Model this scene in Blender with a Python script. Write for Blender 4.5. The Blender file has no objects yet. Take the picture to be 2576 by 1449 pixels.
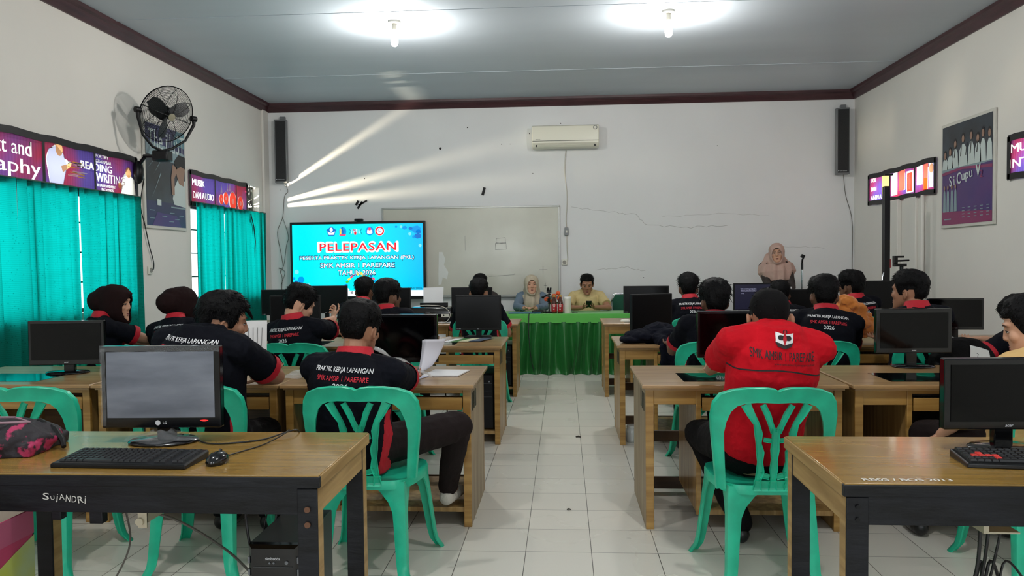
import bpy, bmesh, math, random
from math import sin, cos, pi, radians as rad, sqrt, exp, atan2
from mathutils import Vector, Matrix, noise
from mathutils.bvhtree import BVHTree
V = Vector
random.seed(7)
SC = bpy.context.scene
COL = SC.collection

# ---------------- camera, world, lights, exposure ----------------
def make_camera():
    F, VX, VY, ROLL, CH = 1950.0, 1417.0, 658.0, 0.008, 1.35
    v = V(((VX-1288)/F, -(VY-724.5)/F, -1)).normalized()
    up = V((-sin(ROLL), cos(ROLL), 0))
    z = (up - v*up.dot(v)).normalized()
    x = v.cross(z)
    M = Matrix((x, v, z))                       # world = M @ cam
    cam = bpy.data.cameras.new('camera'); ob = bpy.data.objects.new('camera', cam); COL.objects.link(ob)
    ob.matrix_world = Matrix.Translation((0, 0, CH)) @ M.to_4x4()
    cam.sensor_fit = 'HORIZONTAL'; cam.sensor_width = 36.0; cam.lens = 36.0*F/2576
    cam.clip_start = 0.05; cam.clip_end = 200
    SC.camera = ob
make_camera()
def srgb(r, g, b):
    f = lambda c: (c/255/12.92) if c/255 <= 0.04045 else ((c/255+0.055)/1.055)**2.4
    return (f(r), f(g), f(b), 1.0)
W = bpy.data.worlds.new('sky'); SC.world = W; W.use_nodes = True
W.node_tree.nodes['Background'].inputs[0].default_value = (0.85, 0.93, 1.0, 1)
W.node_tree.nodes['Background'].inputs[1].default_value = 2.2
SC.view_settings.view_transform = 'Standard'; SC.view_settings.look = 'None'
SC.view_settings.gamma = 1.0; SC.view_settings.use_curve_mapping = False
SC.view_settings.exposure = 0.22
try:
    SC.cycles.max_bounces = 8; SC.cycles.diffuse_bounces = 5; SC.cycles.glossy_bounces = 4
    SC.cycles.transmission_bounces = 6; SC.cycles.transparent_max_bounces = 10
    SC.cycles.sample_clamp_indirect = 6.0; SC.cycles.caustics_reflective = False; SC.cycles.caustics_refractive = False
except Exception: pass

def area(name, loc, aim, sx, sy, power, color=(1, 1, 1)):
    l = bpy.data.lights.new(name, 'AREA'); l.shape = 'RECTANGLE'; l.size = sx; l.size_y = sy
    l.energy = power; l.color = color
    o = bpy.data.objects.new(name, l); COL.objects.link(o); o.location = loc
    o.rotation_euler = (V(aim)-V(loc)).to_track_quat('-Z', 'Y').to_euler()
    return o
XL, XR, YB, YR, ZC = -4.168, 3.914, 10.75, -3.2, 3.60      # room: left, right, back, rear, ceiling
# daylight standing outside each window opening
area('daylight_window_left_near', (XL-0.75, 5.3, 1.75), (XL, 5.3, 1.7), 4.4, 2.2, 38, (0.95, 1.0, 1.0))
area('daylight_window_left_far', (XL-0.75, 9.4, 1.75), (XL, 9.4, 1.7), 2.6, 2.2, 26, (0.95, 1.0, 1.0))
area('daylight_window_right_far', (XR+0.45, 9.35, 2.25), (XR, 9.35, 2.2), 2.2, 0.9, 60)
area('daylight_window_right_near', (XR+0.45, 5.2, 2.25), (XR, 5.2, 2.2), 4.2, 0.9, 90)
area('daylight_rear_left', (-1.9, YR-0.35, 1.75), (-1.9, 2, 1.5), 1.9, 1.6, 46, (0.93, 0.97, 1.0))
area('daylight_rear_right', (1.9, YR-0.35, 1.75), (1.9, 2, 1.5), 1.9, 1.6, 46, (0.93, 0.97, 1.0))
def bulb_light(name, loc, e, r=0.03, color=(1.0, 0.96, 0.90)):
    l = bpy.data.lights.new(name, 'POINT'); l.energy = e; l.shadow_soft_size = r; l.color = color
    o = bpy.data.objects.new(name, l); COL.objects.link(o); o.location = loc
BULBS = [(-1.55, 7.2, 3.40), (0.965, 7.15, 3.41), (-1.55, 2.2, 3.40), (0.965, 2.2, 3.41)]
for i, b in enumerate(BULBS): bulb_light('bulb_light', (b[0], b[1], b[2]-0.09), 62, 0.06)
# sun glancing off something bright outside, through the bare transom pane beside the back wall
sp = bpy.data.lights.new('sun_glint_outside', 'SPOT'); sp.energy = 330; sp.spot_size = rad(120); sp.spot_blend = 0.5
sp.shadow_soft_size = 0.005; sp.color = (1.0, 0.86, 0.62)
so = bpy.data.objects.new('sun_glint_outside', sp); COL.objects.link(so); so.location = (XL-0.275, 10.15, 2.13)
so.rotation_euler = V((1.0, 0.5, 0.35)).to_track_quat('-Z', 'Y').to_euler()

s2 = bpy.data.lights.new('sun_glint_ceiling', 'SPOT'); s2.energy = 110; s2.spot_size = rad(46); s2.spot_blend = 0.8; s2.shadow_soft_size = 0.02; s2.color = (1.0, 0.86, 0.66)
s2o = bpy.data.objects.new('sun_glint_ceiling', s2); COL.objects.link(s2o); s2o.location = (XL-0.232, 10.50, 1.90)
s2o.rotation_euler = (V((-3.30, 9.45, 3.6))-V(s2o.location)).to_track_quat('-Z', 'Y').to_euler()

# ---------------- material helper ----------------
MATS = {}
def mat(name, col, rough=0.5, metal=0.0, spec=0.5, var=0.0, vscale=6.0, bump=0.0, bscale=40.0, coat=0.0,
        emis=None, estr=0.0, trans=0.0, alpha=1.0, stretch=(1, 1, 1), rvar=0.0, col2=None, sheen=0.0):
    if name in MATS: return MATS[name]
    m = bpy.data.materials.new(name); m.use_nodes = True; MATS[name] = m
    nt = m.node_tree; N = nt.nodes; L = nt.links; b = N['Principled BSDF']
    c = col if len(col) == 4 else srgb(*col)
    b.inputs['Base Color'].default_value = c; b.inputs['Roughness'].default_value = rough
    b.inputs['Metallic'].default_value = metal; b.inputs['Specular IOR Level'].default_value = spec
    if coat: b.inputs['Coat Weight'].default_value = coat; b.inputs['Coat Roughness'].default_value = 0.08
    if sheen: b.inputs['Sheen Weight'].default_value = sheen
    if emis: b.inputs['Emission Color'].default_value = srgb(*emis); b.inputs['Emission Strength'].default_value = estr
    if trans: b.inputs['Transmission Weight'].default_value = trans
    if alpha < 1: b.inputs['Alpha'].default_value = alpha
    if var or bump or rvar or col2:
        tc = N.new('ShaderNodeTexCoord'); mp = N.new('ShaderNodeMapping'); L.new(tc.outputs['Object'], mp.inputs[0])
        mp.inputs['Scale'].default_value = stretch
        n = N.new('ShaderNodeTexNoise'); n.inputs['Scale'].default_value = vscale; n.inputs['Detail'].default_value = 6
        L.new(mp.outputs[0], n.inputs['Vector'])
        if var or col2:
            r = N.new('ShaderNodeMix'); r.data_type = 'RGBA'
            c2 = srgb(*col2) if col2 else tuple(x*(1-var) for x in c[:3])+(1,)
            cr = N.new('ShaderNodeMapRange'); cr.inputs[1].default_value = 0.35; cr.inputs[2].default_value = 0.65
            L.new(n.outputs['Fac'], cr.inputs[0]); L.new(cr.outputs[0], r.inputs[0])
            r.inputs[6].default_value = c; r.inputs[7].default_value = c2
            L.new(r.outputs[2], b.inputs['Base Color'])
        if rvar:
            mr = N.new('ShaderNodeMapRange'); mr.inputs[3].default_value = max(0, rough-rvar); mr.inputs[4].default_value = rough+rvar
            L.new(n.outputs['Fac'], mr.inputs[0]); L.new(mr.outputs[0], b.inputs['Roughness'])
        if bump:
            n2 = N.new('ShaderNodeTexNoise'); n2.inputs['Scale'].default_value = bscale; n2.inputs['Detail'].default_value = 5
            L.new(mp.outputs[0], n2.inputs['Vector'])
            bp = N.new('ShaderNodeBump'); bp.inputs['Strength'].default_value = bump; bp.inputs['Distance'].default_value = 0.01
            L.new(n2.outputs['Fac'], bp.inputs['Height']); L.new(bp.outputs[0], b.inputs['Normal'])
    return m

# ---------------- geometry helper ----------------
class G:
    def __init__(s): s.v = []; s.f = []; s.m = []
    def add(s, vs, fs, mi=0):
        o = len(s.v); s.v += [V(p) for p in vs]; s.f += [tuple(i+o for i in f) for f in fs]; s.m += [mi]*len(fs); return s
    def box(s, x0, x1, y0, y1, z0, z1, mi=0):
        return s.add([(x0,y0,z0),(x1,y0,z0),(x1,y1,z0),(x0,y1,z0),(x0,y0,z1),(x1,y0,z1),(x1,y1,z1),(x0,y1,z1)],
            [(0,3,2,1),(4,5,6,7),(0,1,5,4),(1,2,6,5),(2,3,7,6),(3,0,4,7)], mi)
    def obox(s, c, h, R=None, mi=0):                 # oriented box, half sizes h
        g = G().box(-h[0],h[0],-h[1],h[1],-h[2],h[2])
        R = R or Matrix.Identity(3); c = V(c)
        return s.add([R@p+c for p in g.v], g.f, mi)
    def rings(s, rs, closed=True, cap0=True, cap1=True, mi=0):
        n = len(rs[0]); vs = [p for r in rs for p in r]; fs = []
        for i in range(len(rs)-1):
            for j in range(n if closed else n-1):
                a = i*n+j; b = i*n+(j+1) % n
                fs.append((a, b, b+n, a+n))
        if closed and cap0: fs.append(tuple(range(n-1, -1, -1)))
        if closed and cap1: fs.append(tuple((len(rs)-1)*n+j for j in range(n)))
        return s.add(vs, fs, mi)
    def cyl(s, p0, p1, r0, r1=None, n=12, mi=0, cap=True):
        p0, p1 = V(p0), V(p1); r1 = r0 if r1 is None else r1
        d = (p1-p0).normalized(); a = d.orthogonal().normalized(); b = d.cross(a)
        cs = [(cos(2*pi*k/n), sin(2*pi*k/n)) for k in range(n)]
        return s.rings([[p+(a*c+b*q)*r for c, q in cs] for p, r in ((p0, r0), (p1, r1))], mi=mi, cap0=cap, cap1=cap)
    def capsule(s, p0, p1, r0, r1, n=12, mi=0, flat=1.0, side=None):
        p0, p1 = V(p0), V(p1); d = (p1-p0); L = d.length
        d = d/L if L > 1e-6 else V((0, 0, 1))
        a = (side - d*side.dot(d)).normalized() if side else d.orthogonal().normalized(); b = d.cross(a)
        cs = [(cos(2*pi*k/n), sin(2*pi*k/n)*flat) for k in range(n)]; rs = []
        for t in (-89, -60, -30, 0): rs.append((p0+d*r0*sin(rad(t)), r0*cos(rad(t))))
        for t in (0, 30, 60, 89): rs.append((p1+d*r1*sin(rad(t)), r1*cos(rad(t))))
        return s.rings([[p+(a*c+b*q)*r for c, q in cs] for p, r in rs], mi=mi)
    def tube(s, pts, r, n=6, mi=0, closed=False, cap=True):
        pts = [V(p) for p in pts]; N = len(pts); rr = r if isinstance(r, (list, tuple)) else [r]*N
        T = [(pts[(i+1) % N if closed else min(i+1, N-1)]-pts[(i-1) % N if closed else max(i-1, 0)]).normalized() for i in range(N)]
        a = T[0].orthogonal().normalized(); rs = []
        for i in range(N):
            a = (a-T[i]*a.dot(T[i])).normalized(); b = T[i].cross(a)
            rs.append([pts[i]+(a*cos(2*pi*k/n)+b*sin(2*pi*k/n))*rr[i] for k in range(n)])
        if closed: rs.append(rs[0])
        return s.rings(rs, cap0=cap and not closed, cap1=cap and not closed, mi=mi)
    def lathe(s, prof, c=(0, 0, 0), n=20, mi=0, sx=1, sy=1):
        c = V(c)
        return s.rings([[c+V((max(r,1e-4)*cos(2*pi*k/n)*sx, max(r,1e-4)*sin(2*pi*k/n)*sy, z)) for k in range(n)] for r, z in prof], mi=mi)
    def sph(s, c, r, R=None, n=14, mi=0):
        r = r if isinstance(r, (tuple, list, Vector)) else (r, r, r); R = R or Matrix.Identity(3); c = V(c)
        rs = []
        m = max(6, n//2+1)
        for i in range(m):
            t = -pi/2+pi*(i+0.02*(1 if i == 0 else (-1 if i == m-1 else 0)))/(m-1)
            rs.append([R@V((cos(t)*cos(2*pi*k/n)*r[0], cos(t)*sin(2*pi*k/n)*r[1], sin(t)*r[2]))+c for k in range(n)])
        return s.rings(rs, mi=mi)
    def sheet(s, fn, nu, nv, mi=0):                 # fn(u,v) -> point
        vs = [fn(i/nu, j/nv) for j in range(nv+1) for i in range(nu+1)]
        fs = [(j*(nu+1)+i, j*(nu+1)+i+1, (j+1)*(nu+1)+i+1, (j+1)*(nu+1)+i) for j in range(nv) for i in range(nu)]
        return s.add(vs, fs, mi)
    def xf(s, M):
        s.v = [M@p for p in s.v]; return s
    def obj(s, name, mats, parent=None, smooth=35, bevel=0.0, solid=0.0):
        me = bpy.data.meshes.new(name); me.from_pydata([tuple(p) for p in s.v], [], s.f)
        mats = mats if isinstance(mats, (list, tuple)) else [mats]
        for m in mats: me.materials.append(m)
        if len(mats) > 1: me.polygons.foreach_set('material_index', s.m)
        return mkobj(name, me, parent, smooth, bevel, solid)
def mkobj(name, me, parent=None, smooth=35, bevel=0.0, solid=0.0):
    if smooth:
        me.shade_smooth()
        if smooth < 180: me.set_sharp_from_angle(angle=rad(smooth))
    o = bpy.data.objects.new(name, me); COL.objects.link(o)
    if parent: o.parent = parent
    if solid:
        md = o.modifiers.new('solid', 'SOLIDIFY'); md.thickness = solid; md.offset = 0
    if bevel:
        md = o.modifiers.new('bevel', 'BEVEL'); md.width = bevel; md.segments = 2; md.limit_method = 'ANGLE'; md.angle_limit = rad(40)
    return o
def tag(o, label, cat, group=None, kind=None):
    o['label'] = label; o['category'] = cat
    if group: o['group'] = group
    if kind: o['kind'] = kind
    return o
def thing(name, label, cat, loc=(0, 0, 0), rz=0.0, group=None):
    o = bpy.data.objects.new(name, None); COL.objects.link(o); o.location = loc; o.rotation_euler = (0, 0, rz)
    o.empty_display_size = 0.05
    return tag(o, label, cat, group)
def struct(o): o['kind'] = 'structure'; return o
CH = {}
def copy_tree(o, parent=None):
    c = o.copy(); COL.objects.link(c)
    if parent: c.parent = parent
    for ch in [x for x in o.children]: copy_tree(ch, c)
    return c
def clone(root, loc, rz, label, group=None):
    c = copy_tree(root); c.location = loc; c.rotation_euler = (0, 0, rz); c['label'] = label
    if group: c['group'] = group
    return c

_TC = {}
def text2d(s, size=1.0, bold=0.0, shear=0.0, space=1.0, sx=1.0):
    """filled flat lettering, centred on the origin -> (verts, faces, width, height)"""
    k = (s, size, bold, shear, space, sx)
    if k in _TC: return _TC[k]
    cu = bpy.data.curves.new('t', 'FONT'); cu.body = s; cu.size = size; cu.offset = bold; cu.shear = shear
    cu.space_character = space; cu.resolution_u = 3; cu.fill_mode = 'FRONT'; cu.align_x = 'CENTER'
    ob = bpy.data.objects.new('t', cu); COL.objects.link(ob)
    dg = bpy.context.evaluated_depsgraph_get(); e = ob.evaluated_get(dg)
    me = bpy.data.meshes.new_from_object(e)
    vs = [V((v.co.x*sx, v.co.y, 0)) for v in me.vertices]; fs = [tuple(p.vertices) for p in me.polygons]
    bpy.data.objects.remove(ob); bpy.data.curves.remove(cu); bpy.data.meshes.remove(me)
    x0 = min(v.x for v in vs); x1 = max(v.x for v in vs); y0 = min(v.y for v in vs); y1 = max(v.y for v in vs)
    c = V(((x0+x1)/2, (y0+y1)/2, 0)); vs = [v-c for v in vs]
    _TC[k] = (vs, fs, x1-x0, y1-y0); return _TC[k]
def put_text(g, s, o, ux, uy, width=None, height=None, bold=0.0, shear=0.0, space=1.0, mi=0):
    """write s on g centred at o; ux,uy unit axes; weight is added by small offsets"""
    vs, fs, w, h = text2d(s, 1.0, 0.0, shear, space)
    kx = (width/w) if width else (height/h); ky = (height/h) if height else kx
    o, ux, uy = V(o), V(ux), V(uy); r = abs(bold)*ky*(1 if bold > 0 else 0)
    dirs = [(0, 0)] if r == 0 else ([(-r, 0), (r, 0)] if bold < .035 else [(r*cos(a*pi/4), r*sin(a*pi/4)) for a in range(8)])
    nz = ux.cross(uy)*.00012
    for q, (dx, dy) in enumerate(dirs): g.add([o+ux*(v.x*kx+dx)+uy*(v.y*ky+dy)+nz*q for v in vs], fs, mi)
    return g
def disc2(g, c, ux, uy, rx, ry=None, n=24, mi=0, a0=0.0):
    ry = ry or rx; c, ux, uy = V(c), V(ux), V(uy)
    return g.add([c+ux*rx*cos(a0+2*pi*k/n)+uy*ry*sin(a0+2*pi*k/n) for k in range(n)], [tuple(range(n))], mi)
def poly2(g, pts, o, ux, uy, mi=0):
    o, ux, uy = V(o), V(ux), V(uy)
    return g.add([o+ux*x+uy*y for x, y in pts], [tuple(range(len(pts)))], mi)

# ---------------- the room ----------------
def wall_mat(name, c, streak=True):
    m = mat(name, c, rough=0.62, spec=0.3, bump=0.12, bscale=14, var=0.05, vscale=0.9)
    return m
M_wall = wall_mat('wall_paint', (228, 225, 219))
M_wallb = wall_mat('wall_paint_back', (230, 231, 232))
M_ceil = mat('ceiling_panel_paint', (184, 194, 204), rough=0.42, spec=0.4, var=0.10, vscale=0.7, stretch=(0.35, 1.6, 1), bump=0.25, bscale=1.3)
M_crown = mat('maroon_moulding', (70, 38, 44), rough=0.4, spec=0.5, var=0.35, vscale=4, stretch=(1, 1, 8), bump=0.15, bscale=30)
M_black = mat('black_plastic', (9, 10, 12), rough=0.34, spec=0.35)
M_blackm = mat('black_matte_plastic', (12, 13, 15), rough=0.55, spec=0.3)
M_white = mat('white_plastic', (222, 220, 208), rough=0.4)
M_metal = mat('brushed_metal', (150, 152, 155), rough=0.35, metal=0.9)

def tile_mat():
    m = bpy.data.materials.new('floor_tiles'); m.use_nodes = True; nt = m.node_tree; N = nt.nodes; L = nt.links; b = N['Principled BSDF']
    tc = N.new('ShaderNodeTexCoord'); mp = N.new('ShaderNodeMapping'); L.new(tc.outputs['Object'], mp.inputs[0])
    mp.inputs['Location'].default_value = (-0.120/0.3055, -3.568/0.3055, 0); mp.inputs['Scale'].default_value = (1/0.3055, 1/0.3055, 1)
    br = N.new('ShaderNodeTexBrick'); br.offset = 0.0; br.squash = 1.0
    br.inputs['Scale'].default_value = 1.0; br.inputs['Brick Width'].default_value = 1.0; br.inputs['Row Height'].default_value = 1.0
    br.inputs['Mortar Size'].default_value = 0.0052; br.inputs['Mortar Smooth'].default_value = 0.1
    br.inputs['Color1'].default_value = srgb(224, 221, 211); br.inputs['Color2'].default_value = srgb(217, 214, 204)
    br.inputs['Mortar'].default_value = srgb(70, 66, 60); br.inputs['Bias'].default_value = 0.0
    L.new(mp.outputs[0], br.inputs['Vector'])
    n = N.new('ShaderNodeTexNoise'); n.inputs['Scale'].default_value = 1.1; n.inputs['Detail'].default_value = 4; L.new(tc.outputs['Object'], n.inputs['Vector'])
    mx = N.new('ShaderNodeMix'); mx.data_type = 'RGBA'; mx.blend_type = 'MULTIPLY'; mx.inputs[0].default_value = 0.18
    L.new(br.outputs['Color'], mx.inputs[6])
    cr = N.new('ShaderNodeValToRGB'); cr.color_ramp.elements[0].position = 0.25; cr.color_ramp.elements[0].color = (0.86, 0.85, 0.82, 1); cr.color_ramp.elements[1].position = 0.62
    L.new(n.outputs['Fac'], cr.inputs[0]); L.new(cr.outputs[0], mx.inputs[7]); L.new(mx.outputs[2], b.inputs['Base Color'])
    mr = N.new('ShaderNodeMapRange'); mr.inputs[3].default_value = 0.22; mr.inputs[4].default_value = 0.34
    L.new(n.outputs['Fac'], mr.inputs[0]); L.new(mr.outputs[0], b.inputs['Roughness'])
    bp = N.new('ShaderNodeBump'); bp.inputs['Strength'].default_value = 0.25; bp.inputs['Distance'].default_value = 0.002; bp.invert = True
    L.new(br.outputs['Fac'], bp.inputs['Height']); L.new(bp.outputs[0], b.inputs['Normal'])
    return m
struct(G().box(XL-0.3, XR+0.3, YR-0.3, YB+0.3, -0.12, 0.0).obj('floor', tile_mat(), smooth=0))
struct(G().box(XL-0.3, XR+0.3, YR-0.3, YB+0.3, ZC, ZC+0.1).obj('ceiling', M_ceil, smooth=0))
g = G()
for y in (0.2, 2.6, 5.0, 6.93, 9.2):                  # faint joints of the ceiling boards
    g.box(XL, XR, y-0.012, y+0.012, ZC-0.004, ZC)
struct(g.obj('trim_1', M_ceil, smooth=0))
struct(G().box(XL-0.3, XR+0.3, YB, YB+0.15, 0, ZC).obj('wall_back', M_wallb, smooth=0))
def holed_wall(name, x0, x1, holes, m):               # side wall (thin in x) with openings (y0,y1,z0,z1)
    g = G(); y = YR-0.15
    for (a, b, c, d) in holes:
        g.box(x0, x1, y, a, 0, ZC); g.box(x0, x1, a, b, 0, c); g.box(x0, x1, a, b, d, ZC); y = b
    g.box(x0, x1, y, YB+0.15, 0, ZC)
    return struct(g.obj(name, m, smooth=0))
WL = [(3.70, 7.27, 0.95, 2.35), (8.46, 10.44, 0.95, 2.41)]
WR = [(3.4, 7.04, 2.04, 2.38), (8.47, 10.18, 2.05, 2.38)]
holed_wall('wall_left', XL-0.18, XL, WL, M_wall)
holed_wall('wall_right', XR, XR+0.18, WR, M_wall)
g = G(); xs = [(-2.85, -0.95), (0.95, 2.85)]; x = XL-0.18
for a, b in xs:
    g.box(x, a, YR-0.15, YR, 0, ZC); g.box(a, b, YR-0.15, YR, 0, 0.95); g.box(a, b, YR-0.15, YR, 2.55, ZC); x = b
g.box(x, XR+0.18, YR-0.15, YR, 0, ZC); struct(g.obj('wall_rear', M_wall, smooth=0))
# crown moulding: stepped profile run along three walls
prof = [(0, -0.115), (0.018, -0.115), (0.03, -0.09), (0.045, -0.075), (0.06, -0.045), (0.088, -0.03), (0.095, 0), (0, 0)]
def crown(name, p0, p1, inward):
    p0, p1, n = V(p0), V(p1), V(inward)
    d = (p1-p0).normalized()
    r = lambda p, e: [p+n*a+V((0, 0, b))+d*(a*e) for a, b in prof]
    return struct(G().rings([r(p0, 1), r(p1, -1)]).obj(name, M_crown, smooth=30))
crown('trim_back', (XL, YB, ZC), (XR, YB, ZC), (0, -1, 0))
crown('trim_left', (XL, YR, ZC), (XL, YB, ZC), (1, 0, 0))
crown('trim_right', (XR, YR, ZC), (XR, YB, ZC), (-1, 0, 0))
# corner pier of the left wall + boxed pipe run on the right wall
struct(G().box(XL, XL+0.035, 10.56, YB, 0, ZC-0.1).obj('trim_2', M_wall, smooth=0, bevel=0.01))
g = G(); g.box(XR-0.05, XR, 9.28, 9.56, 0, 2.03); g.box(XR-0.03, XR, 8.86, 9.16, 0, 2.03); g.cyl((XR-0.025, 8.70, 0), (XR-0.025, 8.70, 2.03), 0.02)
struct(g.obj('trim_3', M_wall, bevel=0.006))

# hairline cracks, nail holes and smudges on the back wall
M_crack = mat('crack_line', (150, 148, 144), rough=0.9); M_hole = mat('dark_hole', (40, 38, 36), rough=0.9)
def crack(name, pts, r=0.0022, seed=0, m=None):
    random.seed(seed); P = []
    for i in range(len(pts)-1):
        a, b = V(pts[i]), V(pts[i+1])
        for k in range(8):
            t = k/8; P.append(a.lerp(b, t)+V((random.uniform(-.012, .012), 0, random.uniform(-.014, .014))))
    g = G(); g.tube(P, r, n=4)
    return struct(g.obj(name, m or M_crack))
yb = YB-0.0005
crack('wall_crack', [(0.12, yb, 2.10), (0.7, yb, 2.02), (1.0, yb, 1.98), (1.15, yb, 1.83), (1.75, yb, 1.80), (2.3, yb, 1.83)], seed=3)
crack('wall_crack', [(0.45, yb, 1.22), (0.85, yb, 1.27), (1.15, yb, 1.20)], seed=5)
crack('wall_crack', [(1.35, yb, 1.95), (2.0, yb, 1.98), (2.9, yb, 1.95)], 0.0015, seed=9)
crack('wall_crack', [(2.95, yb, 1.52), (3.6, yb, 1.50)], 0.0015, seed=11)
g = G()
for x, z, r in ((-1.698, 2.94, .02), (-2.77, 2.54, .008), (-1.31, 3.22, .01), (-0.72, 2.98, .006), (-0.84, 2.98, .007), (-0.02, 3.25, .009), (-.45, 3.12, .009), (-3.97, 2.4, .006), (-.41, 2.57, .006), (2.1, 2.9, .006), (1.1, 1.12, .006)):
    g.add([(x+r*cos(a*pi/4)*random.uniform(.7, 1.2), YB-0.002, z+r*sin(a*pi/4)*random.uniform(.7, 1.2)) for a in range(8)], [tuple(range(8))])
struct(g.obj('wall_mark', M_hole, smooth=0))

# ---------------- windows, curtains, banners ----------------
M_frame = mat('window_frame_paint', (60, 70, 66), rough=0.5)
M_glass = mat('window_glass', (240, 250, 250), rough=0.02, trans=1.0, spec=0.3)
def window(n, x, side, y0, y1, z0, z1, transom, cols):
    """frame, mullions, transom bar and panes standing in the opening"""
    xo = x-side*0.12
    e = bpy.data.objects.new('window_%d' % n, None); COL.objects.link(e); e['kind'] = 'structure'
    g = G(); t = 0.03
    for a, b, c, d in ((y0, y1, z0, z0+t), (y0, y1, z1-t, z1), (y0, y0+t, z0, z1), (y1-t, y1, z0, z1)): g.box(xo-.03, xo+.03, a, b, c, d)
    if transom: g.box(xo-.03, xo+.03, y0, y1, transom-.03, transom+.03)
    for k in range(1, cols):
        yy = y0+(y1-y0)*k/cols; g.box(xo-.025, xo+.025, yy-.022, yy+.022, z0, z1)
    if z1-z0 > 1:
        for k in range(1, 4):
            zz = z0+(transom-z0)*k/4; g.box(xo+side*.03-.006, xo+side*.03+.006, y0, y1, zz-.007, zz+.007)
    f = g.obj('window_frame', M_frame, e); f['kind'] = 'structure'
    return e
window(1, XL, 1, *WL[0], 2.0, 5); window(2, XL, 1, *WL[1], 2.03, 3)
window(3, XR, -1, *WR[0], None, 5); window(4, XR, -1, *WR[1], None, 3)
for i, (a, b) in enumerate(xs):
    g = G(); y = YR-0.08
    for p in ((a, b, .95, 1.0), (a, b, 2.5, 2.55), (a, a+.05, .95, 2.55), (b-.05, b, .95, 2.55), ((a+b)/2-.03, (a+b)/2+.03, .95, 2.55)): g.box(p[0], p[1], y-.03, y+.03, p[2], p[3])
    struct(g.obj('window_%d' % (5+i), M_frame))

def cloth_translucent(name, col, tcol, dots=True, tw=0.6):
    m = bpy.data.materials.new(name); m.use_nodes = True; nt = m.node_tree; N = nt.nodes; L = nt.links
    N.remove(N['Principled BSDF']); out = N['Material Output']
    d = N.new('ShaderNodeBsdfDiffuse'); t = N.new('ShaderNodeBsdfTranslucent'); mx = N.new('ShaderNodeMixShader')
    mx.inputs[0].default_value = tw; L.new(d.outputs[0], mx.inputs[1]); L.new(t.outputs[0], mx.inputs[2]); L.new(mx.outputs[0], out.inputs[0])
    tc = N.new('ShaderNodeTexCoord')
    if dots:
        vo = N.new('ShaderNodeTexVoronoi'); vo.inputs['Scale'].default_value = 34; L.new(tc.outputs['Object'], vo.inputs['Vector'])
        wv = N.new('ShaderNodeTexWave'); wv.bands_direction = 'Z'; wv.inputs['Scale'].default_value = 22; wv.inputs['Distortion'].default_value = 1.0; L.new(tc.outputs['Object'], wv.inputs['Vector'])
        mr = N.new('ShaderNodeMapRange'); mr.inputs[1].default_value = 0.10; mr.inputs[2].default_value = 0.22; mr.inputs[3].default_value = 0.62; L.new(vo.outputs['Distance'], mr.inputs[0])
        m2 = N.new('ShaderNodeMapRange'); m2.inputs[3].default_value = 0.84; m2.inputs[4].default_value = 1.0; L.new(wv.outputs['Fac'], m2.inputs[0])
        mu = N.new('ShaderNodeMath'); mu.operation = 'MULTIPLY'; L.new(mr.outputs[0], mu.inputs[0]); L.new(m2.outputs[0], mu.inputs[1])
        for sh, c in ((d, col), (t, tcol)):
            vm = N.new('ShaderNodeVectorMath'); vm.operation = 'SCALE'; vm.inputs[0].default_value = srgb(*c)[:3]; L.new(mu.outputs[0], vm.inputs['Scale']); L.new(vm.outputs[0], sh.inputs['Color'])
    else:
        d.inputs['Color'].default_value = srgb(*col); t.inputs['Color'].default_value = srgb(*tcol)
    return m
M_curt = cloth_translucent('teal_curtain_cloth', (30, 128, 112), (0, 174, 164))
M_hem = mat('curtain_rod_cord', (60, 90, 80), rough=0.6)
def curtain(name, label, y0, y1, z0, z1, folds, seed, x=XL+0.045, amp=0.022, slits=()):
    random.seed(seed); ph = [random.uniform(0, 6.28) for _ in range(6)]
    e = thing(name, label, 'curtain', (x, (y0+y1)/2, z0), 0, 'teal curtains along the left windows')
    w = y1-y0
    def fn(u, v):
        s = u*w; f = s*folds*2*pi+ph[0]+0.9*sin(s*3+ph[1])+.25*sin(v*3+ph[5])
        md = .5+.5*sin(s*folds*1.7+ph[3]); edge = min(1, u*8, (1-u)*8)
        d = amp*(.5+.7*md)*(0.55+0.45*(1-v)**0.5)*sin(f) + 0.3*amp*sin(s*folds*13+ph[2]+v*2)
        dy = -edge*md*(.9/(folds*2*pi))*sin(2*f)*(.8+.4*(1-v)) + 0.012*edge*sin(v*5+ph[4]+s*2)*(1-v)
        return V((d, -w/2+s+dy, v*(z1-z0)))
    nu = int(w*150)
    g = G().sheet(fn, nu, 30)
    g.obj('cloth_panel', M_curt, e, smooth=180)
    G().tube([(0.0, -w/2-.01, z1-z0+.005), (0.0, w/2+.01, z1-z0+.005)], 0.006).obj('curtain_wire', M_hem, e)
    return e
grp = 0
curtain('curtain', 'teal curtain panel hanging at the near left window, left edge of view', 3.62, 5.60, 0.47, 2.02, 4.2, 1)
curtain('curtain', 'wide teal curtain panel left of the bright vertical slit in the near window', 5.63, 6.36, 0.47, 2.02, 5.5, 2)
curtain('curtain', 'teal curtain panel between the bright slit and the outlet wall pier', 6.385, 7.36, 0.47, 2.02, 5.0, 3)
curtain('curtain', 'narrow teal curtain panel right after the white slit beside the blue poster', 8.49, 9.22, 0.47, 2.06, 6.0, 4)
curtain('curtain', 'middle teal curtain panel under the red speaker banner', 9.235, 9.80, 0.47, 2.05, 6.5, 5)
curtain('curtain', 'teal curtain panel nearest the back corner under the bare window pane', 9.81, 10.545, 0.47, 2.06, 5.5, 6)

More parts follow.
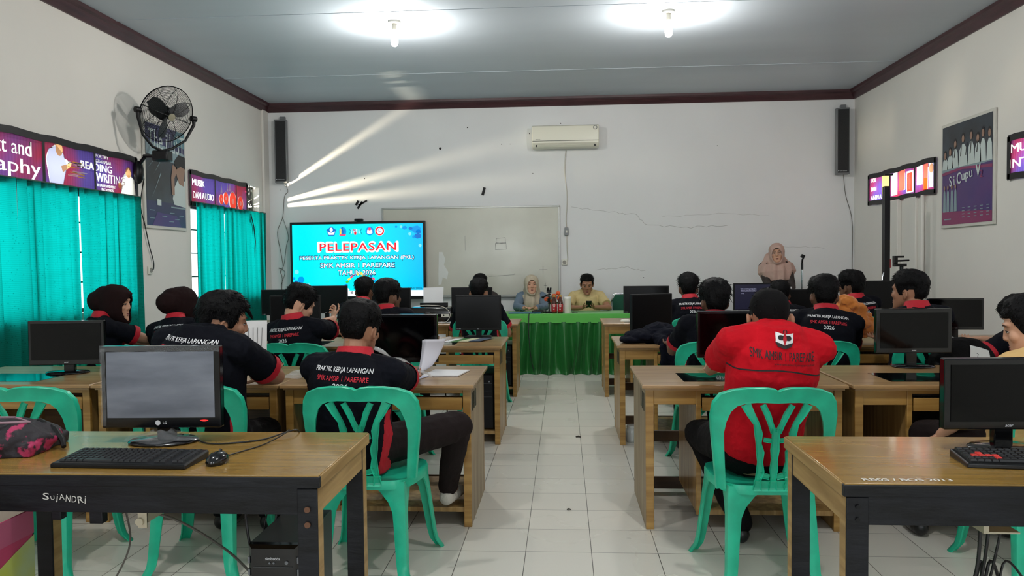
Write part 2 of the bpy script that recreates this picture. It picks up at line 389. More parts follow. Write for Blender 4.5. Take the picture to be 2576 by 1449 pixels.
def banner_mat(name, c1, c2, axis_scale=1.0):
    m = bpy.data.materials.new(name); m.use_nodes = True; nt = m.node_tree; N = nt.nodes; L = nt.links
    N.remove(N['Principled BSDF']); out = N['Material Output']
    d = N.new('ShaderNodeBsdfDiffuse'); t = N.new('ShaderNodeBsdfTranslucent'); mx = N.new('ShaderNodeMixShader'); gl = N.new('ShaderNodeBsdfGlossy'); m2 = N.new('ShaderNodeMixShader')
    mx.inputs[0].default_value = 0.55; L.new(d.outputs[0], mx.inputs[1]); L.new(t.outputs[0], mx.inputs[2]); m2.inputs[0].default_value = 0.05; gl.inputs['Roughness'].default_value = 0.3
    L.new(mx.outputs[0], m2.inputs[1]); L.new(gl.outputs[0], m2.inputs[2]); L.new(m2.outputs[0], out.inputs[0])
    tc = N.new('ShaderNodeTexCoord'); n = N.new('ShaderNodeTexNoise'); n.inputs['Scale'].default_value = 1.6*axis_scale; n.inputs['Detail'].default_value = 2; L.new(tc.outputs['Object'], n.inputs['Vector'])
    cr = N.new('ShaderNodeValToRGB'); cr.color_ramp.elements[0].position = 0.4; cr.color_ramp.elements[1].position = 0.6
    cr.color_ramp.elements[0].color = srgb(*c1); cr.color_ramp.elements[1].color = srgb(*c2); L.new(n.outputs['Fac'], cr.inputs[0])
    wv = N.new('ShaderNodeTexWave'); wv.bands_direction = 'Y'; wv.inputs['Scale'].default_value = 9; wv.inputs['Distortion'].default_value = 2; L.new(tc.outputs['Object'], wv.inputs['Vector'])
    mm = N.new('ShaderNodeMapRange'); mm.inputs[3].default_value = 0.8; mm.inputs[4].default_value = 1.0; L.new(wv.outputs['Fac'], mm.inputs[0])
    vm = N.new('ShaderNodeVectorMath'); vm.operation = 'SCALE'; L.new(cr.outputs[0], vm.inputs[0]); L.new(mm.outputs[0], vm.inputs['Scale'])
    L.new(vm.outputs[0], d.inputs['Color']); L.new(vm.outputs[0], t.inputs['Color'])
    return m
M_ban1 = banner_mat('banner_print_maroon_purple', (150, 40, 62), (84, 66, 140))
M_banw = cloth_translucent('banner_print_white', (250, 246, 235), (255, 250, 240), False, 0.6)
M_bany = cloth_translucent('banner_print_yellow', (250, 214, 90), (255, 225, 110), False, 0.6)
M_bang = cloth_translucent('banner_print_grey_blue', (176, 176, 196), (190, 190, 215), False, 0.6)
M_bano = cloth_translucent('banner_print_skin', (236, 176, 120), (250, 190, 130), False, 0.6)
M_banr = cloth_translucent('banner_print_red', (206, 60, 50), (235, 80, 62), False, 0.6)
M_bandk = mat('banner_black_border', (22, 18, 22), rough=0.5)
BM = [M_banw, M_bany, M_bang, M_bano, M_banr, M_bandk]
def text_loops(t, u, v, width=None, height=None, bold=0.0):
    cu = bpy.data.curves.new('t', 'FONT'); cu.body = t; cu.offset = bold; cu.resolution_u = 3; cu.align_x = 'CENTER'
    ob = bpy.data.objects.new('t', cu); COL.objects.link(ob); dg = bpy.context.evaluated_depsgraph_get()
    c2 = ob.evaluated_get(dg).to_curve(dg); loops = []
    from mathutils.geometry import interpolate_bezier
    for sp_ in c2.splines:
        B = sp_.bezier_points; n = len(B); L = []
        for i in range(n):
            a, b_ = B[i], B[(i+1) % n]
            straight = a.handle_right_type == 'VECTOR' and b_.handle_left_type == 'VECTOR'
            pts = interpolate_bezier(a.co, a.handle_right, b_.handle_left, b_.co, 2 if straight else 4)[:-1]
            L += [(p.x, p.y) for p in pts]
        if len(L) > 2: loops.append(L)
    ob.evaluated_get(dg).to_curve_clear(); bpy.data.objects.remove(ob); bpy.data.curves.remove(cu)
    if not loops: return []
    X = [p[0] for l in loops for p in l]; Y = [p[1] for l in loops for p in l]
    cx, cy = (min(X)+max(X))/2, (min(Y)+max(Y))/2
    kx = (width/(max(X)-min(X))) if width else height/(max(Y)-min(Y)); ky = height/(max(Y)-min(Y)) if height else kx
    return [[(u+(a-cx)*kx, v+(b_-cy)*ky) for a, b_ in l] for l in loops]
class Banner:
    """vinyl banner on a side wall.  u runs along the wall (left->right as read), v up, origin at lower-left as read"""
    def __init__(s, name, label, x, side, ystart, length, z0, z1, m=None, group='printed banners over the window transoms'):
        s.side = side; s.x = x; s.L = length; s.H = z1-z0
        s.e = thing(name, label, 'banner', (x, ystart+(0 if side > 0 else 0), z0), 0, group)
        s.sg = 1 if side > 0 else -1                       # left wall reads towards +y, right wall reads towards -y
        s.off = 0.018; s.curr = []
        s.m = m or M_ban1; s.holes = []
        g = G(); b = 0.045
        for a0, a1, c0, c1 in ((0, length, -0.01, b), (0, length, s.H-b, s.H+0.012), (-0.01, 0.035, 0, s.H), (length-.035, length+.01, 0, s.H)):
            P = []
            n = 24
            for k in range(n+1):
                t = k/n; uu = a0+(a1-a0)*t
                P.append((uu, c0+0.006*sin(uu*13))); 
            if a1-a0 > 0.2:
                for k in range(n):
                    u0, u1 = a0+(a1-a0)*k/n, a0+(a1-a0)*(k+1)/n
                    w0, w1 = 0.006*sin(u0*13), 0.006*sin(u1*13)
                    X = side*0.021
                    g.add([(X, s.sg*u0, c0+w0), (X, s.sg*u1, c0+w1), (X, s.sg*u1, c1+w1), (X, s.sg*u0, c1+w0)], [(0, 1, 2, 3)])
            else:
                X = side*0.021
                g.add([(X, s.sg*a0, c0), (X, s.sg*a1, c0), (X, s.sg*a1, c1), (X, s.sg*a0, c1)], [(0, 1, 2, 3)])
        g.obj('black_border', M_bandk, s.e, smooth=0, solid=0.003)
        s.g = G()
    def P(s, lay=0): return V((s.side*(0.0175+0.0012*lay), 0, 0))
    def text(s, t, u, v, width=None, height=None, mi=0, bold=0.01, lay=1, shear=0.0):
        put_text(s.g, t, s.P(lay)+V((0, s.sg*u, v)), (0, s.sg, 0), (0, 0, 1), width, height, 0.0, shear, mi=mi)
        s.holes += text_loops(t, u, v, width, height, 0.0)
    def hole(s, pts): s.holes.append(list(pts))
    def rect(s, u0, u1, v0, v1, mi, lay=0): poly2(s.g, [(u0, v0), (u1, v0), (u1, v1), (u0, v1)], s.P(lay), (0, s.sg, 0), (0, 0, 1), mi)
    def poly(s, pts, mi, lay=0): poly2(s.g, pts, s.P(lay), (0, s.sg, 0), (0, 0, 1), mi)
    def disc(s, u, v, r, mi, lay=0, ry=None): disc2(s.g, s.P(lay)+V((0, s.sg*u, v)), (0, s.sg, 0), (0, 0, 1), r, ry, mi=mi)
    def done(s):
        # the coloured print: a sheet with the pale areas left out of the ink
        cu = bpy.data.curves.new('sheet', 'CURVE'); cu.dimensions = '2D'; cu.fill_mode = 'BOTH'
        nb = int(s.L*6)
        edge = [(s.L*k/nb, 0) for k in range(nb)]+[(s.L, 0), (s.L, s.H)]+[(s.L*(nb-k)/nb, s.H) for k in range(1, nb)]+[(0, s.H)]
        for lp in [edge]+s.holes:
            sp_ = cu.splines.new('POLY'); sp_.points.add(len(lp)-1); sp_.use_cyclic_u = True
            for q, (a, b_) in zip(sp_.points, lp): q.co = (a, b_, 0, 1)
        ob = bpy.data.objects.new('sheet', cu); COL.objects.link(ob)
        me = bpy.data.meshes.new_from_object(ob.evaluated_get(bpy.context.evaluated_depsgraph_get()))
        bpy.data.objects.remove(ob); bpy.data.curves.remove(cu)
        for v in me.vertices:
            u, w = v.co.x, v.co.y; v.co = (s.side*(0.014+0.002*sin(u*9+w*9)), s.sg*u, w)
        me.materials.clear(); me.materials.append(s.m)
        mkobj('print_sheet', me, s.e, smooth=0)
        return s.g.obj('printed_picture', BM, s.e, smooth=0)
# near left window: "Text and / Typography", reader with phone, word cloud
b = Banner('window_banner', 'long backlit banner reading Text and Typography over the near left curtains', XL, 1, 3.60, 3.75, 1.985, 2.40)
y = lambda Y: Y-3.60
b.text('Text and', y(5.55), 0.285, height=0.115, bold=0.008); b.text('Typography', y(5.32), 0.125, width=1.26, height=.145, bold=0.008)
b.rect(y(5.965), y(6.0), 0, 0.41, 5, 2); b.rect(y(6.65), y(6.68), 0, 0.41, 5, 2)
b.poly([(y(6.06), .05), (y(6.02), .24), (y(6.05), .32), (y(6.15), .36), (y(6.24), .30), (y(6.28), .2), (y(6.22), .04)], 2, 0)      # hooded reader
b.hole([(y(6.06), .05), (y(6.02), .24), (y(6.05), .32), (y(6.12), .36), (y(6.16), .39), (y(6.22), .37), (y(6.24), .27), (y(6.34), .245), (y(6.33), .21), (y(6.26), .17), (y(6.22), .05)]); b.disc(y(6.18), .335, .045, 3, 1, .055); b.poly([(y(6.2), .2), (y(6.34), .245), (y(6.33), .21), (y(6.22), .15)], 3, 1)
random.seed(4)
for k in range(16):
    u0 = y(6.27)+random.uniform(0, .18); v = .2+random.uniform(-.07, .05); b.rect(u0, u0+random.uniform(.06, .2), v, v+.008, random.choice((0, 0, 1)), 0)
b.text('READING', y(6.70), 0.250, width=0.46, height=0.066, bold=0.005); b.text('WRITING', y(6.91), 0.165, width=0.44, height=0.080, bold=0.005)
b.text('POETRY', y(6.78), 0.352, width=0.20, height=0.030, bold=0.003); b.text('GRAMMAR', y(6.80), 0.308, width=0.24, height=0.028, bold=0.003)
b.text('SHAKESPEARE', y(6.84), 0.095, width=0.28, height=0.024, bold=0.003); b.text('BOOKS', y(6.86), 0.060, width=0.18, height=0.024, bold=0.003)
b.poly([(y(7.06), .03), (y(7.10), .2), (y(7.2), .24), (y(7.30), .2), (y(7.32), .03)], 0, 0); b.hole([(y(7.07), .05), (y(7.10), .2), (y(7.2), .3), (y(7.30), .2), (y(7.32), .05)]); b.disc(y(7.2), .26, .05, 3, 1); b.disc(y(7.05), .12, .03, 3, 2)
b.done()
# far left window
b = Banner('window_banner', 'short maroon banner reading MUSIK with loudspeaker pictures near the corner', XL, 1, 8.42, 1.58, 2.02, 2.41)
b.text('MUSIK', .22, .27, height=.075, bold=.004); b.text('DAN AUDIO', .34, .13, width=.52, height=.075, bold=.004); b.rect(.62, .65, 0, .39, 5, 2)
for u, v, r in ((.80, .13, .06), (.93, .15, .075), (1.13, .13, .11), (1.36, .12, .085)):
    b.hole([(u+r*cos(a*.3), v+r*sin(a*.3)) for a in range(21)]); b.disc(u, v, r, 0, 0, r*1.15); b.disc(u, v, r*.9, 4, 1, r*1.05); b.disc(u, v, r*.35, 0, 2)
for u, v in ((.78, .26), (.95, .29), (1.02, .3)): b.poly([(u, v-.05), (u+.03, v+.06), (u+.05, v-.05)], 0, 1)
b.rect(1.22, 1.25, 0, .39, 5, 2); b.done()
# ragged torn strips left of the corner pane
g = G(); random.seed(12)
for k, (yy, zz) in enumerate([(9.99, 2.40), (10.03, 2.40), (10.07, 2.38), (10.02, 2.02)]):
    P = [V((XL+0.03+random.uniform(-.01, .01), yy+random.uniform(-.02, .03)+.02*i, zz-0.09*i)) for i in range(4)]
    for i in range(3):
        w = .018
        g.add([P[i]-V((0, w, 0)), P[i]+V((0, w, 0)), P[i+1]+V((0, w*.6, 0)), P[i+1]-V((0, w*.6, 0))], [(0, 1, 2, 3)])
g.tube([(XL+.05, 10.03, 2.02), (XL+.06, 10.10, 1.85), (XL+.05, 10.16, 1.66), (XL+.05, 10.12, 1.45)], .006)
tag(g.obj('torn_banner_strip', M_bandk, smooth=0, solid=0.002), 'torn black strips of banner hanging beside the bare pane near the corner', 'banner')
# added slats in the bare corner pane, gapped to split the glint into streaks
g = G()
for z0_, z1_ in ((2.04, 2.139), (2.147, 2.157), (2.167, 2.176), (2.181, 2.206), (2.222, 2.236), (2.241, 2.290), (2.33, 2.345)): g.box(XL-.145, XL-.13, 9.98, 10.44, z0_, z1_)
struct(g.obj('window_louvre', mat('slat_grey', (120, 122, 120), .6), smooth=0))
# right wall
b = Banner('window_banner', 'glowing right-wall banner reading DAN ANIMASI with poster pictures', XR, -1, 10.22, 1.80, 2.03, 2.40)
b.text('POK', .17, .30, height=.05); b.text('DAN', .17, .19, height=.05); b.text('ANIMASI', .28, .08, width=.40, height=.055)

for q in ((.42, .66, .10, .35), (.70, .86, .06, .32), (.90, 1.06, .10, .34), (1.10, 1.27, .06, .30), (1.36, 1.50, .12, .34), (1.52, 1.62, .06, .33), (1.64, 1.74, .07, .33)): b.hole([(q[0], q[2]), (q[1], q[2]), (q[1], q[3]), (q[0], q[3])])
b.rect(.42, .66, .10, .38, 1, 0); b.rect(.44, .64, .12, .34, 0, 1); b.rect(.70, .86, .06, .32, 0, 0); b.rect(.90, 1.06, .10, .36, 4, 0); b.rect(1.10, 1.27, .05, .30, 0, 0); b.rect(1.12, 1.25, .07, .28, 4, 1)
b.disc(1.18, .18, .03, 0, 2, .09); b.rect(1.30, 1.33, 0, .37, 5, 2); b.rect(1.36, 1.50, .12, .36, 0, 0); b.rect(1.52, 1.62, .04, .33, 4, 0); b.rect(1.53, 1.61, .06, .18, 1, 1); b.rect(1.64, 1.76, .07, .33, 2, 0); b.disc(1.70, .27, .05, 3, 1)
b.done()
b = Banner('window_banner', 'pink banner reading MULTIMEDIA INTERAKTIF cut by the right edge of view', XR, -1, 7.10, 2.6, 2.03, 2.40)
b.text('MULTIMEDIA', .52, .26, width=.95, height=.075); b.text('INTERAKTIF', .50, .13, width=.95, height=.075); b.done()

# ---------------- posters ----------------
PM = [mat('poster_navy', (44, 46, 92), 0.35, var=0.3, vscale=3), mat('poster_dark', (30, 34, 40), 0.35, col2=(50, 62, 74), vscale=3), mat('poster_teal', (84, 128, 140), 0.35),
      mat('poster_skin', (150, 118, 100), 0.4), mat('poster_white', (196, 208, 206), 0.4), mat('poster_purple', (84, 46, 110), 0.35, col2=(60, 44, 110), vscale=2), mat('poster_magenta', (132, 40, 92), 0.35),
      mat('poster_paleblue', (128, 150, 158), 0.4), mat('poster_hair', (28, 26, 28), 0.5)]
M_pframe = mat('poster_border', (206, 204, 196), 0.5)
class Poster:
    def __init__(s, label, x, side, ystart, w, z0, h):
        s.sg = 1 if side > 0 else -1; s.side = side
        s.e = thing('poster', label, 'poster', (x, ystart, z0)); s.g = G()
        g = G(); X = side*0.012
        X = side*0.012; g.box(min(side*.004, X*2), max(side*.004, X*2), min(-.03*s.sg, s.sg*(w+.03)), max(-.03*s.sg, s.sg*(w+.03)), -.03, h+.03)
        g.obj('border', M_pframe, s.e, bevel=0.003)
    def P(s, lay): return V((s.side*(0.0255+0.0012*lay), 0, 0))
    def poly(s, pts, mi, lay=0): poly2(s.g, pts, s.P(lay), (0, s.sg, 0), (0, 0, 1), mi)
    def rect(s, u0, u1, v0, v1, mi, lay=0): s.poly([(u0, v0), (u1, v0), (u1, v1), (u0, v1)], mi, lay)
    def disc(s, u, v, r, mi, lay=0, ry=None): disc2(s.g, s.P(lay)+V((0, s.sg*u, v)), (0, s.sg, 0), (0, 0, 1), r, ry, mi=mi)
    def text(s, t, u, v, width=None, height=None, mi=4, lay=3, bold=0.0, rot=0.0):
        put_text(s.g, t, s.P(lay)+V((0, s.sg*u, v)), V((0, s.sg*cos(rot), sin(rot))), V((0, -s.sg*sin(rot), cos(rot))), width, height, bold, mi=mi)
    def done(s): s.g.obj('print', PM, s.e, smooth=0)
p = Poster('tall navy film poster with a brooding boy, behind the wall fan', XL, 1, 7.50, 0.80, 1.76, 1.03)
p.rect(0, .8, 0, 1.03, 0); p.rect(0, .8, .25, .80, 1, 1); p.poly([(.0, .72), (.8, .66), (.8, .80), (0, .86)], 7, 2); p.poly([(.55, .88), (.8, .86), (.8, 1.03), (.62, 1.03)], 2, 1)
p.text('The illuST', .42, .88, width=.74, height=.20)
p.rect(.63, .77, .735, .745, 7, 3)
p.poly([(.52, .30), (.56, .42), (.64, .52), (.74, .54), (.80, .50), (.80, .22), (.55, .24)], 4, 2)
p.poly([(.62, .66), (.60, .58), (.66, .47), (.76, .45), (.78, .56), (.80, .66), (.70, .72)], 3, 3); p.poly([(.56, .70), (.60, .62), (.70, .66), (.80, .64), (.80, .77), (.66, .78)], 8, 4)
p.poly([(.50, .34), (.49, .52), (.53, .66), (.62, .64), (.66, .58), (.60, .57), (.56, .52), (.56, .34)], 3, 4)
p.poly([(.04, .58), (.26, .76), (.27, .75)], 7, 3); p.poly([(.14, .52), (.34, .74), (.35, .73)], 7, 3); p.poly([(.10, .28), (.28, .55), (.29, .54)], 7, 3)
p.rect(.20, .28, .21, .27, 4, 3); p.poly([(.1, .0), (.7, .0), (.6, .12), (.2, .14)], 5, 1); p.rect(.48, .78, .20, .215, 7, 3)
random.seed(3)
for u, v in ((.1, .15), (.1, .07), (.34, .10), (.5, .14), (.48, .05), (.6, .08), (.7, .12)): p.rect(u-.05, u+.05, v, v+.008, 7, 3)
p.done()
p = Poster('purple Si Cupu V2 film poster with students in white, on the right wall', XR, -1, 8.26, 0.93, 1.68, 0.99)
p.rect(0, .93, 0, .99, 5); p.rect(0, .93, .58, .99, 1, 1); p.poly([(0, 0), (.93, 0), (.93, .10), (0, .14)], 6, 1)
p.poly([(0, .52), (.93, .55), (.93, .60), (0, .60)], 7, 1); p.poly([(0, .50), (.4, .53), (.93, .49), (.93, .52), (.4, .555), (0, .53)], 6, 2)
for u, hgt, w in ((.06, .17, .055), (.16, .20, .06), (.26, .28, .06), (.41, .32, .085), (.56, .33, .06), (.68, .28, .06), (.77, .32, .055), (.88, .30, .05)):
    p.poly([(u-w, .56), (u-w*.8, .56+hgt*.5), (u-w*.3, .56+hgt*.66), (u+w*.3, .56+hgt*.66), (u+w*.8, .56+hgt*.5), (u+w, .56)], 4, 2)
    p.disc(u, .56+hgt*.86, .032, 8, 2, .048); p.disc(u, .56+hgt*.82, .023, 3, 3, .036)
for u in (.24, .36, .46, .54, .66): p.poly([(u, .66), (u+.012, .66), (u+.03, .78), (u+.018, .78)], 8, 4)
p.text('S i', .20, .435, width=.10, height=.10, bold=.02, rot=.06); p.text('C', .335, .45, width=.07, height=.11, bold=.03); p.text('upu', .49, .445, width=.20, height=.09, bold=.02, rot=.10); p.text('V', .69, .49, width=.08, height=.11, bold=.03)
p.text('2', .745, .45, width=.05, height=.07, mi=6, bold=.03)
for u in (.05, .12, .20, .27): p.poly([(u-.03, .13), (u-.02, .33), (u, .36), (u+.02, .33), (u+.03, .13)], 7, 2); p.disc(u, .375, .016, 3, 3, .022)
for i in range(4):
    for j in range(5): p.rect(.40+j*.11, .40+j*.11+.05, .06+i*.03, .068+i*.03, 7, 3)
p.rect(.05, .19, .05, .062, 7, 3); p.done()

# ---------------- furniture materials ----------------
def wood(name, c1, c2, rough=0.3, axis='X', scale=3.0, coat=0.25):
    m = bpy.data.materials.new(name); m.use_nodes = True; nt = m.node_tree; N = nt.nodes; L = nt.links; b = N['Principled BSDF']
    tc = N.new('ShaderNodeTexCoord'); mp = N.new('ShaderNodeMapping'); L.new(tc.outputs['Object'], mp.inputs[0])
    mp.inputs['Scale'].default_value = (0.6, 9, 9) if axis == 'X' else ((9, 0.6, 9) if axis == 'Y' else (9, 9, 0.6))
    n = N.new('ShaderNodeTexNoise'); n.inputs['Scale'].default_value = scale; n.inputs['Detail'].default_value = 8; n.inputs['Distortion'].default_value = 0.6
    L.new(mp.outputs[0], n.inputs['Vector'])
    cr = N.new('ShaderNodeValToRGB'); cr.color_ramp.elements[0].position = 0.36; cr.color_ramp.elements[1].position = 0.66
    cr.color_ramp.elements[0].color = srgb(*c1); cr.color_ramp.elements[1].color = srgb(*c2); L.new(n.outputs['Fac'], cr.inputs[0])
    n2 = N.new('ShaderNodeTexNoise'); n2.inputs['Scale'].default_value = 2.2; n2.inputs['Detail'].default_value = 5; L.new(tc.outputs['Object'], n2.inputs['Vector'])
    mx = N.new('ShaderNodeMix'); mx.data_type = 'RGBA'; mx.blend_type = 'MULTIPLY'; mx.inputs[0].default_value = 0.5
    c3 = N.new('ShaderNodeValToRGB'); c3.color_ramp.elements[0].position = 0.3; c3.color_ramp.elements[0].color = (0.62, 0.6, 0.58, 1); c3.color_ramp.elements[1].position = 0.7
    L.new(n2.outputs['Fac'], c3.inputs[0]); L.new(cr.outputs[0], mx.inputs[6]); L.new(c3.outputs[0], mx.inputs[7]); L.new(mx.outputs[2], b.inputs['Base Color'])
    mr = N.new('ShaderNodeMapRange'); mr.inputs[3].default_value = rough-0.08; mr.inputs[4].default_value = rough+0.14; L.new(n2.outputs['Fac'], mr.inputs[0]); L.new(mr.outputs[0], b.inputs['Roughness'])
    b.inputs['Coat Weight'].default_value = coat; b.inputs['Coat Roughness'].default_value = 0.12
    bp = N.new('ShaderNodeBump'); bp.inputs['Strength'].default_value = 0.12; bp.inputs['Distance'].default_value = 0.004; L.new(n.outputs['Fac'], bp.inputs['Height']); L.new(bp.outputs[0], b.inputs['Normal'])
    return m
M_dtop = wood('desk_top_varnish', (154, 118, 74), (182, 148, 102), 0.30)
M_dside = wood('desk_side_varnish', (138, 102, 52), (184, 150, 94), 0.42, 'Z')
M_dfront = wood('desk_front_varnish', (148, 108, 46), (182, 142, 74), 0.40)
M_dpale = wood('desk_bare_wood', (140, 122, 96), (176, 160, 132), 0.55, 'Z', coat=0.0)
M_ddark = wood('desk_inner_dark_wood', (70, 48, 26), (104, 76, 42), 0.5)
M_ttop = wood('table_top_golden_varnish', (152, 118, 54), (170, 134, 68), 0.24, coat=0.45)
M_tblack = mat('table_black_paint', (8, 9, 11), 0.45, spec=.3, col2=(24, 26, 32), vscale=9, stretch=(.5, 2, 2), bump=0.3, bscale=20)
M_tside = wood('table_side_varnish', (150, 118, 66), (182, 150, 96), 0.5, 'Y', coat=0.0)
M_glassdk = mat('tinted_glass_inset', (8, 10, 10), rough=0.03, spec=0.9, coat=0.6)
M_dirtmark = mat('dark_stencil_paint', (52, 54, 40), rough=0.8)

# ---------------- computer desks ----------------
DH = 0.735
def make_desk():
    e = thing('computer_desk', 'x', 'desk')
    w, d = 1.00, 0.72
    # thick top with a stepped moulded edge; local x 0..w, y 0..d
    g = G()
    z = DH
    pr = [(0.0, z-.004), (0.006, z), ]
    def ring(ins, zz): return [(ins, ins, zz), (w-ins, ins, zz), (w-ins, d-ins, zz), (ins, d-ins, zz)]
    g.rings([[V(p) for p in ring(i, zz)] for i, zz in ((.014, z-.030), (.014, z-.022), (0, z-.018), (0, z-.006), (.005, z), (.03, z))], cap0=True, cap1=True)
    g.obj('desk_top', M_dtop, e, smooth=30)
    for x in (.02, w-.06):
        g = G(); g.box(x, x+.04, .03, .05, 0, z-.03); g.box(x+.006, x+.034, .05, d-.03, .0, z-.03, 1); g.box(x+.002, x+.038, d-.05, d-.03, 0, z-.03)
        o = g.obj('side_panel', [M_dfront, M_dside], e, bevel=.002)
    g = G(); g.box(.27, .295, .035, .055, .075, z-.03); g.box(.275, .290, .055, d-.06, .075, z-.03, 1); g.obj('divider', [M_dfront, M_dside], e, bevel=.002)
    G().box(.06, .27, .036, .052, z-.105, z-.03).obj('apron', M_dfront, e, bevel=.002)
    G().box(.295, w-.06, .036, .056, z-.05, z-.03).obj('front_rail', M_dfront, e, bevel=.002)
    g = G(); g.box(.30, w-.065, .03, .05, z-.135, z-.07); g.box(.30, w-.065, .05, .36, z-.128, z-.118); g.obj('keyboard_tray', M_dfront, e, bevel=.002)
    g = G(); g.box(.285, w-.06, .05, d-.10, .078, .096); g.box(.295, w-.06, .038, .055, .075, .10); g.obj('bottom_shelf', M_dside, e, bevel=.002)
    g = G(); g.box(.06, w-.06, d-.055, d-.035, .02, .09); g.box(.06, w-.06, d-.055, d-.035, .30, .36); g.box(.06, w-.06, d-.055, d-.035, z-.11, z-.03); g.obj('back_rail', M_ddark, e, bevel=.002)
    g = G(); g.box(.22, .64, .10, .40, z-.001, z+.0015); g.obj('glass_inset', M_glassdk, e, smooth=0)
    return e
desk0 = make_desk()
def modesty(e):
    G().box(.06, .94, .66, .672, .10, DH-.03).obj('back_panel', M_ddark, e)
ROWY = {2: 3.86, 3: 5.65, 4: 7.68}
DESKS = {}
rn = {2: 'second', 3: 'third', 4: 'front-most'}
pos = {-1.445: 'left of the aisle', 0.39: 'right of the aisle', -2.45: 'mid left', 1.41: 'mid right', -3.455: 'by the left windows', 2.43: 'by the right wall'}
dlab = {
 (2, 0): 'varnished computer desk with open papers, left of the aisle behind the collared man in socks', (2, 1): 'varnished computer desk where the boy with side-swept hair leans, plastic wrap on top',
 (2, 2): 'computer desk by the left windows with an upright monitor and curtain reflections on its glass', (2, 3): 'worn computer desk at the aisle in front of the man in red shirt',
 (2, 4): 'varnished computer desk carrying the wide monitor with a horizontal seam reflection', (2, 5): 'computer desk half hidden behind the big black monitor at the right edge',
 (3, 0): 'computer desk with green leaflets and a squarish monitor, left side of the aisle', (3, 1): 'computer desk where the boy holding a phone leans, near its two dark monitors',
 (3, 2): 'computer desk in front of the two women in brown headscarves by the windows', (3, 3): 'computer desk on the aisle with a dark jacket draped over its edge',
 (3, 4): 'computer desk carrying the orange jacket on the right side', (3, 5): 'computer desk by the right wall under the monitor that stands against the white wall',
 (4, 0): 'front-row computer desk left of the aisle carrying the printer', (4, 1): 'front-row computer desk before the big screen, second from the aisle', (4, 2): 'front-row computer desk in the far left corner by the curtains',
 (4, 3): 'front-row computer desk right of the aisle with a small pale mouse on it', (4, 4): 'front-row computer desk below the monitor showing start-up text', (4, 5): 'front-row computer desk beside the black projection stand'}
XD = [-1.455, -2.46, -3.465, 0.385, 1.405, 2.425]
for r in (2, 3, 4):
    for i, x in enumerate(XD):
        first = (r == 2 and i == 0)
        e = desk0 if first else copy_tree(desk0)
        e.location = (x, ROWY[r], 0); e['label'] = dlab[(r, i)]; e['group'] = 'wooden computer desks in rows'
        DESKS[(r, i)] = e
        if i in (1, 2, 4, 5): modesty(e)
# worn pale side of the aisle desks, and stencilled marks
for k in ((2, 0), (3, 0), (2, 3), (3, 3)):
    g = G(); x = .0195 if k[1] == 3 else .9805
    for j in range(3): g.box(x-.001, x+.001, .10+j*.07, .13+j*.07, DH-.15, DH-.06)
    g.obj('stencil_mark', M_dirtmark, DESKS[k], smooth=0)
g = G()
g.box(.022, .028, .05, .69, .0, DH-.04)
for k in ((2, 3), (2, 0)):
    gg = G(); x = .0235 if k[1] == 3 else .9745
    gg.box(x-.003, x+.003, .052, .685, 0.0, DH-.035); gg.obj('worn_side_board', M_dpale, DESKS[k], smooth=0)

# ---------------- two near tables ----------------
def near_table(name, label, x0, x1, y0, y1, h, blackfront):
    e = thing(name, label, 'table', (x0, y0, 0), 0, 'old classroom tables nearest the camera')
    w, d = x1-x0, y1-y0
    G().box(0, w, 0, d, h-.012, h).obj('table_top', M_ttop, e, bevel=.002)
    g = G(); g.box(-.004, w+.004, -.006, .014, h-.036, h-.004); g.obj('front_edge_strip', M_tblack, e, bevel=.002)
    g = G(); g.box(-.004, .010, .014, d+.002, h-.04, h-.003); g.box(w-.010, w+.004, .014, d+.002, h-.04, h-.003); g.box(0, w, d-.014, d+.004, h-.04, h-.003); g.obj('top_edge', M_tside, e, bevel=.002)
    g = G(); g.box(.02, w-.02, .008, .024, h-.118, h-.036); g.obj('front_apron', M_tblack, e, bevel=.002)
    g = G()
    for x in (.008, w-.024): g.box(x, x+.016, .03, d-.02, h-.118, h-.036)
    g.box(.02, w-.02, d-.03, d-.014, h-.118, h-.036); g.obj('side_apron', M_tside, e, bevel=.002)
    for sx in (0, 1):
        for sy in (0, 1):
            xx = .006 if sx == 0 else w-.066; yy = .004 if sy == 0 else d-.064
            g = G(); g.box(xx, xx+.06, yy, yy+.008, 0, h-.04, 0); g.box(xx, xx+.06, yy+.008, yy+.055, 0, h-.04, 1)
            g.obj('leg', [M_tblack, M_tside], e, bevel=.002)
    return e
T1 = near_table('classroom_table', 'old golden-brown table with black painted front edge, bearing the silver-screened monitor', -1.95, -.715, 2.19, 2.765, DH, True)
T2 = near_table('classroom_table', 'golden-brown table with chipped black front at the lower right, lettering painted on top', .765, 2.02, 2.16, 2.735, DH, True)
M_chalk = mat('white_marker_paint', (226, 224, 216), rough=0.8)
g = G(); random.seed(8); xx = .392
for ch, wd, hh, dz in (('S', .020, .020, .004), ('U', .012, .012, .0), ('j', .006, .026, -.001), ('A', .016, .017, .003), ('N', .014, .020, -.002), ('D', .014, .019, -.004), ('R', .017, .020, -.005), ('i', .003, .024, -.006)):
    a = random.uniform(-.15, .15); put_text(g, ch, (xx+wd/2, 0, DH-.074+dz), (cos(a), 0, sin(a)), (-sin(a), 0, cos(a)), width=wd, height=hh, bold=-.012); xx += wd+.0045
for p in g.v: p.y = .0065
g.obj('handwritten_name', M_chalk, T1, smooth=0)
g = G(); put_text(g, 'RB0S / BOS 2013', (.30-.12, .035, DH+.0016), (1, 0, 0), (0, 1, 0), width=.24, height=.024, bold=.02); g.obj('stencilled_lettering', M_chalk, T2, smooth=0)
M_bolt = mat('rusty_bolt', (112, 78, 58), rough=0.6, metal=0.4)
g = G()
for z in (DH-.10, DH-.145): g.cyl((1.235-.035, .002, z), (1.235-.035, -.003, z), .009)
g.obj('bolt_head', M_bolt, T1)
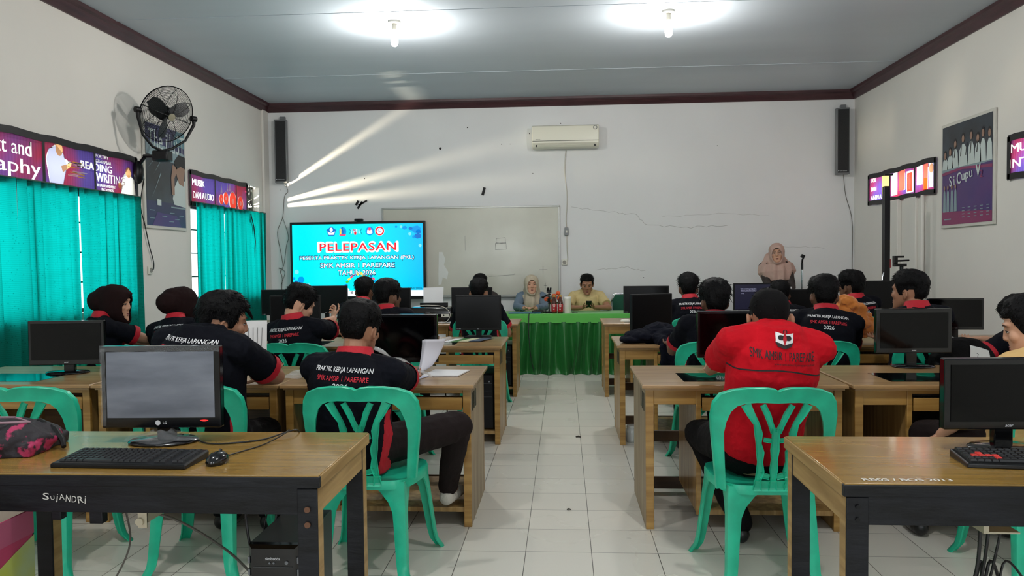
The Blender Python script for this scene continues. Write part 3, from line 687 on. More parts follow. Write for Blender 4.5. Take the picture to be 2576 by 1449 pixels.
g = G()
for z in (DH-.065, DH-.10): g.cyl((.035, .002, z), (.035, -.003, z), .006)
g.obj('bolt_head', M_blackm, T2)
# drawer runner rail hanging below each table (metal slide)
M_rail = mat('cream_metal_runner', (190, 182, 160), rough=0.4, metal=0.5)
g = G(); g.box(.685, .70, .03, .40, DH-.155, DH-.12); g.box(.672, .70, .028, .034, DH-.17, DH-.118); g.cyl((.680, .02, DH-.15), (.680, .034, DH-.15), .012); g.obj('drawer_runner', M_rail, T1)
g = G(); g.box(.52, .56, .03, .06, DH-.16, DH-.118); g.box(.40, .43, .03, .06, DH-.15, DH-.118); g.obj('runner_block', M_tblack, T1, bevel=.002)
g = G(); g.box(.42, .435, .10, .5, DH-.17, DH-.125); g.box(.435, .52, .10, .5, DH-.17, DH-.165); g.obj('drawer_runner', M_rail, T2)

# ---------------- green plastic chairs ----------------
M_green = mat('green_plastic', (36, 196, 156), rough=0.36, spec=0.5, var=0.22, vscale=11, bump=0.05, bscale=60, rvar=.08)
def shell(u, v):
    """backrest shell: u across (m, + = right), v up (m) from the seat -> local point (chair faces +y)"""
    lean = 0.17*v+0.10*v*v
    bow = 0.9*u*u*(0.6+1.2*v)
    return V((u*(1+0.10*v), -0.20-lean+bow, 0.425+v))
def strip(g, pts, ws, th=0.012, sub=3):
    """a ribbon following pts (u,v) on the shell; ws = half widths"""
    P = []
    for i in range(len(pts)-1):
        for k in range(sub):
            t = k/sub; P.append((pts[i][0]*(1-t)+pts[i+1][0]*t, pts[i][1]*(1-t)+pts[i+1][1]*t, ws[i]*(1-t)+ws[i+1]*t))
    P.append((pts[-1][0], pts[-1][1], ws[-1])); rs = []
    for i, (u, v, w) in enumerate(P):
        a, b = P[max(i-1, 0)], P[min(i+1, len(P)-1)]
        t = V((b[0]-a[0], b[1]-a[1])).normalized(); n = V((-t.y, t.x))
        p0 = shell(u-n.x*w, v-n.y*w); p1 = shell(u+n.x*w, v+n.y*w); f = V((0, -th, 0)); f2 = V((0, -th*.35, 0))
        m0 = shell(u-n.x*w*.6, v-n.y*w*.6); m1 = shell(u+n.x*w*.6, v+n.y*w*.6)
        rs.append([p0, p1, p1+f, m1+f2, m0+f2, p0+f])
    g.rings(rs)
def arch(w, v0, v1, n=10):
    """outline of the frame: up one side, over the top"""
    P = []
    for k in range(n+1):
        t = k/n; P.append((-w*(0.80+0.20*min(1, t*1.6)) if t < .62 else -w*cos((t-.62)/.38*pi/2)**0.55 if False else -w*(0.80+0.20*min(1, t*1.6)), v0+(v1-v0)*t))
    return P
def make_chair():
    e = thing('plastic_chair', 'x', 'chair')
    # seat with raised rim and slight dish
    g = G()
    def outline(k, s=1.0):
        pts = []
        for a in range(32):
            t = 2*pi*a/32; c, q = cos(t), sin(t)
            x = .215*s*abs(c)**.45*(1 if c > 0 else -1); y = .205*s*abs(q)**.45*(1 if q > 0 else -1)
            if y < 0: x *= (1-.14*(-y/.205))
            pts.append(V((x, y, k)))
        return pts
    g.rings([outline(.395), outline(.420), outline(.432, .98), outline(.430, .93), outline(.420, .8), outline(.417, .3)], cap0=False)
    g.rings([outline(.395, .97), outline(.413, .96), outline(.410, .3)], cap0=False)
    g.obj('seat', M_green, e, smooth=40)
    g = G()
    H = .43
    O = [(-.222, -.01), (-.229, .08), (-.236, .16), (-.243, .24), (-.245, .30), (-.236, .355), (-.212, .392), (-.165, .412), (-.11, .421), (-.05, .423), (-.015, .417), (0, .408)]
    I = [(-.184, -.01), (-.188, .08), (-.192, .16), (-.194, .23), (-.186, .275), (-.170, .318), (-.149, .342), (-.118, .354), (-.08, .359), (-.04, .359), (-.015, .358), (0, .357)]
    O += [(-a, b) for a, b in O[-2::-1]]; I += [(-a, b) for a, b in I[-2::-1]]
    rs = []; n = len(O)
    for i in range(n-1):
        for k in range(3):
            t = k/3; o_ = (O[i][0]*(1-t)+O[i+1][0]*t, O[i][1]*(1-t)+O[i+1][1]*t); i_ = (I[i][0]*(1-t)+I[i+1][0]*t, I[i][1]*(1-t)+I[i+1][1]*t)
            q = lambda f: shell(o_[0]*(1-f)+i_[0]*f, o_[1]*(1-f)+i_[1]*f)
            Y = lambda a: V((0, a, 0))
            rs.append([q(0)+Y(.010), q(.3)+Y(.002), q(.7)+Y(.001), q(1)+Y(.003), q(1)-Y(.009), q(.85)-Y(.007), q(.6)-Y(.010), q(.25)-Y(.010), q(.06)-Y(.016), q(0)-Y(.012)])
    g.rings(rs)
    wav = lambda n, w, a: [w+a*(1 if i % 2 else -1) for i in range(n)]
    for s in (-1, 1):
        strip(g, [(s*.118, .350), (s*.098, .31), (s*.075, .27), (s*.066, .23), (s*.064, .19), (s*.056, .15), (s*.055, .11), (s*.052, .07), (s*.060, .03), (s*.062, -.01)], [.018, .015, .011, .015, .010, .015, .010, .015, .011, .018], .012, 3)
        strip(g, [(s*.056, .350), (s*.036, .31), (s*.022, .27), (s*.008, .235)], [.011, .012, .010, .012], .012, 3)
        strip(g, [(s*.014, .20), (s*.045, .205)], [.009, .009], .010, 3)
        strip(g, [(s*.014, .045), (s*.052, .055)], [.011, .012], .010, 3)
    strip(g, [(0, .25), (0, .20), (0, .16), (0, .12), (0, .08), (0, .04), (0, -.01)], [.016, .014, .017, .012, .016, .011, .018], .012, 3)
    strip(g, [(-.075, .008), (.075, .008)], [.022, .022], .012, 6)
    g.obj('backrest', M_green, e, smooth=45)
    for sx, sy, fx, fy in ((-1, -1, .190, -.235), (1, -1, .190, -.235), (-1, 1, .235, .235), (1, 1, .235, .235)):
        tx, ty = .190, .185
        if sy < 0: tx = .172
        g = G(); rs = []
        for k in range(11):
            t = k/10; z = .425*(1-t); fl = .020*max(0, (t-.88)/.12)
            x = sx*(tx+(fx-tx)*t+fl); y = sy*ty+((fy-sy*ty)*t)+sy*fl
            wd = .052-.018*t+(.085*max(0, 1-t*3.0)**2.0); th = .007
            c = V((x, y, z)); ax = V((-sx, 0, 0)); ay = V((0, -sy, 0))
            # rounded angle section opening inwards
            o = [c, c+ax*wd*.6-ay*.006, c+ax*wd*1.15, c+ax*wd*1.15+ay*th, c+ax*wd*.6+ay*(th-.004), c+ax*th+ay*th, c+ay*wd*.6+ax*(th-.004), c+ay*wd*1.15+ax*th, c+ay*wd*1.15, c+ay*wd*.6-ax*.006]
            rs.append(o if sx*sy > 0 else o[::-1])
        g.rings(rs); g.obj('leg', M_green, e, smooth=50)
    return e
chair0 = make_chair()
chairs = [
 ((-.845, 3.42), -.03, 'green plastic chair under the boy in white socks nearest the aisle, left'),
 ((.835, 3.40), .02, 'green plastic chair under the man in red polo and black cap'),
 ((-1.63, 3.46), .04, 'green plastic chair under the boy with side-swept hair, seen behind the silver-screened monitor'),
 ((-2.36, 3.40), .10, 'empty green plastic chair behind the pink and black bag, lower left'),
 ((2.00, 3.42), -.06, 'green plastic chair under the boy in tan shirt at the right edge'),
 ((-1.76, 5.14), .0, 'green plastic chair under the boy holding up a phone'),
 ((-1.17, 5.16), .0, 'green plastic chair hidden behind the boy in white socks, third row'),
 ((-3.05, 5.02), -.35, 'green plastic chair under the woman in brown headscarf seen in profile'),
 ((-2.50, 5.06), .0, 'green plastic chair under the second woman in brown headscarf'),
 ((.95, 5.16), .0, 'green plastic chair behind the dark monitor beside the red-shirted man'),
 ((1.58, 5.16), .0, 'green plastic chair right of the red-shirted man, under a boy with printed back'),
 ((2.30, 5.20), .0, 'green plastic chair under the boy facing left before the black projection stand'),
 ((2.92, 4.98), .3, 'green plastic chair under the boy bending over near the black bag'),
 ((-.76, 7.22), .0, 'green plastic chair behind the squarish monitor left of the aisle'),
 ((-1.92, 7.22), .0, 'green plastic chair under the curly-haired boy before the big screen'),
 ((1.20, 7.24), .0, 'green plastic chair under the front-row boy near the aisle, right side'),
 ((2.02, 7.24), .0, 'green plastic chair hidden behind the black cap, front row'),
 ((2.66, 7.22), .2, 'green plastic chair under the front-row boy with green-edged collar')]
for i, ((x, y), rz, lab) in enumerate(chairs):
    c = chair0 if i == 0 else copy_tree(chair0)
    c.location = (x, y-.02, 0); c.rotation_euler = (0, 0, rz); c['label'] = lab; c['group'] = 'green plastic chairs'

# ---------------- monitors ----------------
M_scr = mat('black_glossy_screen', (2, 2, 3), rough=0.08, spec=0.25)
M_scrm = mat('black_matte_screen', (6, 7, 9), rough=0.3, spec=0.25)
M_scrdust = mat('dusty_silver_screen', (92, 98, 110), rough=0.42, spec=0.5, col2=(128, 134, 146), vscale=5, stretch=(.6, 1, 2.5))
M_bezel = mat('glossy_black_bezel', (10, 11, 14), rough=0.12, spec=0.6)
M_logo = mat('logo_print', (205, 208, 212), rough=0.5)
M_grey = mat('grey_sticker', (120, 125, 130), rough=0.6)
def make_monitor(w, h, logo='acer', gloss=True, scr=None, base='oval', bot=.03, side=.016, label_strip=False, neck=.075):
    """local origin on the desk under the neck; faces -y"""
    e = thing('computer_monitor', 'x', 'monitor')
    bz = M_bezel if gloss else M_blackm
    z0 = neck
    g = G()
    g.box(-w/2, w/2, -.012, .02, z0, z0+h)
    g.rings([[V((-w/2+a, y, z0+a)), V((w/2-a, y, z0+a)), V((w/2-a, y, z0+h-a)), V((-w/2+a, y, z0+h-a))] for y, a in ((.02, .0), (.045, .06), (.06, .09))], cap0=False)
    o = g.obj('bezel', bz, e, smooth=0, bevel=.004)
    G().box(-w/2+side, w/2-side, -.0145, -.0115, z0+bot, z0+h-side).obj('screen', scr or (M_scr if gloss else M_scrm), e, smooth=0)
    g = G()
    if logo == 'LG':
        disc2(g, (-.012, -.0135, z0+bot*.5), (1, 0, 0), (0, 0, 1), .009); put_text(g, 'LG', (.012, -.0135, z0+bot*.5), (1, 0, 0), (0, 0, 1), height=.008, bold=.03)
    else: put_text(g, logo, (0, -.0135, z0+bot*.5), (1, 0, 0), (0, 0, 1), height=.0065 if logo == 'acer' else .005, bold=.03, shear=.3 if logo == 'acer' else 0)
    g.obj('maker_mark', M_logo, e, smooth=0)
    if label_strip:
        g = G()
        for k, wd in ((0, .007), (.014, .003), (.020, .014)): g.box(-w/2+.01+k, -w/2+.01+k+wd, -.0125, -.0118, z0+.008, z0+.016)
        g.obj('spec_sticker', M_grey, e, smooth=0)
    g = G()
    if base == 'oval':
        g.lathe([(.0, .0), (.115, 0), (.12, .006), (.112, .012), (.05, .017), (.0, .018)], n=28, sy=.72)
    else:
        g.rings([[V((x*s, y*s, z)) for x, y in ((-.115, -.075), (.115, -.075), (.10, .08), (-.10, .08))] for s, z in ((1, 0), (1, .008), (.9, .013))])
    g.obj('base', bz, e, smooth=40, bevel=.002)
    g = G(); nw = .03 if base == 'oval' else .022
    g.box(-nw, nw, .015, .045, .008, z0+h*.45); g.obj('neck', bz, e, bevel=.004)
    return e
mons = []
def mon(x, y, rz, lab, z=DH, **k):
    e = make_monitor(**k); e.location = (x, y, z); e.rotation_euler = (0, 0, rz); e['label'] = lab; e['group'] = 'computer monitors on the desks'; mons.append(e); return e
m_lg = mon(-1.397, 2.60, .05, 'monitor with dusty silver screen and crumpled plastic wrap on the near left table', w=.415, h=.285, logo='LG', scr=M_scrdust, bot=.036, side=.020, neck=.052)
m_near = mon(1.41, 2.56, .03, 'big glossy black monitor on the near right table, cut by the frame', w=.405, h=.228, logo='acer', bot=.026, side=.020, neck=.066)
mon(-2.86, 4.28, .14, 'black monitor before the left curtains, on the window-side desk', w=.42, h=.255, bot=.028, neck=.05)
mon(1.965, 4.50, .04, 'wide black monitor with oval foot standing right of the red-shirted man', w=.42, h=.25, bot=.028, side=.022, neck=.08)
mon(.98, 4.42, .0, 'plain black monitor partly hidden by the red-shirted man', w=.46, h=.265, gloss=True, base='flat', logo='AOC', bot=.022, side=.014, neck=.065)
mon(-.935, 4.36, -.05, 'black monitor reflecting the whiteboard, behind the upright paper sheet', w=.44, h=.275, bot=.028, neck=.05)
mon(-.70, 6.32, .0, 'squarish flat-footed monitor at the aisle with the leaflets beside it', w=.375, h=.285, gloss=False, base='flat', logo='AOC', bot=.02, side=.012, label_strip=True, neck=.06)
mon(-2.22, 6.28, .03, 'dark monitor just left of the boy with a phone, nearer of the pair', w=.42, h=.30, gloss=False, base='flat', logo='AOC', bot=.02, side=.012, label_strip=True, neck=.06)
mon(.70, 6.25, .42, 'slightly turned dark monitor above the dark draped jacket', w=.37, h=.30, gloss=False, base='flat', logo='AOC', bot=.02, side=.010, label_strip=True, neck=.05)
mon(2.935, 6.02, -.06, 'black monitor standing against the white right wall', w=.395, h=.235, gloss=True, logo='BenQ', bot=.022, side=.014, neck=.075)
mon(-.98, 8.25, .0, 'front-row monitor behind the two heads before the whiteboard', w=.44, h=.27, gloss=False, base='flat', logo='AOC', bot=.02, side=.012, neck=.08)
mon(-1.87, 8.28, .0, 'front-row monitor right of the curly-haired boy, against the big screen', w=.44, h=.27, gloss=False, base='flat', logo='AOC', bot=.02, side=.012, neck=.08)
mon(-2.57, 8.25, .0, 'front-row monitor covering the lower left part of the big screen', w=.47, h=.30, gloss=False, base='flat', logo='AOC', bot=.02, side=.012, neck=.08)
mon(-3.07, 8.28, .05, 'front-row monitor below the curtains at the far left', w=.45, h=.28, gloss=False, base='flat', logo='AOC', bot=.02, side=.012, label_strip=True, neck=.06)
mon(.87, 8.25, .0, 'front-row monitor right of the seated man in cream shirt', w=.475, h=.285, gloss=False, base='flat', logo='AOC', bot=.02, side=.012, label_strip=True, neck=.065)
m_dos = mon(2.005, 8.2, .0, 'front-row monitor showing lines of start-up text', w=.48, h=.29, gloss=False, base='flat', logo='AOC', bot=.02, side=.012, label_strip=True, neck=.08, scr=mat('lit_dark_screen', (10, 10, 16), 0.3, emis=(22, 22, 42), estr=0.8))
mon(2.52, 8.28, .0, 'front-row monitor between the black cap and its right neighbour', w=.44, h=.22, gloss=False, base='flat', logo='AOC', bot=.02, side=.012, neck=.08)
mon(3.14, 8.05, .0, 'front-row monitor touching the black projection stand', w=.48, h=.31, gloss=False, base='flat', logo='AOC', bot=.02, side=.012, neck=.08)
M_dostext = mat('screen_text_glow', (180, 180, 200), 0.5, emis=(170, 170, 200), estr=0.9)
g = G(); random.seed(9)
for k, t in enumerate(('Reboot and Select proper Boot', 'device or Insert Boot Media in', 'selected Boot device and press', 'a key')):
    put_text(g, t, (-.09 if k < 3 else -.15, -.0155, .08+.235-k*.014-(.01 if k > 2 else 0)), (1, 0, 0), (0, 0, 1), width=.16 if k < 3 else .03, height=.007, bold=.01)
g.obj('screen_text', M_dostext, m_dos, smooth=0)
# small red power light of the silver-screened monitor and plastic-film crumples
g = G(); g.rings([[V((.135+.030*t, -.0135, .074+.004*(2*t-1)**2+o*(1-(2*t-1)**2))) for t in [i/8 for i in range(9)]] for o in (0, .006)], closed=False)
g.obj('power_light', mat('red_light', (240, 40, 40), 0.3, emis=(255, 40, 40), estr=1.2), m_lg, smooth=0)
M_film = mat('clear_plastic_film', (235, 240, 245), rough=0.08, spec=1.0, alpha=0.10, bump=0.9, bscale=45)
g = G(); random.seed(2)
g.sheet(lambda u, v: V((-.209+.418*u, -.017-.002*sin(u*40), .318+.022*v+.002*sin(u*23))), 40, 3)
g.sheet(lambda u, v: V((-.2085+.018*u, -.016-.002*sin(v*30), .06+.27*v)), 3, 30)
g.sheet(lambda u, v: V((cos(u*6.28)*(.125-.095*v)*1.05, sin(u*6.28)*(.09-.06*v), .016+.03*v**2+.004*sin(u*31+v*9))), 48, 8)
g.obj('plastic_wrap', M_film, m_lg, smooth=60)

# ---------------- keyboards and mice ----------------
M_key = mat('key_plastic', (30, 31, 34), rough=0.42); M_kred = mat('red_key_plastic', (214, 60, 54), rough=0.45)
def make_keyboard(w=.45, d=.155, red=()):
    e = thing('keyboard', 'x', 'keyboard')
    g = G(); o = lambda s, z, t=0: [V((-w/2*s+.004*t, -d/2*s, z)), V((w/2*s, -d/2*s, z)), V((w/2*s, d/2*s, z+.010)), V((-w/2*s, d/2*s, z+.010))]
    g.rings([[V((-w/2, -d/2, 0)), V((w/2, -d/2, 0)), V((w/2, d/2, 0)), V((-w/2, d/2, 0))], o(1, .010), o(.985, .015)])
    g.obj('case', M_black, e, smooth=0, bevel=.003)
    g = G(); g2 = G(); cols = 21; kw = (w-.03)/cols
    for r in range(6):
        y = -d/2+.030+r*.0205+(.004 if r == 5 else 0); z = .014+(.010)*(y+d/2)/d
        for c in range(cols):
            if c in (15, 18) and w > .40: continue
            if r == 0 and 4 <= c <= 8:
                if c > 4: continue
                gg, x0, x1 = g, -w/2+.015+c*kw+.001, -w/2+.015+(c+5)*kw-.001
            else: gg, x0, x1 = (g2 if (r, c) in red else g), -w/2+.015+c*kw+.001, -w/2+.015+(c+1)*kw-.001
            gg.rings([[V((x0+i, y-.009+i, zz)), V((x1-i, y-.009+i, zz)), V((x1-i, y+.009-i, zz)), V((x0+i, y+.009-i, zz))] for i, zz in ((0, z), (.002, z+.006))])
    g.obj('keys', M_key, e, smooth=0)
    if red: g2.obj('red_keys', M_kred, e, smooth=0)
    return e
def make_mouse():
    e = thing('computer_mouse', 'x', 'mouse')
    G().lathe([(.0, 0), (.030, 0), (.033, .008), (.030, .020), (.020, .031), (.008, .035), (0, .0355)], n=24, sx=.95, sy=1.55).obj('shell', M_bezel, e, smooth=60)
    g = G(); g.cyl((-.002, .022, .032), (.003, .022, .032), .008, n=10); g.obj('scroll_wheel', M_key, e)
    return e
k = make_keyboard(.43); k.location = (-1.355, 2.325, DH); k.rotation_euler = (0, 0, -.02); k['label'] = 'black keyboard lying in front of the silver-screened monitor'
GK = 'keyboards'; k['group'] = GK
k = make_mouse(); k.location = (-1.078, 2.325, DH); k['label'] = 'black oval mouse beside the near left keyboard'
red = [(3, 2), (2, 1), (2, 2), (2, 3), (2, 4), (1, 4), (1, 14), (0, 13), (0, 14), (0, 15), (2, 19)]
kr = make_keyboard(.44, .14, red); kr.location = (1.40, 2.375, DH); kr.rotation_euler = (0, 0, -.10); kr['label'] = 'black keyboard with red arrow keys on the near right table'; kr['group'] = GK
for (x, y, z, lab) in ((.90, 3.995, DH-.118, 'keyboard with red keys in the tray of the desk before the red-shirted man'),
                       (1.93, 3.995, DH-.118, 'keyboard with red keys in the tray behind the big near monitor'),
                       (-.93, 5.78, DH-.118, 'keyboard in the tray under the leaflets, left of the aisle'),
                       (-3.0, 3.995, DH-.118, 'black keyboard in the tray of the window-side desk')):
    clone(kr, (x, y, z), 0, lab, GK)
M_cable = mat('black_cable', (16, 16, 18), rough=0.45); M_cableg = mat('grey_cable', (104, 100, 94), rough=0.55); M_cablew = mat('white_cable', (200, 196, 186), rough=0.5)
def cable(name, label, pts, r, m, cat='cable', n=6):
    P = [V(p) for p in pts]; Q = []
    for i in range(len(P)-1):
        a = P[max(i-1, 0)]; b = P[i]; c = P[i+1]; d = P[min(i+2, len(P)-1)]
        for k in range(6):
            t = k/6; Q.append(0.5*((2*b)+(c-a)*t+(2*a-5*b+4*c-d)*t*t+(3*b-a-3*c+d)*t**3))
    Q.append(P[-1])
    return tag(G().tube(Q, r, n=n).obj(name, m, smooth=60), label, cat)
z = DH+.004
cable('mouse_cable', 'thin black mouse cable curling over the near left table', [(-1.078, 2.375, z+.004), (-1.06, 2.45, z), (-1.02, 2.56, z), (-.99, 2.66, z+.012), (-.985, 2.70, z+.02)], .0022, M_cable)
cable('monitor_cable', 'black cable running from the silver-screened monitor foot to the table rear', [(-1.29, 2.62, z+.002), (-1.20, 2.56, z), (-1.06, 2.62, z), (-.995, 2.70, z+.01), (-.97, 2.76, z), (-.965, 2.785, .66)], .003, M_cable)
cable('monitor_cable', 'black cable behind the near right monitor', [(1.45, 2.63, .82), (1.52, 2.66, .80), (1.58, 2.68, .77), (1.62, 2.72, .744), (1.64, 2.76, .72), (1.65, 2.79, .60), (1.64, 2.80, .2)], .004, M_cable)

# ---------------- front of the room ----------------
# whiteboard
M_alu = mat('aluminium_frame', (168, 170, 166), rough=0.4, metal=0.6)
M_board = mat('whiteboard_surface', (206, 205, 192), rough=0.22, spec=0.5, var=0.08, vscale=2.5, rvar=.1)
M_boardd = mat('whiteboard_worn', (224, 226, 222), rough=0.6); M_pen = mat('marker_line', (60, 60, 66), rough=0.8); M_smudge = mat('marker_smudge', (172, 172, 164), rough=0.7)
wb = thing('whiteboard', 'long wall-mounted whiteboard with faint marker scribbles, partly behind the big screen', 'whiteboard', (-1.285, YB, .889))
w, h = 2.46, 1.225
G().box(-w/2, w/2, -.022, -.004, 0, h).obj('writing_surface', M_board, wb, smooth=0)
g = G()
for a in ((-w/2-.012, w/2+.012, h-.012, h+.012), (-w/2-.012, w/2+.012, -.012, .012), (-w/2-.012, -w/2+.012, 0, h), (w/2-.012, w/2+.012, 0, h)): g.box(a[0], a[1], -.03, -.004, a[2], a[3])
g.obj('frame', M_alu, wb, bevel=.003)
G().box(-w/2, w/2, -.075, -.03, -.02, -.006).obj('pen_ledge', M_alu, wb, bevel=.003)
g = G(); Y_ = -.0245
def line(pts, r=.0022): g.tube([(x+1.285, Y_, z-.889) for x, z in pts], r, n=4)
line([(-.925, 1.68), (-.80, 1.69), (-.795, 1.61), (-.93, 1.62), (-.925, 1.68)]); line([(-.935, 1.615), (-.79, 1.62), (-.785, 1.53), (-.94, 1.525), (-.935, 1.615)])
line([(-1.03, 1.155), (-.85, 1.165), (-.68, 1.175), (-.68, 1.19)], .002); line([(-1.36, 1.72), (-1.36, 1.52)], .0015)
line([(-.33, 1.24), (-.22, 1.24)]); line([(-.28, 1.29), (-.28, 1.18)]); line([(-.25, .98), (-.25, 1.06)]); line([(-.27, 1.02), (-.23, 1.02)])
g.obj('marker_sketch', M_pen, wb)
g = G(); g.add([(x+1.285, -.0232, z-.889) for x, z in ((-1.73, 1.50), (-1.68, 1.50), (-1.64, 1.40), (-1.66, 1.32), (-1.60, 1.22), (-1.62, 1.12), (-1.68, 1.15), (-1.70, 1.05), (-1.74, 1.04), (-1.74, 1.2))], [tuple(range(10))]); g.obj('worn_patch', M_boardd, wb, smooth=0)

# big interactive screen
def emi(name, c, s=1.0): return mat(name, (0, 0, 0), rough=0.2, emis=c, estr=s)
TC = [emi('slide_red', (240, 26, 44)), emi('slide_white', (252, 252, 255)), emi('slide_blue', (20, 110, 200)), emi('slide_outline', (14, 84, 130)), emi('slide_pink', (232, 70, 120)),
      emi('slide_yellow', (250, 225, 70)), emi('slide_green', (60, 200, 60)), emi('slide_paleblue', (120, 225, 250)), emi('slide_midblue', (0, 150, 228)), emi('slide_dark', (20, 30, 60)), emi('slide_purple', (160, 90, 200))]
m = bpy.data.materials.new('slide_background'); m.use_nodes = True; nt = m.node_tree; N = nt.nodes; b = N['Principled BSDF']
b.inputs['Base Color'].default_value = (0, 0, 0, 1); b.inputs['Roughness'].default_value = 0.2; b.inputs['Emission Strength'].default_value = 1.0
tc = N.new('ShaderNodeTexCoord'); sx = N.new('ShaderNodeSeparateXYZ'); nt.links.new(tc.outputs['Object'], sx.inputs[0])
mr = N.new('ShaderNodeMapRange'); mr.inputs[1].default_value = 0.2; mr.inputs[2].default_value = 1.05; nt.links.new(sx.outputs['X'], mr.inputs[0])
mx = N.new('ShaderNodeMix'); mx.data_type = 'RGBA'; mx.inputs[6].default_value = srgb(0, 234, 250); mx.inputs[7].default_value = srgb(0, 176, 240); nt.links.new(mr.outputs[0], mx.inputs[0]); nt.links.new(mx.outputs[2], b.inputs['Emission Color'])
tvw, tvh = 1.90, 1.08
tv = thing('interactive_display', 'large lit display showing the PELEPASAN slide in front of the whiteboard', 'screen', (-2.845, 10.58, .853))
G().box(-tvw/2, tvw/2, 0, .07, 0, tvh).obj('display_case', M_black, tv, bevel=.006)
G().box(-tvw/2+.035, tvw/2-.032, -.004, 0, .045, tvh-.035).obj('lit_panel', m, tv, smooth=0)
g = G(); ux, uz = V((1, 0, 0)), V((0, 0, 1)); Pt = lambda u, v, l=1: V((u, -.004-.0012*l, v))
put_text(g, 'PELEPASAN', Pt(.01, .73, 1), ux, uz, width=1.12, height=.135, bold=.06, space=1.06, mi=1)
put_text(g, 'PELEPASAN', Pt(.01, .73, 2), ux, uz, width=1.07, height=.105, bold=.02, space=1.1, mi=0)
for t, v, wd in (('PESERTA PRAKTEK KERJA LAPANGAN (PKL)', .575, 1.60), ('SMK AMSIR 1 PAREPARE', .475, 1.04), ('TAHUN 2026', .375, .52)):
    put_text(g, t, Pt(-.01 if v > .5 else (.0 if v > .4 else -.01), v, 2), ux, uz, width=wd+.012, height=.074, bold=.05, mi=3)
    put_text(g, t, Pt(-.01 if v > .5 else (.0 if v > .4 else -.01), v, 3), ux, uz, width=wd, height=.060, bold=.015, mi=1)
for k, u in enumerate((-.36, -.20, -.02, .18, .32)):
    v = .945
    if k == 0:
        disc2(g, Pt(u, v, 1), ux, uz, .072, n=5, mi=2, a0=pi/2); disc2(g, Pt(u, v+.025, 2), ux, uz, .022, .03, mi=1); poly2(g, [(-.055, 0), (0, -.018), (.055, 0), (.035, -.045), (-.035, -.045)], Pt(u, v, 2), ux, uz, 1)
    if k == 1: disc2(g, Pt(u, v, 1), ux, uz, .052, .06, mi=8); disc2(g, Pt(u-.03, v, 2), ux, uz, .014, .045, mi=5); poly2(g, [(-.035, .02), (.03, .02), (.018, -.03), (-.018, -.03)], Pt(u, v, 2), ux, uz, 2); poly2(g, [(-.05, -.04), (.05, -.04), (.04, -.062), (-.04, -.062)], Pt(u, v, 3), ux, uz, 4); g.box(u-.002, u+.002, -.010, -.009, v, v+.06, 9)
    if k == 2:
        for q in range(7): poly2(g, [(-.06+q*.018, -.03), (-.05+q*.018, -.03), (-.055+q*.018, .045-abs(q-3)*.008), (-.063+q*.018, .03)], Pt(u, v, 1), ux, uz, (1, 7, 1, 4, 1, 7, 1)[q])
        put_text(g, 'S', Pt(u-.012, v+.008, 3), ux, uz, height=.055, bold=.03, mi=4); poly2(g, [(-.02, -.01), (.015, -.01), (.01, -.05), (-.015, -.05)], Pt(u, v, 3), ux, uz, 0)
        poly2(g, [(-.095, .04), (-.065, 0), (-.095, -.04), (-.088, -.04), (-.056, 0), (-.088, .04)], Pt(u, v, 2), ux, uz, 3); poly2(g, [(.095, .04), (.072, 0), (.095, -.04), (.088, -.04), (.064, 0), (.088, .04)], Pt(u, v, 2), ux, uz, 3)
    if k == 3: disc2(g, Pt(u, v, 1), ux, uz, .06, mi=8); poly2(g, [(-.038, -.03), (0, -.042), (.038, -.03), (.034, .018), (-.034, .018)], Pt(u, v, 2), ux, uz, 1); disc2(g, Pt(u, v+.03, 3), ux, uz, .02, mi=4)
    if k == 4: disc2(g, Pt(u, v, 1), ux, uz, .066, mi=1); disc2(g, Pt(u, v, 2), ux, uz, .062, mi=0); disc2(g, Pt(u, v, 3), ux, uz, .043, mi=1); disc2(g, Pt(u, v+.012, 4), ux, uz, .024, mi=8); disc2(g, Pt(u, v+.012, 5), ux, uz, .017, mi=1)
for u, v, r, mi in ((.83, .96, .07, 8), (.75, .975, .03, 2), (.86, .87, .05, 2), (.67, .985, .035, 8), (.895, .93, .04, 2), (.55, 1.0, .02, 8), (.80, .86, .03, 8)): disc2(g, Pt(min(u, .90-r), min(v, 1.04-r), 1), ux, uz, r, r*.8, n=6, mi=mi, a0=.3)
for u, v, r in ((.74, .90, .022), (.88, .74, .022), (-.86, .39, .030), (-.70, .20, .03), (.62, 1.0, .018)): disc2(g, Pt(u, v, 2), ux, uz, r, mi=7)
for u, v, r, mi in ((-.80, .28, .05, 8), (-.87, .24, .035, 2), (-.90, .30, .02, 8)): disc2(g, Pt(u, v, 1), ux, uz, r, n=6, mi=mi)
random.seed(21)
for k in range(15):
    a = pi*(k/14); uu = .05-.22*cos(a); vv = .16+.20*sin(a)
    poly2(g, [(-.012, -.02), (.014, -.018), (.016, .02), (-.010, .024)], Pt(uu, vv, 1+k % 2), V((cos(a-pi/2), 0, -sin(a-pi/2)*-1)), V((-sin(a-pi/2)*-1*-1, 0, cos(a-pi/2))), (8, 2, 6, 5, 4, 10, 5, 5, 10, 6, 2, 4, 8, 3, 6)[k])
poly2(g, [(.05, .29), (.075, .37), (.10, .34), (.13, .27)], Pt(0, 0, 1), ux, uz, 5)
for a_, b_, c_ in ((-.17, .14, 2), (-.10, .10, 5), (-.13, .17, 1)): poly2(g, [(-.05, 0), (.0, -.05), (.015, -.035), (-.035, .02)], Pt(a_, b_, 2), ux, uz, c_)
put_text(g, 'B', Pt(-.085, .10, 3), ux, uz, height=.04, bold=.02, mi=9)
g.box(-tvw/2+.036, tvw/2-.033, -.0065, -.0055, .046, .125, 1)
put_text(g, 'JUNI 2026', Pt(.80, .145, 3), ux, uz, width=.20, height=.036, bold=.01, mi=9)
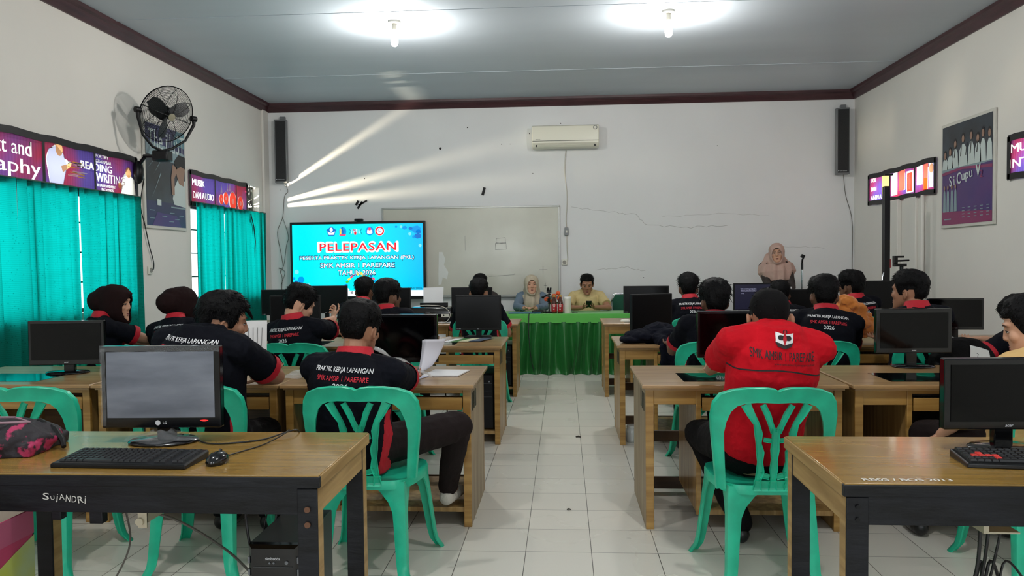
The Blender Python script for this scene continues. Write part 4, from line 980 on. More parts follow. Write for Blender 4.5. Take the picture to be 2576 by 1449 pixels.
poly2(g, [(-.20, .06), (-.14, .06), (-.14, .11), (-.20, .11)], Pt(0, 0, 3), ux, uz, 8)
g.obj('slide_picture', TC, tv, smooth=0)
g = G()
for s in (-1, 1): g.box(s*.6-.03, s*.6+.03, .02, .06, -.80, .0); g.box(s*.6-.03, s*.6+.03, -.18, .24-.10, -.853, -.80)
g.box(-.6, .6, .03, .055, -.60, -.55); g.obj('floor_stand', M_blackm, tv, bevel=.004)
wc = thing('webcam', 'small black webcam clipped on top of the big display', 'camera', (-2.82, 10.60, .853+tvh))
G().box(-.06, .06, -.03, .03, .004, .04).obj('camera_body', M_black, wc, bevel=.01); G().cyl((0, -.03, .022), (0, -.036, .022), .011).obj('lens', M_scr, wc); G().box(-.03, .03, -.02, .03, 0, .006).obj('clip', M_blackm, wc)

# air conditioner
ac = thing('air_conditioner', 'white split air conditioner high on the back wall', 'air conditioner', (.042, YB, 2.885))
M_acw = mat('ac_plastic', (232, 230, 214), rough=0.35); wd = .90
def acsec(x): return [V((x, y, z)) for y, z in ((0, .02), (-.10, 0), (-.17, .02), (-.205, .07), (-.215, .20), (-.205, .295), (-.17, .31), (0, .31))]
G().rings([acsec(-wd/2), acsec(wd/2)]).obj('casing', M_acw, ac, smooth=30, bevel=.008)
g = G(); g.box(-wd/2+.05, wd/2-.04, -.205, -.165, .022, .045); g.obj('outlet_slot', mat('ac_dark_slot', (40, 40, 38), .6), ac)
g = G(); g.obox((0.0, -.208, .028), (wd/2-.07, .022, .003), Matrix.Rotation(rad(-35), 3, 'X')); g.obj('louvre', M_acw, ac)
g = G(); g.box(-wd/2+.004, wd/2-.004, -.2165, -.212, .092, .097); g.obj('panel_seam', mat('ac_seam', (70, 70, 66), .6), ac)
g = G(); disc2(g, (.40, -.2165, .265), ux, uz, .028); disc2(g, (.40, -.2170, .265), ux, uz, .020, mi=1); put_text(g, 'Panasonic', (-.37, -.2168, .085+.03), ux, uz, width=.06, bold=.02, mi=0)
g.obj('round_sticker', [mat('sticker_grey', (96, 98, 98), .6), M_white], ac, smooth=0)
# column speakers
M_grille = mat('speaker_grille', (24, 25, 28), rough=0.6, bump=0.5, bscale=220); M_spk = mat('speaker_grey_case', (116, 118, 120), rough=0.4, metal=0.3)
sp0 = None
for i, (x, z, lab) in enumerate(((-3.935, 2.49, 'tall grey column loudspeaker near the left corner, above the looped cable'), (3.733, 2.475, 'tall grey column loudspeaker near the right corner of the back wall'))):
    if sp0 is None:
        sp0 = e = thing('column_speaker', lab, 'speaker')
        G().box(-.085, .085, -.12, -.03, 0, .88).obj('case', M_spk, e, bevel=.006); G().box(-.068, .072, -.124, -.118, .02, .86).obj('grille', M_grille, e, smooth=0)
        G().box(-.015, .055, -.06, 0, .88, .93).obj('bracket', M_spk, e, bevel=.003); G().box(-.05, .05, -.03, 0, .10, .80).obj('back_plate', M_spk, e)
        g = G(); put_text(g, 'TOA Electric', (.0, -.1245, .045), ux, uz, width=.10, bold=.01); disc2(g, (-.06, -.1245, .045), ux, uz, .006); g.obj('maker_mark', M_logo, e, smooth=0)
    else: e = copy_tree(sp0); e['label'] = lab
    e.location = (x, YB, z); e.rotation_euler = (0, 0, .10 if i == 0 else -.06); e['group'] = 'column loudspeakers'
yb = YB-.008
cable('speaker_cable', 'dark looped cable dropping from the left column loudspeaker to the floor', [(-3.90, yb-.04, 2.49), (-3.86, yb-.02, 2.38), (-3.92, yb, 2.30), (-3.95, yb, 2.02), (-4.03, yb, 1.80), (-3.98, yb, 1.48), (-3.96, yb, 1.30), (-4.0, yb, 1.25), (-3.97, yb-.01, 1.15), (-3.99, yb, .9), (-3.98, yb, .1)], .004, M_cableg)
cable('speaker_cable', 'second dark strand of the looped cable left of the big display', [(-3.95, yb-.01, 2.02), (-3.87, yb-.01, 1.75), (-3.90, yb-.01, 1.62), (-3.95, yb-.012, 1.32), (-4.02, yb-.012, 1.30), (-3.93, yb-.012, 1.24), (-3.99, yb-.012, 1.06)], .0035, M_cableg)
cable('speaker_cable', 'dark cable running down from the right column loudspeaker', [(3.75, yb-.05, 2.48), (3.80, yb, 2.2), (3.885, yb, 1.85), (3.888, yb, 1.2), (3.888, yb, .1)], .004, M_cableg)
cable('power_cable', 'pale cable hanging from the air conditioner to the wall switch', [(.05, yb-.02, 2.88), (.03, yb, 2.6), (.06, yb, 2.25), (.045, yb, 1.95), (.05, yb, 1.82)], .007, M_cablew)
cable('power_cable', 'short pale cable between the wall switch and the socket beside the whiteboard', [(.05, yb, 1.72), (.055, yb, 1.5), (.06, yb, 1.38), (.03, yb-.01, 1.345)], .007, M_cablew)
e = thing('wall_switch', 'small grey breaker switch on the cable under the air conditioner', 'switch', (.047, YB, 1.71)); G().box(-.025, .025, -.045, 0, 0, .11).obj('switch_box', M_spk, e, bevel=.004); G().box(-.012, .012, -.055, -.045, .035, .07).obj('rocker', M_white, e, bevel=.002)
def socket(name, lab, loc, rz):
    e = thing(name, lab, 'socket', loc, rz); G().box(-.04, .04, -.022, 0, 0, .08).obj('face_plate', M_white, e, bevel=.006)
    g = G(); g.lathe([(.026, 0), (.026, .003), (.021, .003), (.020, -.002), (0, -.002)], n=20); g.xf(Matrix.Translation((0, -.0225, .04)) @ Matrix.Rotation(pi/2, 4, 'X')); g.obj('round_well', mat('socket_grey', (150, 148, 140), .5), e); return e
socket('wall_socket', 'white wall socket beside the right edge of the whiteboard', (.016, YB, 1.30), 0)
socket('wall_socket', 'wall socket with black plug under the navy poster', (XL, 7.56, 1.265), pi/2)
cable('fan_cable', 'black cable drooping from the wall fan to its socket', [(XL+.10, 7.33, 2.20), (XL+.03, 7.38, 1.95), (XL+.025, 7.46, 1.75), (XL+.02, 7.54, 1.55), (XL+.02, 7.61, 1.40), (XL+.035, 7.585, 1.325), (XL+.04, 7.56, 1.31)], .005, M_cable)
# tape scraps on the wall
g = G()
for c, l, a, w_ in (((-2.80, 2.20), .07, .5, .012), ((-2.84, 2.17), .06, .95, .014), ((-2.88, 2.20), .035, 1.1, .016)):
    g.obox((c[0], YB-.006, c[1]), (l, .002, w_), Matrix.Rotation(-a, 3, 'Y'))
tag(g.obj('tape_scrap', M_blackm, smooth=0), 'crossed black tape scraps stuck above the big display', 'tape')
tag(G().obox((-1.096, YB-.006, 2.335), (.055, .002, .018), Matrix.Rotation(-1.3, 3, 'Y')).obj('tape_scrap', M_blackm, smooth=0), 'single slanted black tape scrap above the whiteboard', 'tape')

# ceiling bulbs
M_glow = mat('glowing_bulb', (255, 250, 235), 0.4, emis=(255, 246, 225), estr=14.0); M_sock = mat('lamp_holder_white', (210, 208, 200), .5)
bl = [None]
for i, (x, y, z) in enumerate(BULBS):
    if i > 1: break
    e = thing('ceiling_bulb', ('bare glowing bulb hanging from the ceiling, left one', 'bare glowing bulb hanging from the ceiling, right one')[i], 'lamp', (x, y, ZC), 0, 'bare ceiling bulbs')
    G().lathe([(.055, -.025), (.06, -.02), (.06, 0)], n=20).obj('ceiling_rose', M_sock, e, smooth=40)
    G().cyl((0, 0, -.085), (0, 0, -.02), .021).obj('lamp_holder', M_sock, e)
    o = G().lathe([(.0, -.235), (.018, -.230), (.030, -.215), (.034, -.19), (.034, -.10), (.024, -.085), (0, -.084)], n=20).obj('bulb', M_glow, e, smooth=60)
    o.visible_shadow = True

# wall fan
fan = thing('wall_fan', 'black caged wall fan mounted between the two curtained windows', 'fan', (0, 0, 0))
n = V((.80, -.44, -.40)).normalized(); fc = V((-3.80, 7.28, 2.805)); ax = n.cross(V((0, 0, 1))).normalized(); ay = ax.cross(n).normalized()
if ay.z < 0: ay = -ay
R_ = .275
g = G()
for side, dep in ((1, .085), (-1, .075)):
    for k in range(1, 24):
        r = R_*k/23.0
        d = side*dep*(1-(r/R_)**2.6)
        if side < 0 and r < .08: continue
        g.tube([fc+n*d+(ax*cos(a*pi/16)+ay*sin(a*pi/16))*r for a in range(32)], .0014 if k < 23 else .005, n=4, closed=True)
    for k in range(8):
        a = k*pi/4+.2
        g.tube([fc+n*side*dep*(1-(t)**2.6)+(ax*cos(a)+ay*sin(a))*R_*t for t in [j/8 for j in range(9)]], .0028, n=4)
g.obj('cage', M_blackm, fan)
g = G(); g.cyl(fc-n*.20, fc-n*.05, .065, .075, 16); g.sph(fc-n*.19, .066, n=14); g.obj('motor', M_blackm, fan, smooth=50)
g = G()
for k in range(3):
    a = k*2*pi/3+.5
    rs = []
    for j in range(9):
        t = .03+.20*j/8; w_ = .05+.06*sin(pi*j/9); tw = rad(38-18*j/8)
        u = ax*cos(a)+ay*sin(a); v = (-ax*sin(a)+ay*cos(a)); v2 = v*cos(tw)+n*sin(tw)
        c = fc+u*t
        nn = u.cross(v2).normalized()*.002
        rs.append([c-v2*w_*.5+nn, c+v2*w_*.7+nn, c+v2*w_*.7-nn, c-v2*w_*.5-nn])
    g.rings(rs)
g.obj('blades', mat('fan_blade', (44, 46, 48), .4), fan)
G().lathe([(0, 0), (.035, 0), (.035, .008), (0, .012)], n=20).xf(Matrix.Translation(fc+n*.086) @ n.to_track_quat('Z', 'Y').to_matrix().to_4x4()).obj('badge', mat('badge_gold', (140, 136, 116), .4), fan)
pb = V((-3.83, 7.24, 2.45))
g = G()
for s in (-1, 1):
    e0 = fc+ax*s*(R_+.02); g.tube([pb, pb+V((0, 0, .03))+ax*s*.10, (pb+e0)/2+ax*s*.075-V((0, 0, .05)), e0-V((0, 0, .06)), e0], [.014, .013, .012, .016, .020], n=8); g.cyl(e0-ax*s*.03, e0+ax*s*.025, .028, n=12)
g.obj('yoke', M_blackm, fan, smooth=60)
g = G(); g.box(pb.x-.075, pb.x+.075, pb.y-.06, pb.y+.06, pb.z-.10, pb.z+.0); g.obj('control_box', M_black, fan, bevel=.012)
g = G(); g.tube([pb-V((.05, 0, .05)), pb-V((.20, -.03, .04)), V((-4.03, 7.28, 2.40)), V((-4.09, 7.30, 2.34)), V((-4.10, 7.31, 2.22))], .018, n=8); g.obj('arm', M_black, fan, smooth=60)
g = G(); g.sph((XL+.055, 7.31, 2.26), (.05, .055, .115)); g.obj('wall_bracket', M_black, fan, smooth=60)

# head table with pleated green cloth
M_cloth = mat('green_table_cloth', (84, 176, 72), rough=0.75, sheen=.3, bump=.1, bscale=120); M_satin = mat('green_satin_skirt', (20, 104, 38), rough=0.36, spec=0.5, sheen=.1, var=.2, vscale=4)
ht = thing('head_table', 'long head table covered in green cloth with a pleated satin skirt', 'table', (.40, 9.32, 0))
hx0, hx1, HT = -1.30, 1.55, .722
g = G(); g.box(hx0+.03, hx1-.03, .02, .58, HT-.03, HT-.006)
for x in (hx0+.08, hx1-.12):
    for y in (.05, .50): g.box(x, x+.04, y, y+.04, 0, HT-.03)
g.obj('table_frame', M_ddark, ht)
g = G().rings([[V((hx0-i, -i*.6, z)), V((hx1+i, -i*.6, z)), V((hx1+i, .60+i*.6, z)), V((hx0-i, .60+i*.6, z))] for i, z in ((.012, HT-.11), (.006, HT-.05), (0, HT-.004), (-.006, HT))], cap0=False)
g.obj('table_cloth', M_cloth, ht, smooth=40)
def skirt_pt(u, v, side=0):
    X = hx0+(hx1-hx0)*u; s = X*38+2.0*sin(X*3.1)+0.8*sin(X*9+v*2)
    dpt = (.010+.040*v**.6)*sin(s+.8*sin(X*1.7+v))+(.018*v)*sin(s*.37+v*3)+.008*sin(s*2.3+v*5)*v
    puddle = .03*max(0, v-.92)/.08
    return V((X+.020*v*sin(s*.5+v*4), .0-.045*v-dpt-puddle, (HT-.10)*(1-v)+.003+.012*max(0, v-.93)*sin(s*.8)))
g = G(); g.sheet(lambda u, v: skirt_pt(u, v), 620, 24)
for xx, sg in ((hx0, -1), (hx1, 1)): g.sheet(lambda u, v: V((xx+sg*(.006+.02*v+(.004+.02*v)*sin(u*30)), .6*u, (HT-.10)*(1-v)+.004)), 60, 12)
g.obj('pleated_skirt', M_satin, ht, smooth=180)
TZ = HT
# things on the head table
M_red = mat('drink_label_red', (168, 24, 34), .4); M_tea = mat('brown_tea', (70, 30, 16), .12, spec=.7); M_capy = mat('bottle_cap_gold', (190, 150, 70), .4)
bt = thing('drink_bottle', 'left of the two red-labelled drink bottles on the green cloth', 'bottle', (-.115, 9.42, TZ), 0, 'red-labelled drink bottles')
G().lathe([(.0, 0), (.030, 0), (.033, .01), (.033, .13), (.028, .155), (.014, .19), (.014, .20), (0, .20)], n=20).obj('bottle_body', M_tea, bt, smooth=50)
G().lathe([(.0340, .025), (.0342, .026), (.0342, .115), (.0340, .116)], n=20).obj('label', M_red, bt); G().cyl((0, 0, .20), (0, 0, .222), .016).obj('cap', M_capy, bt)
g = G()
for k in range(4): g.box(-.016+.004*(k % 2), .014-.003*k, -.0352, -.0345, .10-k*.018, .108-k*.018)
g.obj('label_print', M_white, bt, smooth=0)
clone(bt, (-.040, 9.415, TZ), 0, 'right of the two red-labelled drink bottles, next to the white canister')
cn = thing('canister', 'plain white cylindrical canister beside the red-labelled bottles', 'canister', (.045, 9.46, TZ)); G().lathe([(0, 0), (.045, 0), (.047, .01), (.047, .18), (0, .18)], n=24).obj('can_body', M_white, cn, smooth=50); G().lathe([(.049, .175), (.049, .195), (.044, .2), (0, .2)], n=24).obj('lid', mat('lid_white', (236, 236, 230), .35), cn, smooth=50)
fl = thing('flower_pot', 'small pot of orange artificial flowers behind the drink bottles', 'flowers', (-.14, 9.62, TZ))
G().lathe([(0, 0), (.04, 0), (.055, .10), (.05, .10), (0, .09)], n=18).obj('pot', M_white, fl, smooth=50)
M_orf = mat('orange_petal', (226, 92, 40), .6); M_leaf = mat('flower_leaf_green', (50, 84, 40), .6); random.seed(5)
for k, (x, z) in enumerate(((-.07, .16), (.07, .23), (.02, .20), (.09, .17), (-.02, .13))):
    g = G(); c = V((x, 0, z))
    for j in range(14):
        a = random.uniform(0, 6.28); q = random.uniform(-.6, 1.2); d = V((cos(a)*cos(q), sin(a)*cos(q), sin(q))); g.sph(c+d*.018, (.016, .012, .016), n=8)
    g.obj('blossom', M_orf, fl)
g = G()
for j in range(16):
    a = random.uniform(0, 6.28); d = V((cos(a), sin(a)*.5, random.uniform(.1, .9))); g.tube([(0, 0, .07), V((0, 0, .09))+d*.05, V((0, 0, .09))+d*.12], [.003, .007, .001], n=4)
g.obj('leaves', M_leaf, fl)
ms = thing('desk_microphone_stand', 'small black desk microphone stand between the two seated adults', 'microphone stand', (-.178, 9.50, TZ))
G().lathe([(0, 0), (.075, 0), (.078, .006), (.07, .014), (.02, .02), (0, .022)], n=24).obj('round_base', M_black, ms, smooth=50)
g = G(); g.cyl((0, 0, .02), (0, 0, .26), .009); g.cyl((0, 0, .13), (0, 0, .18), .016); g.obj('pole', M_black, ms)
g = G(); g.obox((0, 0, .265), (.03, .012, .02)); g.tube([(-.06, -.01, .20), (-.02, 0, .22), (.02, 0, .23)], .01); g.sph((-.075, -.01, .195), .018); g.cyl((-.01, 0, .27), (-.015, -.01, .31), .015); g.cyl((.018, 0, .27), (.022, -.01, .31), .011); g.obj('clamp', M_black, ms, smooth=50)
mc = thing('microphone', 'dark microphone lying on the green cloth before the woman in cream headscarf', 'microphone', (-.30, 9.42, TZ+.024), .35); G().cyl((-.09, 0, 0), (.05, 0, 0), .012, .016).obj('handle', M_black, mc); G().sph((.07, 0, 0), .024).obj('head', mat('mic_mesh', (70, 74, 70), .5, metal=.5), mc, smooth=60)
tag(G().box(-.20, .20, -.09, .09, 0, .012).xf(Matrix.Translation((-.47, 9.46, TZ+.001))).obj('folder', mat('blue_folder', (52, 120, 150), .4), bevel=.003), 'thin blue folder lying before the woman in cream headscarf', 'folder')
cable('microphone_cable', 'black cable hanging down the front of the green skirt', [(-.40, 9.42, TZ+.006), (-.415, 9.33, TZ+.004), (-.42, 9.285, TZ-.06), (-.42, 9.25, .5), (-.40, 9.22, .25), (-.36, 9.20, .04)], .005, M_cable)
kk = thing('key_bunch', 'small bunch of black keys beside the white canister', 'keys', (.13, 9.42, TZ)); g = G(); g.box(-.03, .0, -.01, .01, 0, .01); g.box(.0, .04, -.005, .008, .002, .008); g.obj('key_fob', M_black, kk, bevel=.003); G().tube([(.02+.015*cos(a*.8), .015*sin(a*.8), .004) for a in range(8)], .002, closed=True).obj('key_ring', M_metal, kk)

# green conference chair
gc = thing('conference_chair', 'dark green padded chair with chrome frame standing empty by the back wall', 'chair', (.86, 10.25, 0)); M_gfab = mat('dark_green_fabric', (22, 84, 62), .8); M_chrome = mat('chrome', (200, 204, 206), .15, metal=1.0)
G().box(-.22, .22, -.22, .22, .42, .47).obj('seat', M_gfab, gc, bevel=.02)
G().rings([[V((x*sx_, .20+y_, z)) for x, z in ((-.20, .50), (.20, .50), (.21, .82), (.17, .895), (-.17, .895), (-.21, .82))] for sx_, y_ in ((.97, 0), (1, .01), (1, .03), (.97, .04))]).obj('backrest', M_gfab, gc, smooth=40, bevel=.008)
for s in (-1, 1):
    g = G(); g.tube([(s*.23, -.20, 0), (s*.23, -.20, .40), (s*.23, -.16, .44), (s*.23, .16, .44), (s*.23, .20, .50), (s*.225, .23, .80), (s*.19, .23, .905), (0, .23, .915)], .011, n=8); g.tube([(s*.23, .24, 0), (s*.23, .14, .44)], .011, n=8); g.obj('leg_frame', M_chrome, gc, smooth=60)

# mic stand beside the standing woman
st = thing('microphone_stand', 'silver floor microphone stand to the right of the standing woman', 'microphone stand', (2.945, 9.80, 0))
g = G()
for k in range(3): a = k*2.094+.4; g.tube([(0, 0, .16), (cos(a)*.27, sin(a)*.27, .01)], .009)
g.obj('tripod_base', M_black, st); G().cyl((0, 0, .10), (0, 0, 1.24), .010).obj('pole', M_chrome, st)
g = G(); g.cyl((0, 0, 1.22), (0, 0, 1.30), .014); g.tube([(0, 0, 1.29), (.0, -.01, 1.34), (.01, -.02, 1.37)], .012); g.obox((.0, -.02, 1.385), (.022, .02, .020), Matrix.Rotation(.5, 3, 'Y')); g.obj('mic_clip', M_black, st, bevel=.003)

# black projection screen stand and small tripods by the right wall
ps = thing('projection_screen_stand', 'tall black upright projection screen stand with red grip near the right corner', 'stand', (3.365, 8.35, 0))
G().box(-.032, .032, -.03, .03, .30, 2.10).obj('screen_tube', M_black, ps, bevel=.008)
g = G(); g.cyl((.055, .05, .25), (.055, .05, 2.22), .007); g.box(.0, .085, .035, .065, 2.215, 2.235); g.obj('raising_rod', M_black, ps); G().cyl((.055, .05, 1.25), (.055, .05, 1.34), .016).obj('red_grip', mat('red_rubber', (160, 30, 40), .5), ps)
g = G(); g.tube([(-.034, -.034, 1.20), (-.05, -.036, 1.15), (-.05, -.036, 1.08), (-.03, -.034, 1.05)], .007); g.obj('handle', M_chrome, ps)
g = G()
for k in range(3): a = k*2.094+.9; g.tube([(.0, .03, .45), (cos(a)*.33, .03+sin(a)*.33, .015)], .011)
g.obj('tripod_legs', M_black, ps)
tp = thing('camera_tripod', 'black camera tripod head beside the right wall', 'tripod', (3.60, 8.60, 0))
g = G(); g.cyl((0, 0, .35), (0, 0, 1.20), .016); g.obj('center_column', M_black, tp)
g = G(); g.box(-.05, .07, -.04, .04, 1.26, 1.29); g.box(-.055, -.02, -.03, .03, 1.29, 1.36); g.box(-.055, .045, -.03, .03, 1.355, 1.375); g.cyl((.03, 0, 1.20), (.03, 0, 1.26), .02); g.cyl((-.03, 0, 1.32), (.11, .0, 1.325), .010); g.obj('pan_head', M_black, tp, bevel=.003)
for k in range(3):
    a = k*2.094+.5; G().tube([(0, 0, .95), (cos(a)*.20, sin(a)*.20, .45), (cos(a)*.26, sin(a)*.26, .012)], [.014, .012, .008]).obj('leg', M_black, tp)

# printer with paper
pr = thing('printer', 'black inkjet printer with a white sheet standing in its rear tray', 'printer', (-1.385, 8.10, DH))
G().rings([[V((x*s, y*s2, z)) for x, y in ((-.225, -.15), (.225, -.15), (.225, .15), (-.225, .15))] for s, s2, z in ((.96, .95, 0), (1, 1, .015), (1, 1, .10), (.97, .95, .145), (.93, .9, .15))]).obj('printer_body', M_bezel, pr, smooth=30, bevel=.006)
G().box(-.15, .15, .10, .13, .15, .19).obj('rear_tray', M_black, pr, bevel=.003)
g = G(); g.box(-.20, .20, -.152, -.150, .085, .088); put_text(g, 'EPSON', (-.02, -.1515, .105), ux, uz, width=.045, bold=.02); g.obj('front_trim', M_grey, pr, smooth=0)
g = G(); g.box(.12, .20, -.153, -.151, .055, .085); g.obj('paper_sticker', M_white, pr, smooth=0); g = G(); disc2(g, (.145, -.1535, .072), ux, uz, .009); g.cyl((.155, -.151, .03), (.155, -.156, .03), .010); g.obj('round_button', M_blackm, pr, smooth=0)
M_paper = mat('white_paper', (226, 226, 228), .7)
tag(G().rings([[V((-.105, y, 0)), V((.105, y, 0)), V((.108, y+.03, .20)), V((-.110, y+.03, .195))] for y in (0, .003)]).xf(Matrix.Translation((-1.39, 8.20, DH+.155))).obj('paper_sheet', M_paper, smooth=0), 'white paper sheet standing upright in the printer', 'paper')
cable('printer_cable', 'thin white cable arching over the printer', [(-1.52, 8.02, DH+.17), (-1.40, 7.98, DH+.175), (-1.25, 7.96, DH+.16), (-1.17, 7.93, DH+.09), (-1.20, 7.90, DH+.012), (-1.26, 7.90, DH+.006)], .0035, M_cablew)

# papers and leaflets
M_lgreen = mat('leaflet_green', (52, 110, 46), .5); M_lcream = mat('leaflet_cream', (206, 204, 170), .5); M_lblue = mat('leaflet_blue', (70, 84, 104), .5); M_lline = mat('leaflet_yellow', (190, 190, 60), .5)
for i, (x, w_, m, lab) in enumerate(((-.955, .085, M_paper, 'white leaflet corner, leftmost of the fanned leaflets'), (-.885, .08, M_lgreen, 'dark green leaflet among the fanned leaflets'), (-.815, .085, M_lcream, 'cream leaflet among the fanned leaflets'), (-.735, .09, M_lblue, 'slate blue leaflet, rightmost of the fanned leaflets'))):
    o = G().rings([[V((0, 0, z)), V((w_, 0, z)), V((w_+.085, .26, z)), V((.085, .26, z))] for z in (0, .002)]).xf(Matrix.Translation((x, 5.93, DH+.0015+.0021*i))).obj('leaflet', m, smooth=0); tag(o, lab, 'leaflet', 'fanned leaflets')
pp = thing('paper_stack', 'stapled papers lying open with curled upright pages, left aisle desk', 'paper', (-.77, 4.13, DH+.002))
G().rings([[V((0, 0, z)), V((.20, 0, z)), V((.235, .22, z)), V((.035, .24, z))] for z in (0, .006)]).obj('flat_pages', M_paper, pp, smooth=0)
g = G()
for k in range(3):
    g.sheet(lambda u, v, k=k: V((-.02-.008*k+.02*v+.118*u*(.30+.70*v**.6), .06+.012*k+.07*(1-v)*u+.05*sin(v*2.2), .006+.185*v+.02*u*(1-v)-.004*k)), 8, 10)
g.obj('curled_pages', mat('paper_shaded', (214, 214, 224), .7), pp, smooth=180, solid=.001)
tag(G().rings([[V((-.02, -.01, z)), V((.05, -.01, z)), V((.10, .14, z)), V((.03, .16, z))] for z in (0, .002)]).xf(Matrix.Translation((-.83, 4.00, DH+.002))).obj('paper_sheet', mat('paper_lilac', (190, 190, 210), .7), smooth=0), 'pale folded sheet peeking under the open papers', 'paper')
# clear plastic bags
M_bag = mat('clear_crinkled_plastic', (235, 238, 240), rough=0.06, spec=1.0, alpha=0.30, bump=1.0, bscale=38)
def plastic(name, lab, c, w_, d, h, rz, seed, tilt=0.0):
    random.seed(seed); o = [random.uniform(0, 9) for _ in range(4)]
    g = G(); g.sheet(lambda u, v: V(((u-.5)*w_, (v-.5)*d, h*(abs(sin(u*9+o[0])*cos(v*7+o[1]))*.6+.4*noise.noise(V((u*6+o[2], v*6, o[3])))**2+.02)*sin(pi*min(1, max(0, u)))**.3+tilt*(u-.5))), 40, 24)
    ob = g.obj(name, M_bag, smooth=70); ob.location = c; ob.rotation_euler = (0, 0, rz); return tag(ob, lab, 'plastic bag')
plastic('plastic_bag', 'crumpled clear plastic film spread between the two left boys', (-1.30, 4.20, DH+.002), .46, .30, .05, .1, 1)
plastic('plastic_bag', 'clear plastic film on the desk behind the squarish monitor', (-1.05, 6.10, DH+.002), .30, .22, .05, 0, 2)
plastic('plastic_bag', 'clear plastic film under the printer', (-1.20, 7.80, DH+.002), .40, .16, .02, 0, 3)
plastic('plastic_bag', 'crumpled clear plastic bag above the black backpack by the right wall', (2.62, 5.85, DH+.002), .42, .30, .10, .1, 4)
plastic('plastic_bag', 'clear plastic film lying in front of the boy with a phone', (-1.50, 5.90, DH+.002), .34, .26, .05, 0, 6)
ob = plastic('plastic_bag', 'long shiny plastic sleeve rising before the boy in white socks', (-.85, 3.98, DH+.07), .42, .07, .03, .3, 5, 0)
ob.rotation_euler = (0, rad(28), .25); ob.location = (-.87, 3.97, DH+.11)

# small things on desks
e = thing('computer_mouse', 'small pale mouse on the front-row desk right of the aisle', 'mouse', (.62, 7.86, DH), 1.4); G().lathe([(.0, 0), (.030, 0), (.032, .01), (.026, .024), (.01, .031), (0, .032)], n=20, sx=.9, sy=1.6).obj('shell', M_white, e, smooth=60)
jr = thing('glass_jar', 'empty clear jar on the floor behind the aisle desk, right side', 'jar', (.505, 5.80, 0)); G().lathe([(0, 0), (.045, 0), (.048, .01), (.048, .09), (.038, .11), (.036, .11), (.044, .088), (.044, .01), (0, .006)], n=24).obj('jar_body', mat('clear_jar', (230, 235, 235), .05, trans=.0, alpha=.35, spec=1.0), jr, smooth=50)
G().lathe([(.042, .11), (.042, .125), (0, .126)], n=20).obj('lid', mat('jar_lid', (190, 192, 190), .4), jr, smooth=50)

# computer towers
def tower(x, y, z, w_, d, h, lab, rz=0, logo=None):
    e = thing('computer_tower', lab, 'computer', (x, y, z), rz, 'black computer towers')
    G().box(0, w_, .012, d, 0, h).obj('steel_case', mat('tower_dark_grey', (52, 55, 58), .38, metal=.3), e, bevel=.003)
    g = G(); g.rings([[V((a, y_, a2)), V((w_-a, y_, a2)), V((w_-a, y_, h-a2)), V((a, y_, h-a2))] for y_, a, a2 in ((.014, 0, 0), (-.004, .002, .002), (-.016, .014, .012))]); g.obj('front_panel', M_bezel if logo else M_black, e, smooth=30)
    g = G(); g.box(.02, w_-.02, -.018, -.015, h-.075, h-.072); g.box(.02, w_-.02, -.018, -.015, h-.13, h-.127); g.box(.02, w_-.02, -.018, -.015, h-.175, h-.172); g.obj('drive_bay_lines', mat('bay_line', (58, 60, 62), .5), e, smooth=0)
    g = G(); g.cyl((w_-.04, -.015, h-.058), (w_-.04, -.020, h-.058), .006); g.cyl((w_*.52, -.015, h-.06), (w_*.52, -.019, h-.06), .0035); g.cyl((w_*.44, -.015, h-.06), (w_*.44, -.019, h-.06), .0035); g.obj('power_button', M_grey, e)
    g = G()
    for k in range(9):
        for x_ in (.001, w_-.007): g.box(x_, x_+.006, -.012, .0, .02+k*h*.1, .02+k*h*.1+h*.05)
    g.obj('side_vents', M_grey if logo else M_blackm, e, smooth=0)
    if logo: g = G(); put_text(g, logo, (w_*.5, -.0175, h-.045), ux, uz, width=.05, bold=.03); g.obj('maker_mark', M_logo, e, smooth=0)
    else: g = G(); g.box(w_*.3, w_*.4, -.019, -.017, h*.5, h*.5+.008); g.obj('red_light', mat('red_led', (240, 40, 50), .4, emis=(255, 50, 60), estr=1.0), e, smooth=0)
    return e
tower(-1.062, 2.51, 0, .175, .36, .415, 'black computer tower standing on the floor under the near left table', 0, 'simbadda')
tower(-.70, 5.76, .097, .18, .42, .42, 'black computer tower in the desk nearest the aisle, third row left')
tower(-.70, 7.80, .097, .18, .42, .42, 'black computer tower in the printer desk at the aisle, front row')
tower(-2.30, 4.05, .097, .18, .42, .42, 'black computer tower in the desk behind the silver-screened monitor')
tower(1.98, 4.02, .097, .18, .42, .42, 'black computer tower in the desk behind the near right table')
# cables below the near tables
cable('floor_cable', 'grey cable sagging from the near left table down across the tiles', [(-1.40, 2.30, .60), (-1.32, 2.5, .50), (-1.25, 2.75, .30), (-1.20, 2.95, .10), (-1.10, 3.05, .012), (-.98, 3.02, .008), (-.90, 2.9, .008)], .005, M_cableg)
cable('floor_cable', 'black cable crossing down behind the near left table to the tower', [(-1.17, 2.80, .70), (-1.17, 2.74, .50), (-1.13, 2.70, .30), (-1.09, 2.78, .12), (-1.12, 2.95, .008), (-1.0, 3.0, .008)], .0055, M_cable)
cable('floor_cable', 'second black cable crossing the first one beside the tower', [(-1.02, 2.80, .68), (-1.08, 2.78, .35), (-1.07, 2.72, .18), (-1.14, 2.55, .06), (-1.22, 2.40, .008)], .0055, M_cable)
cable('floor_cable', 'thin black cable hanging behind the near left table', [(-1.06, 2.80, .68), (-1.12, 2.78, .35), (-1.14, 2.74, .15), (-1.15, 2.62, .008)], .003, M_cable)
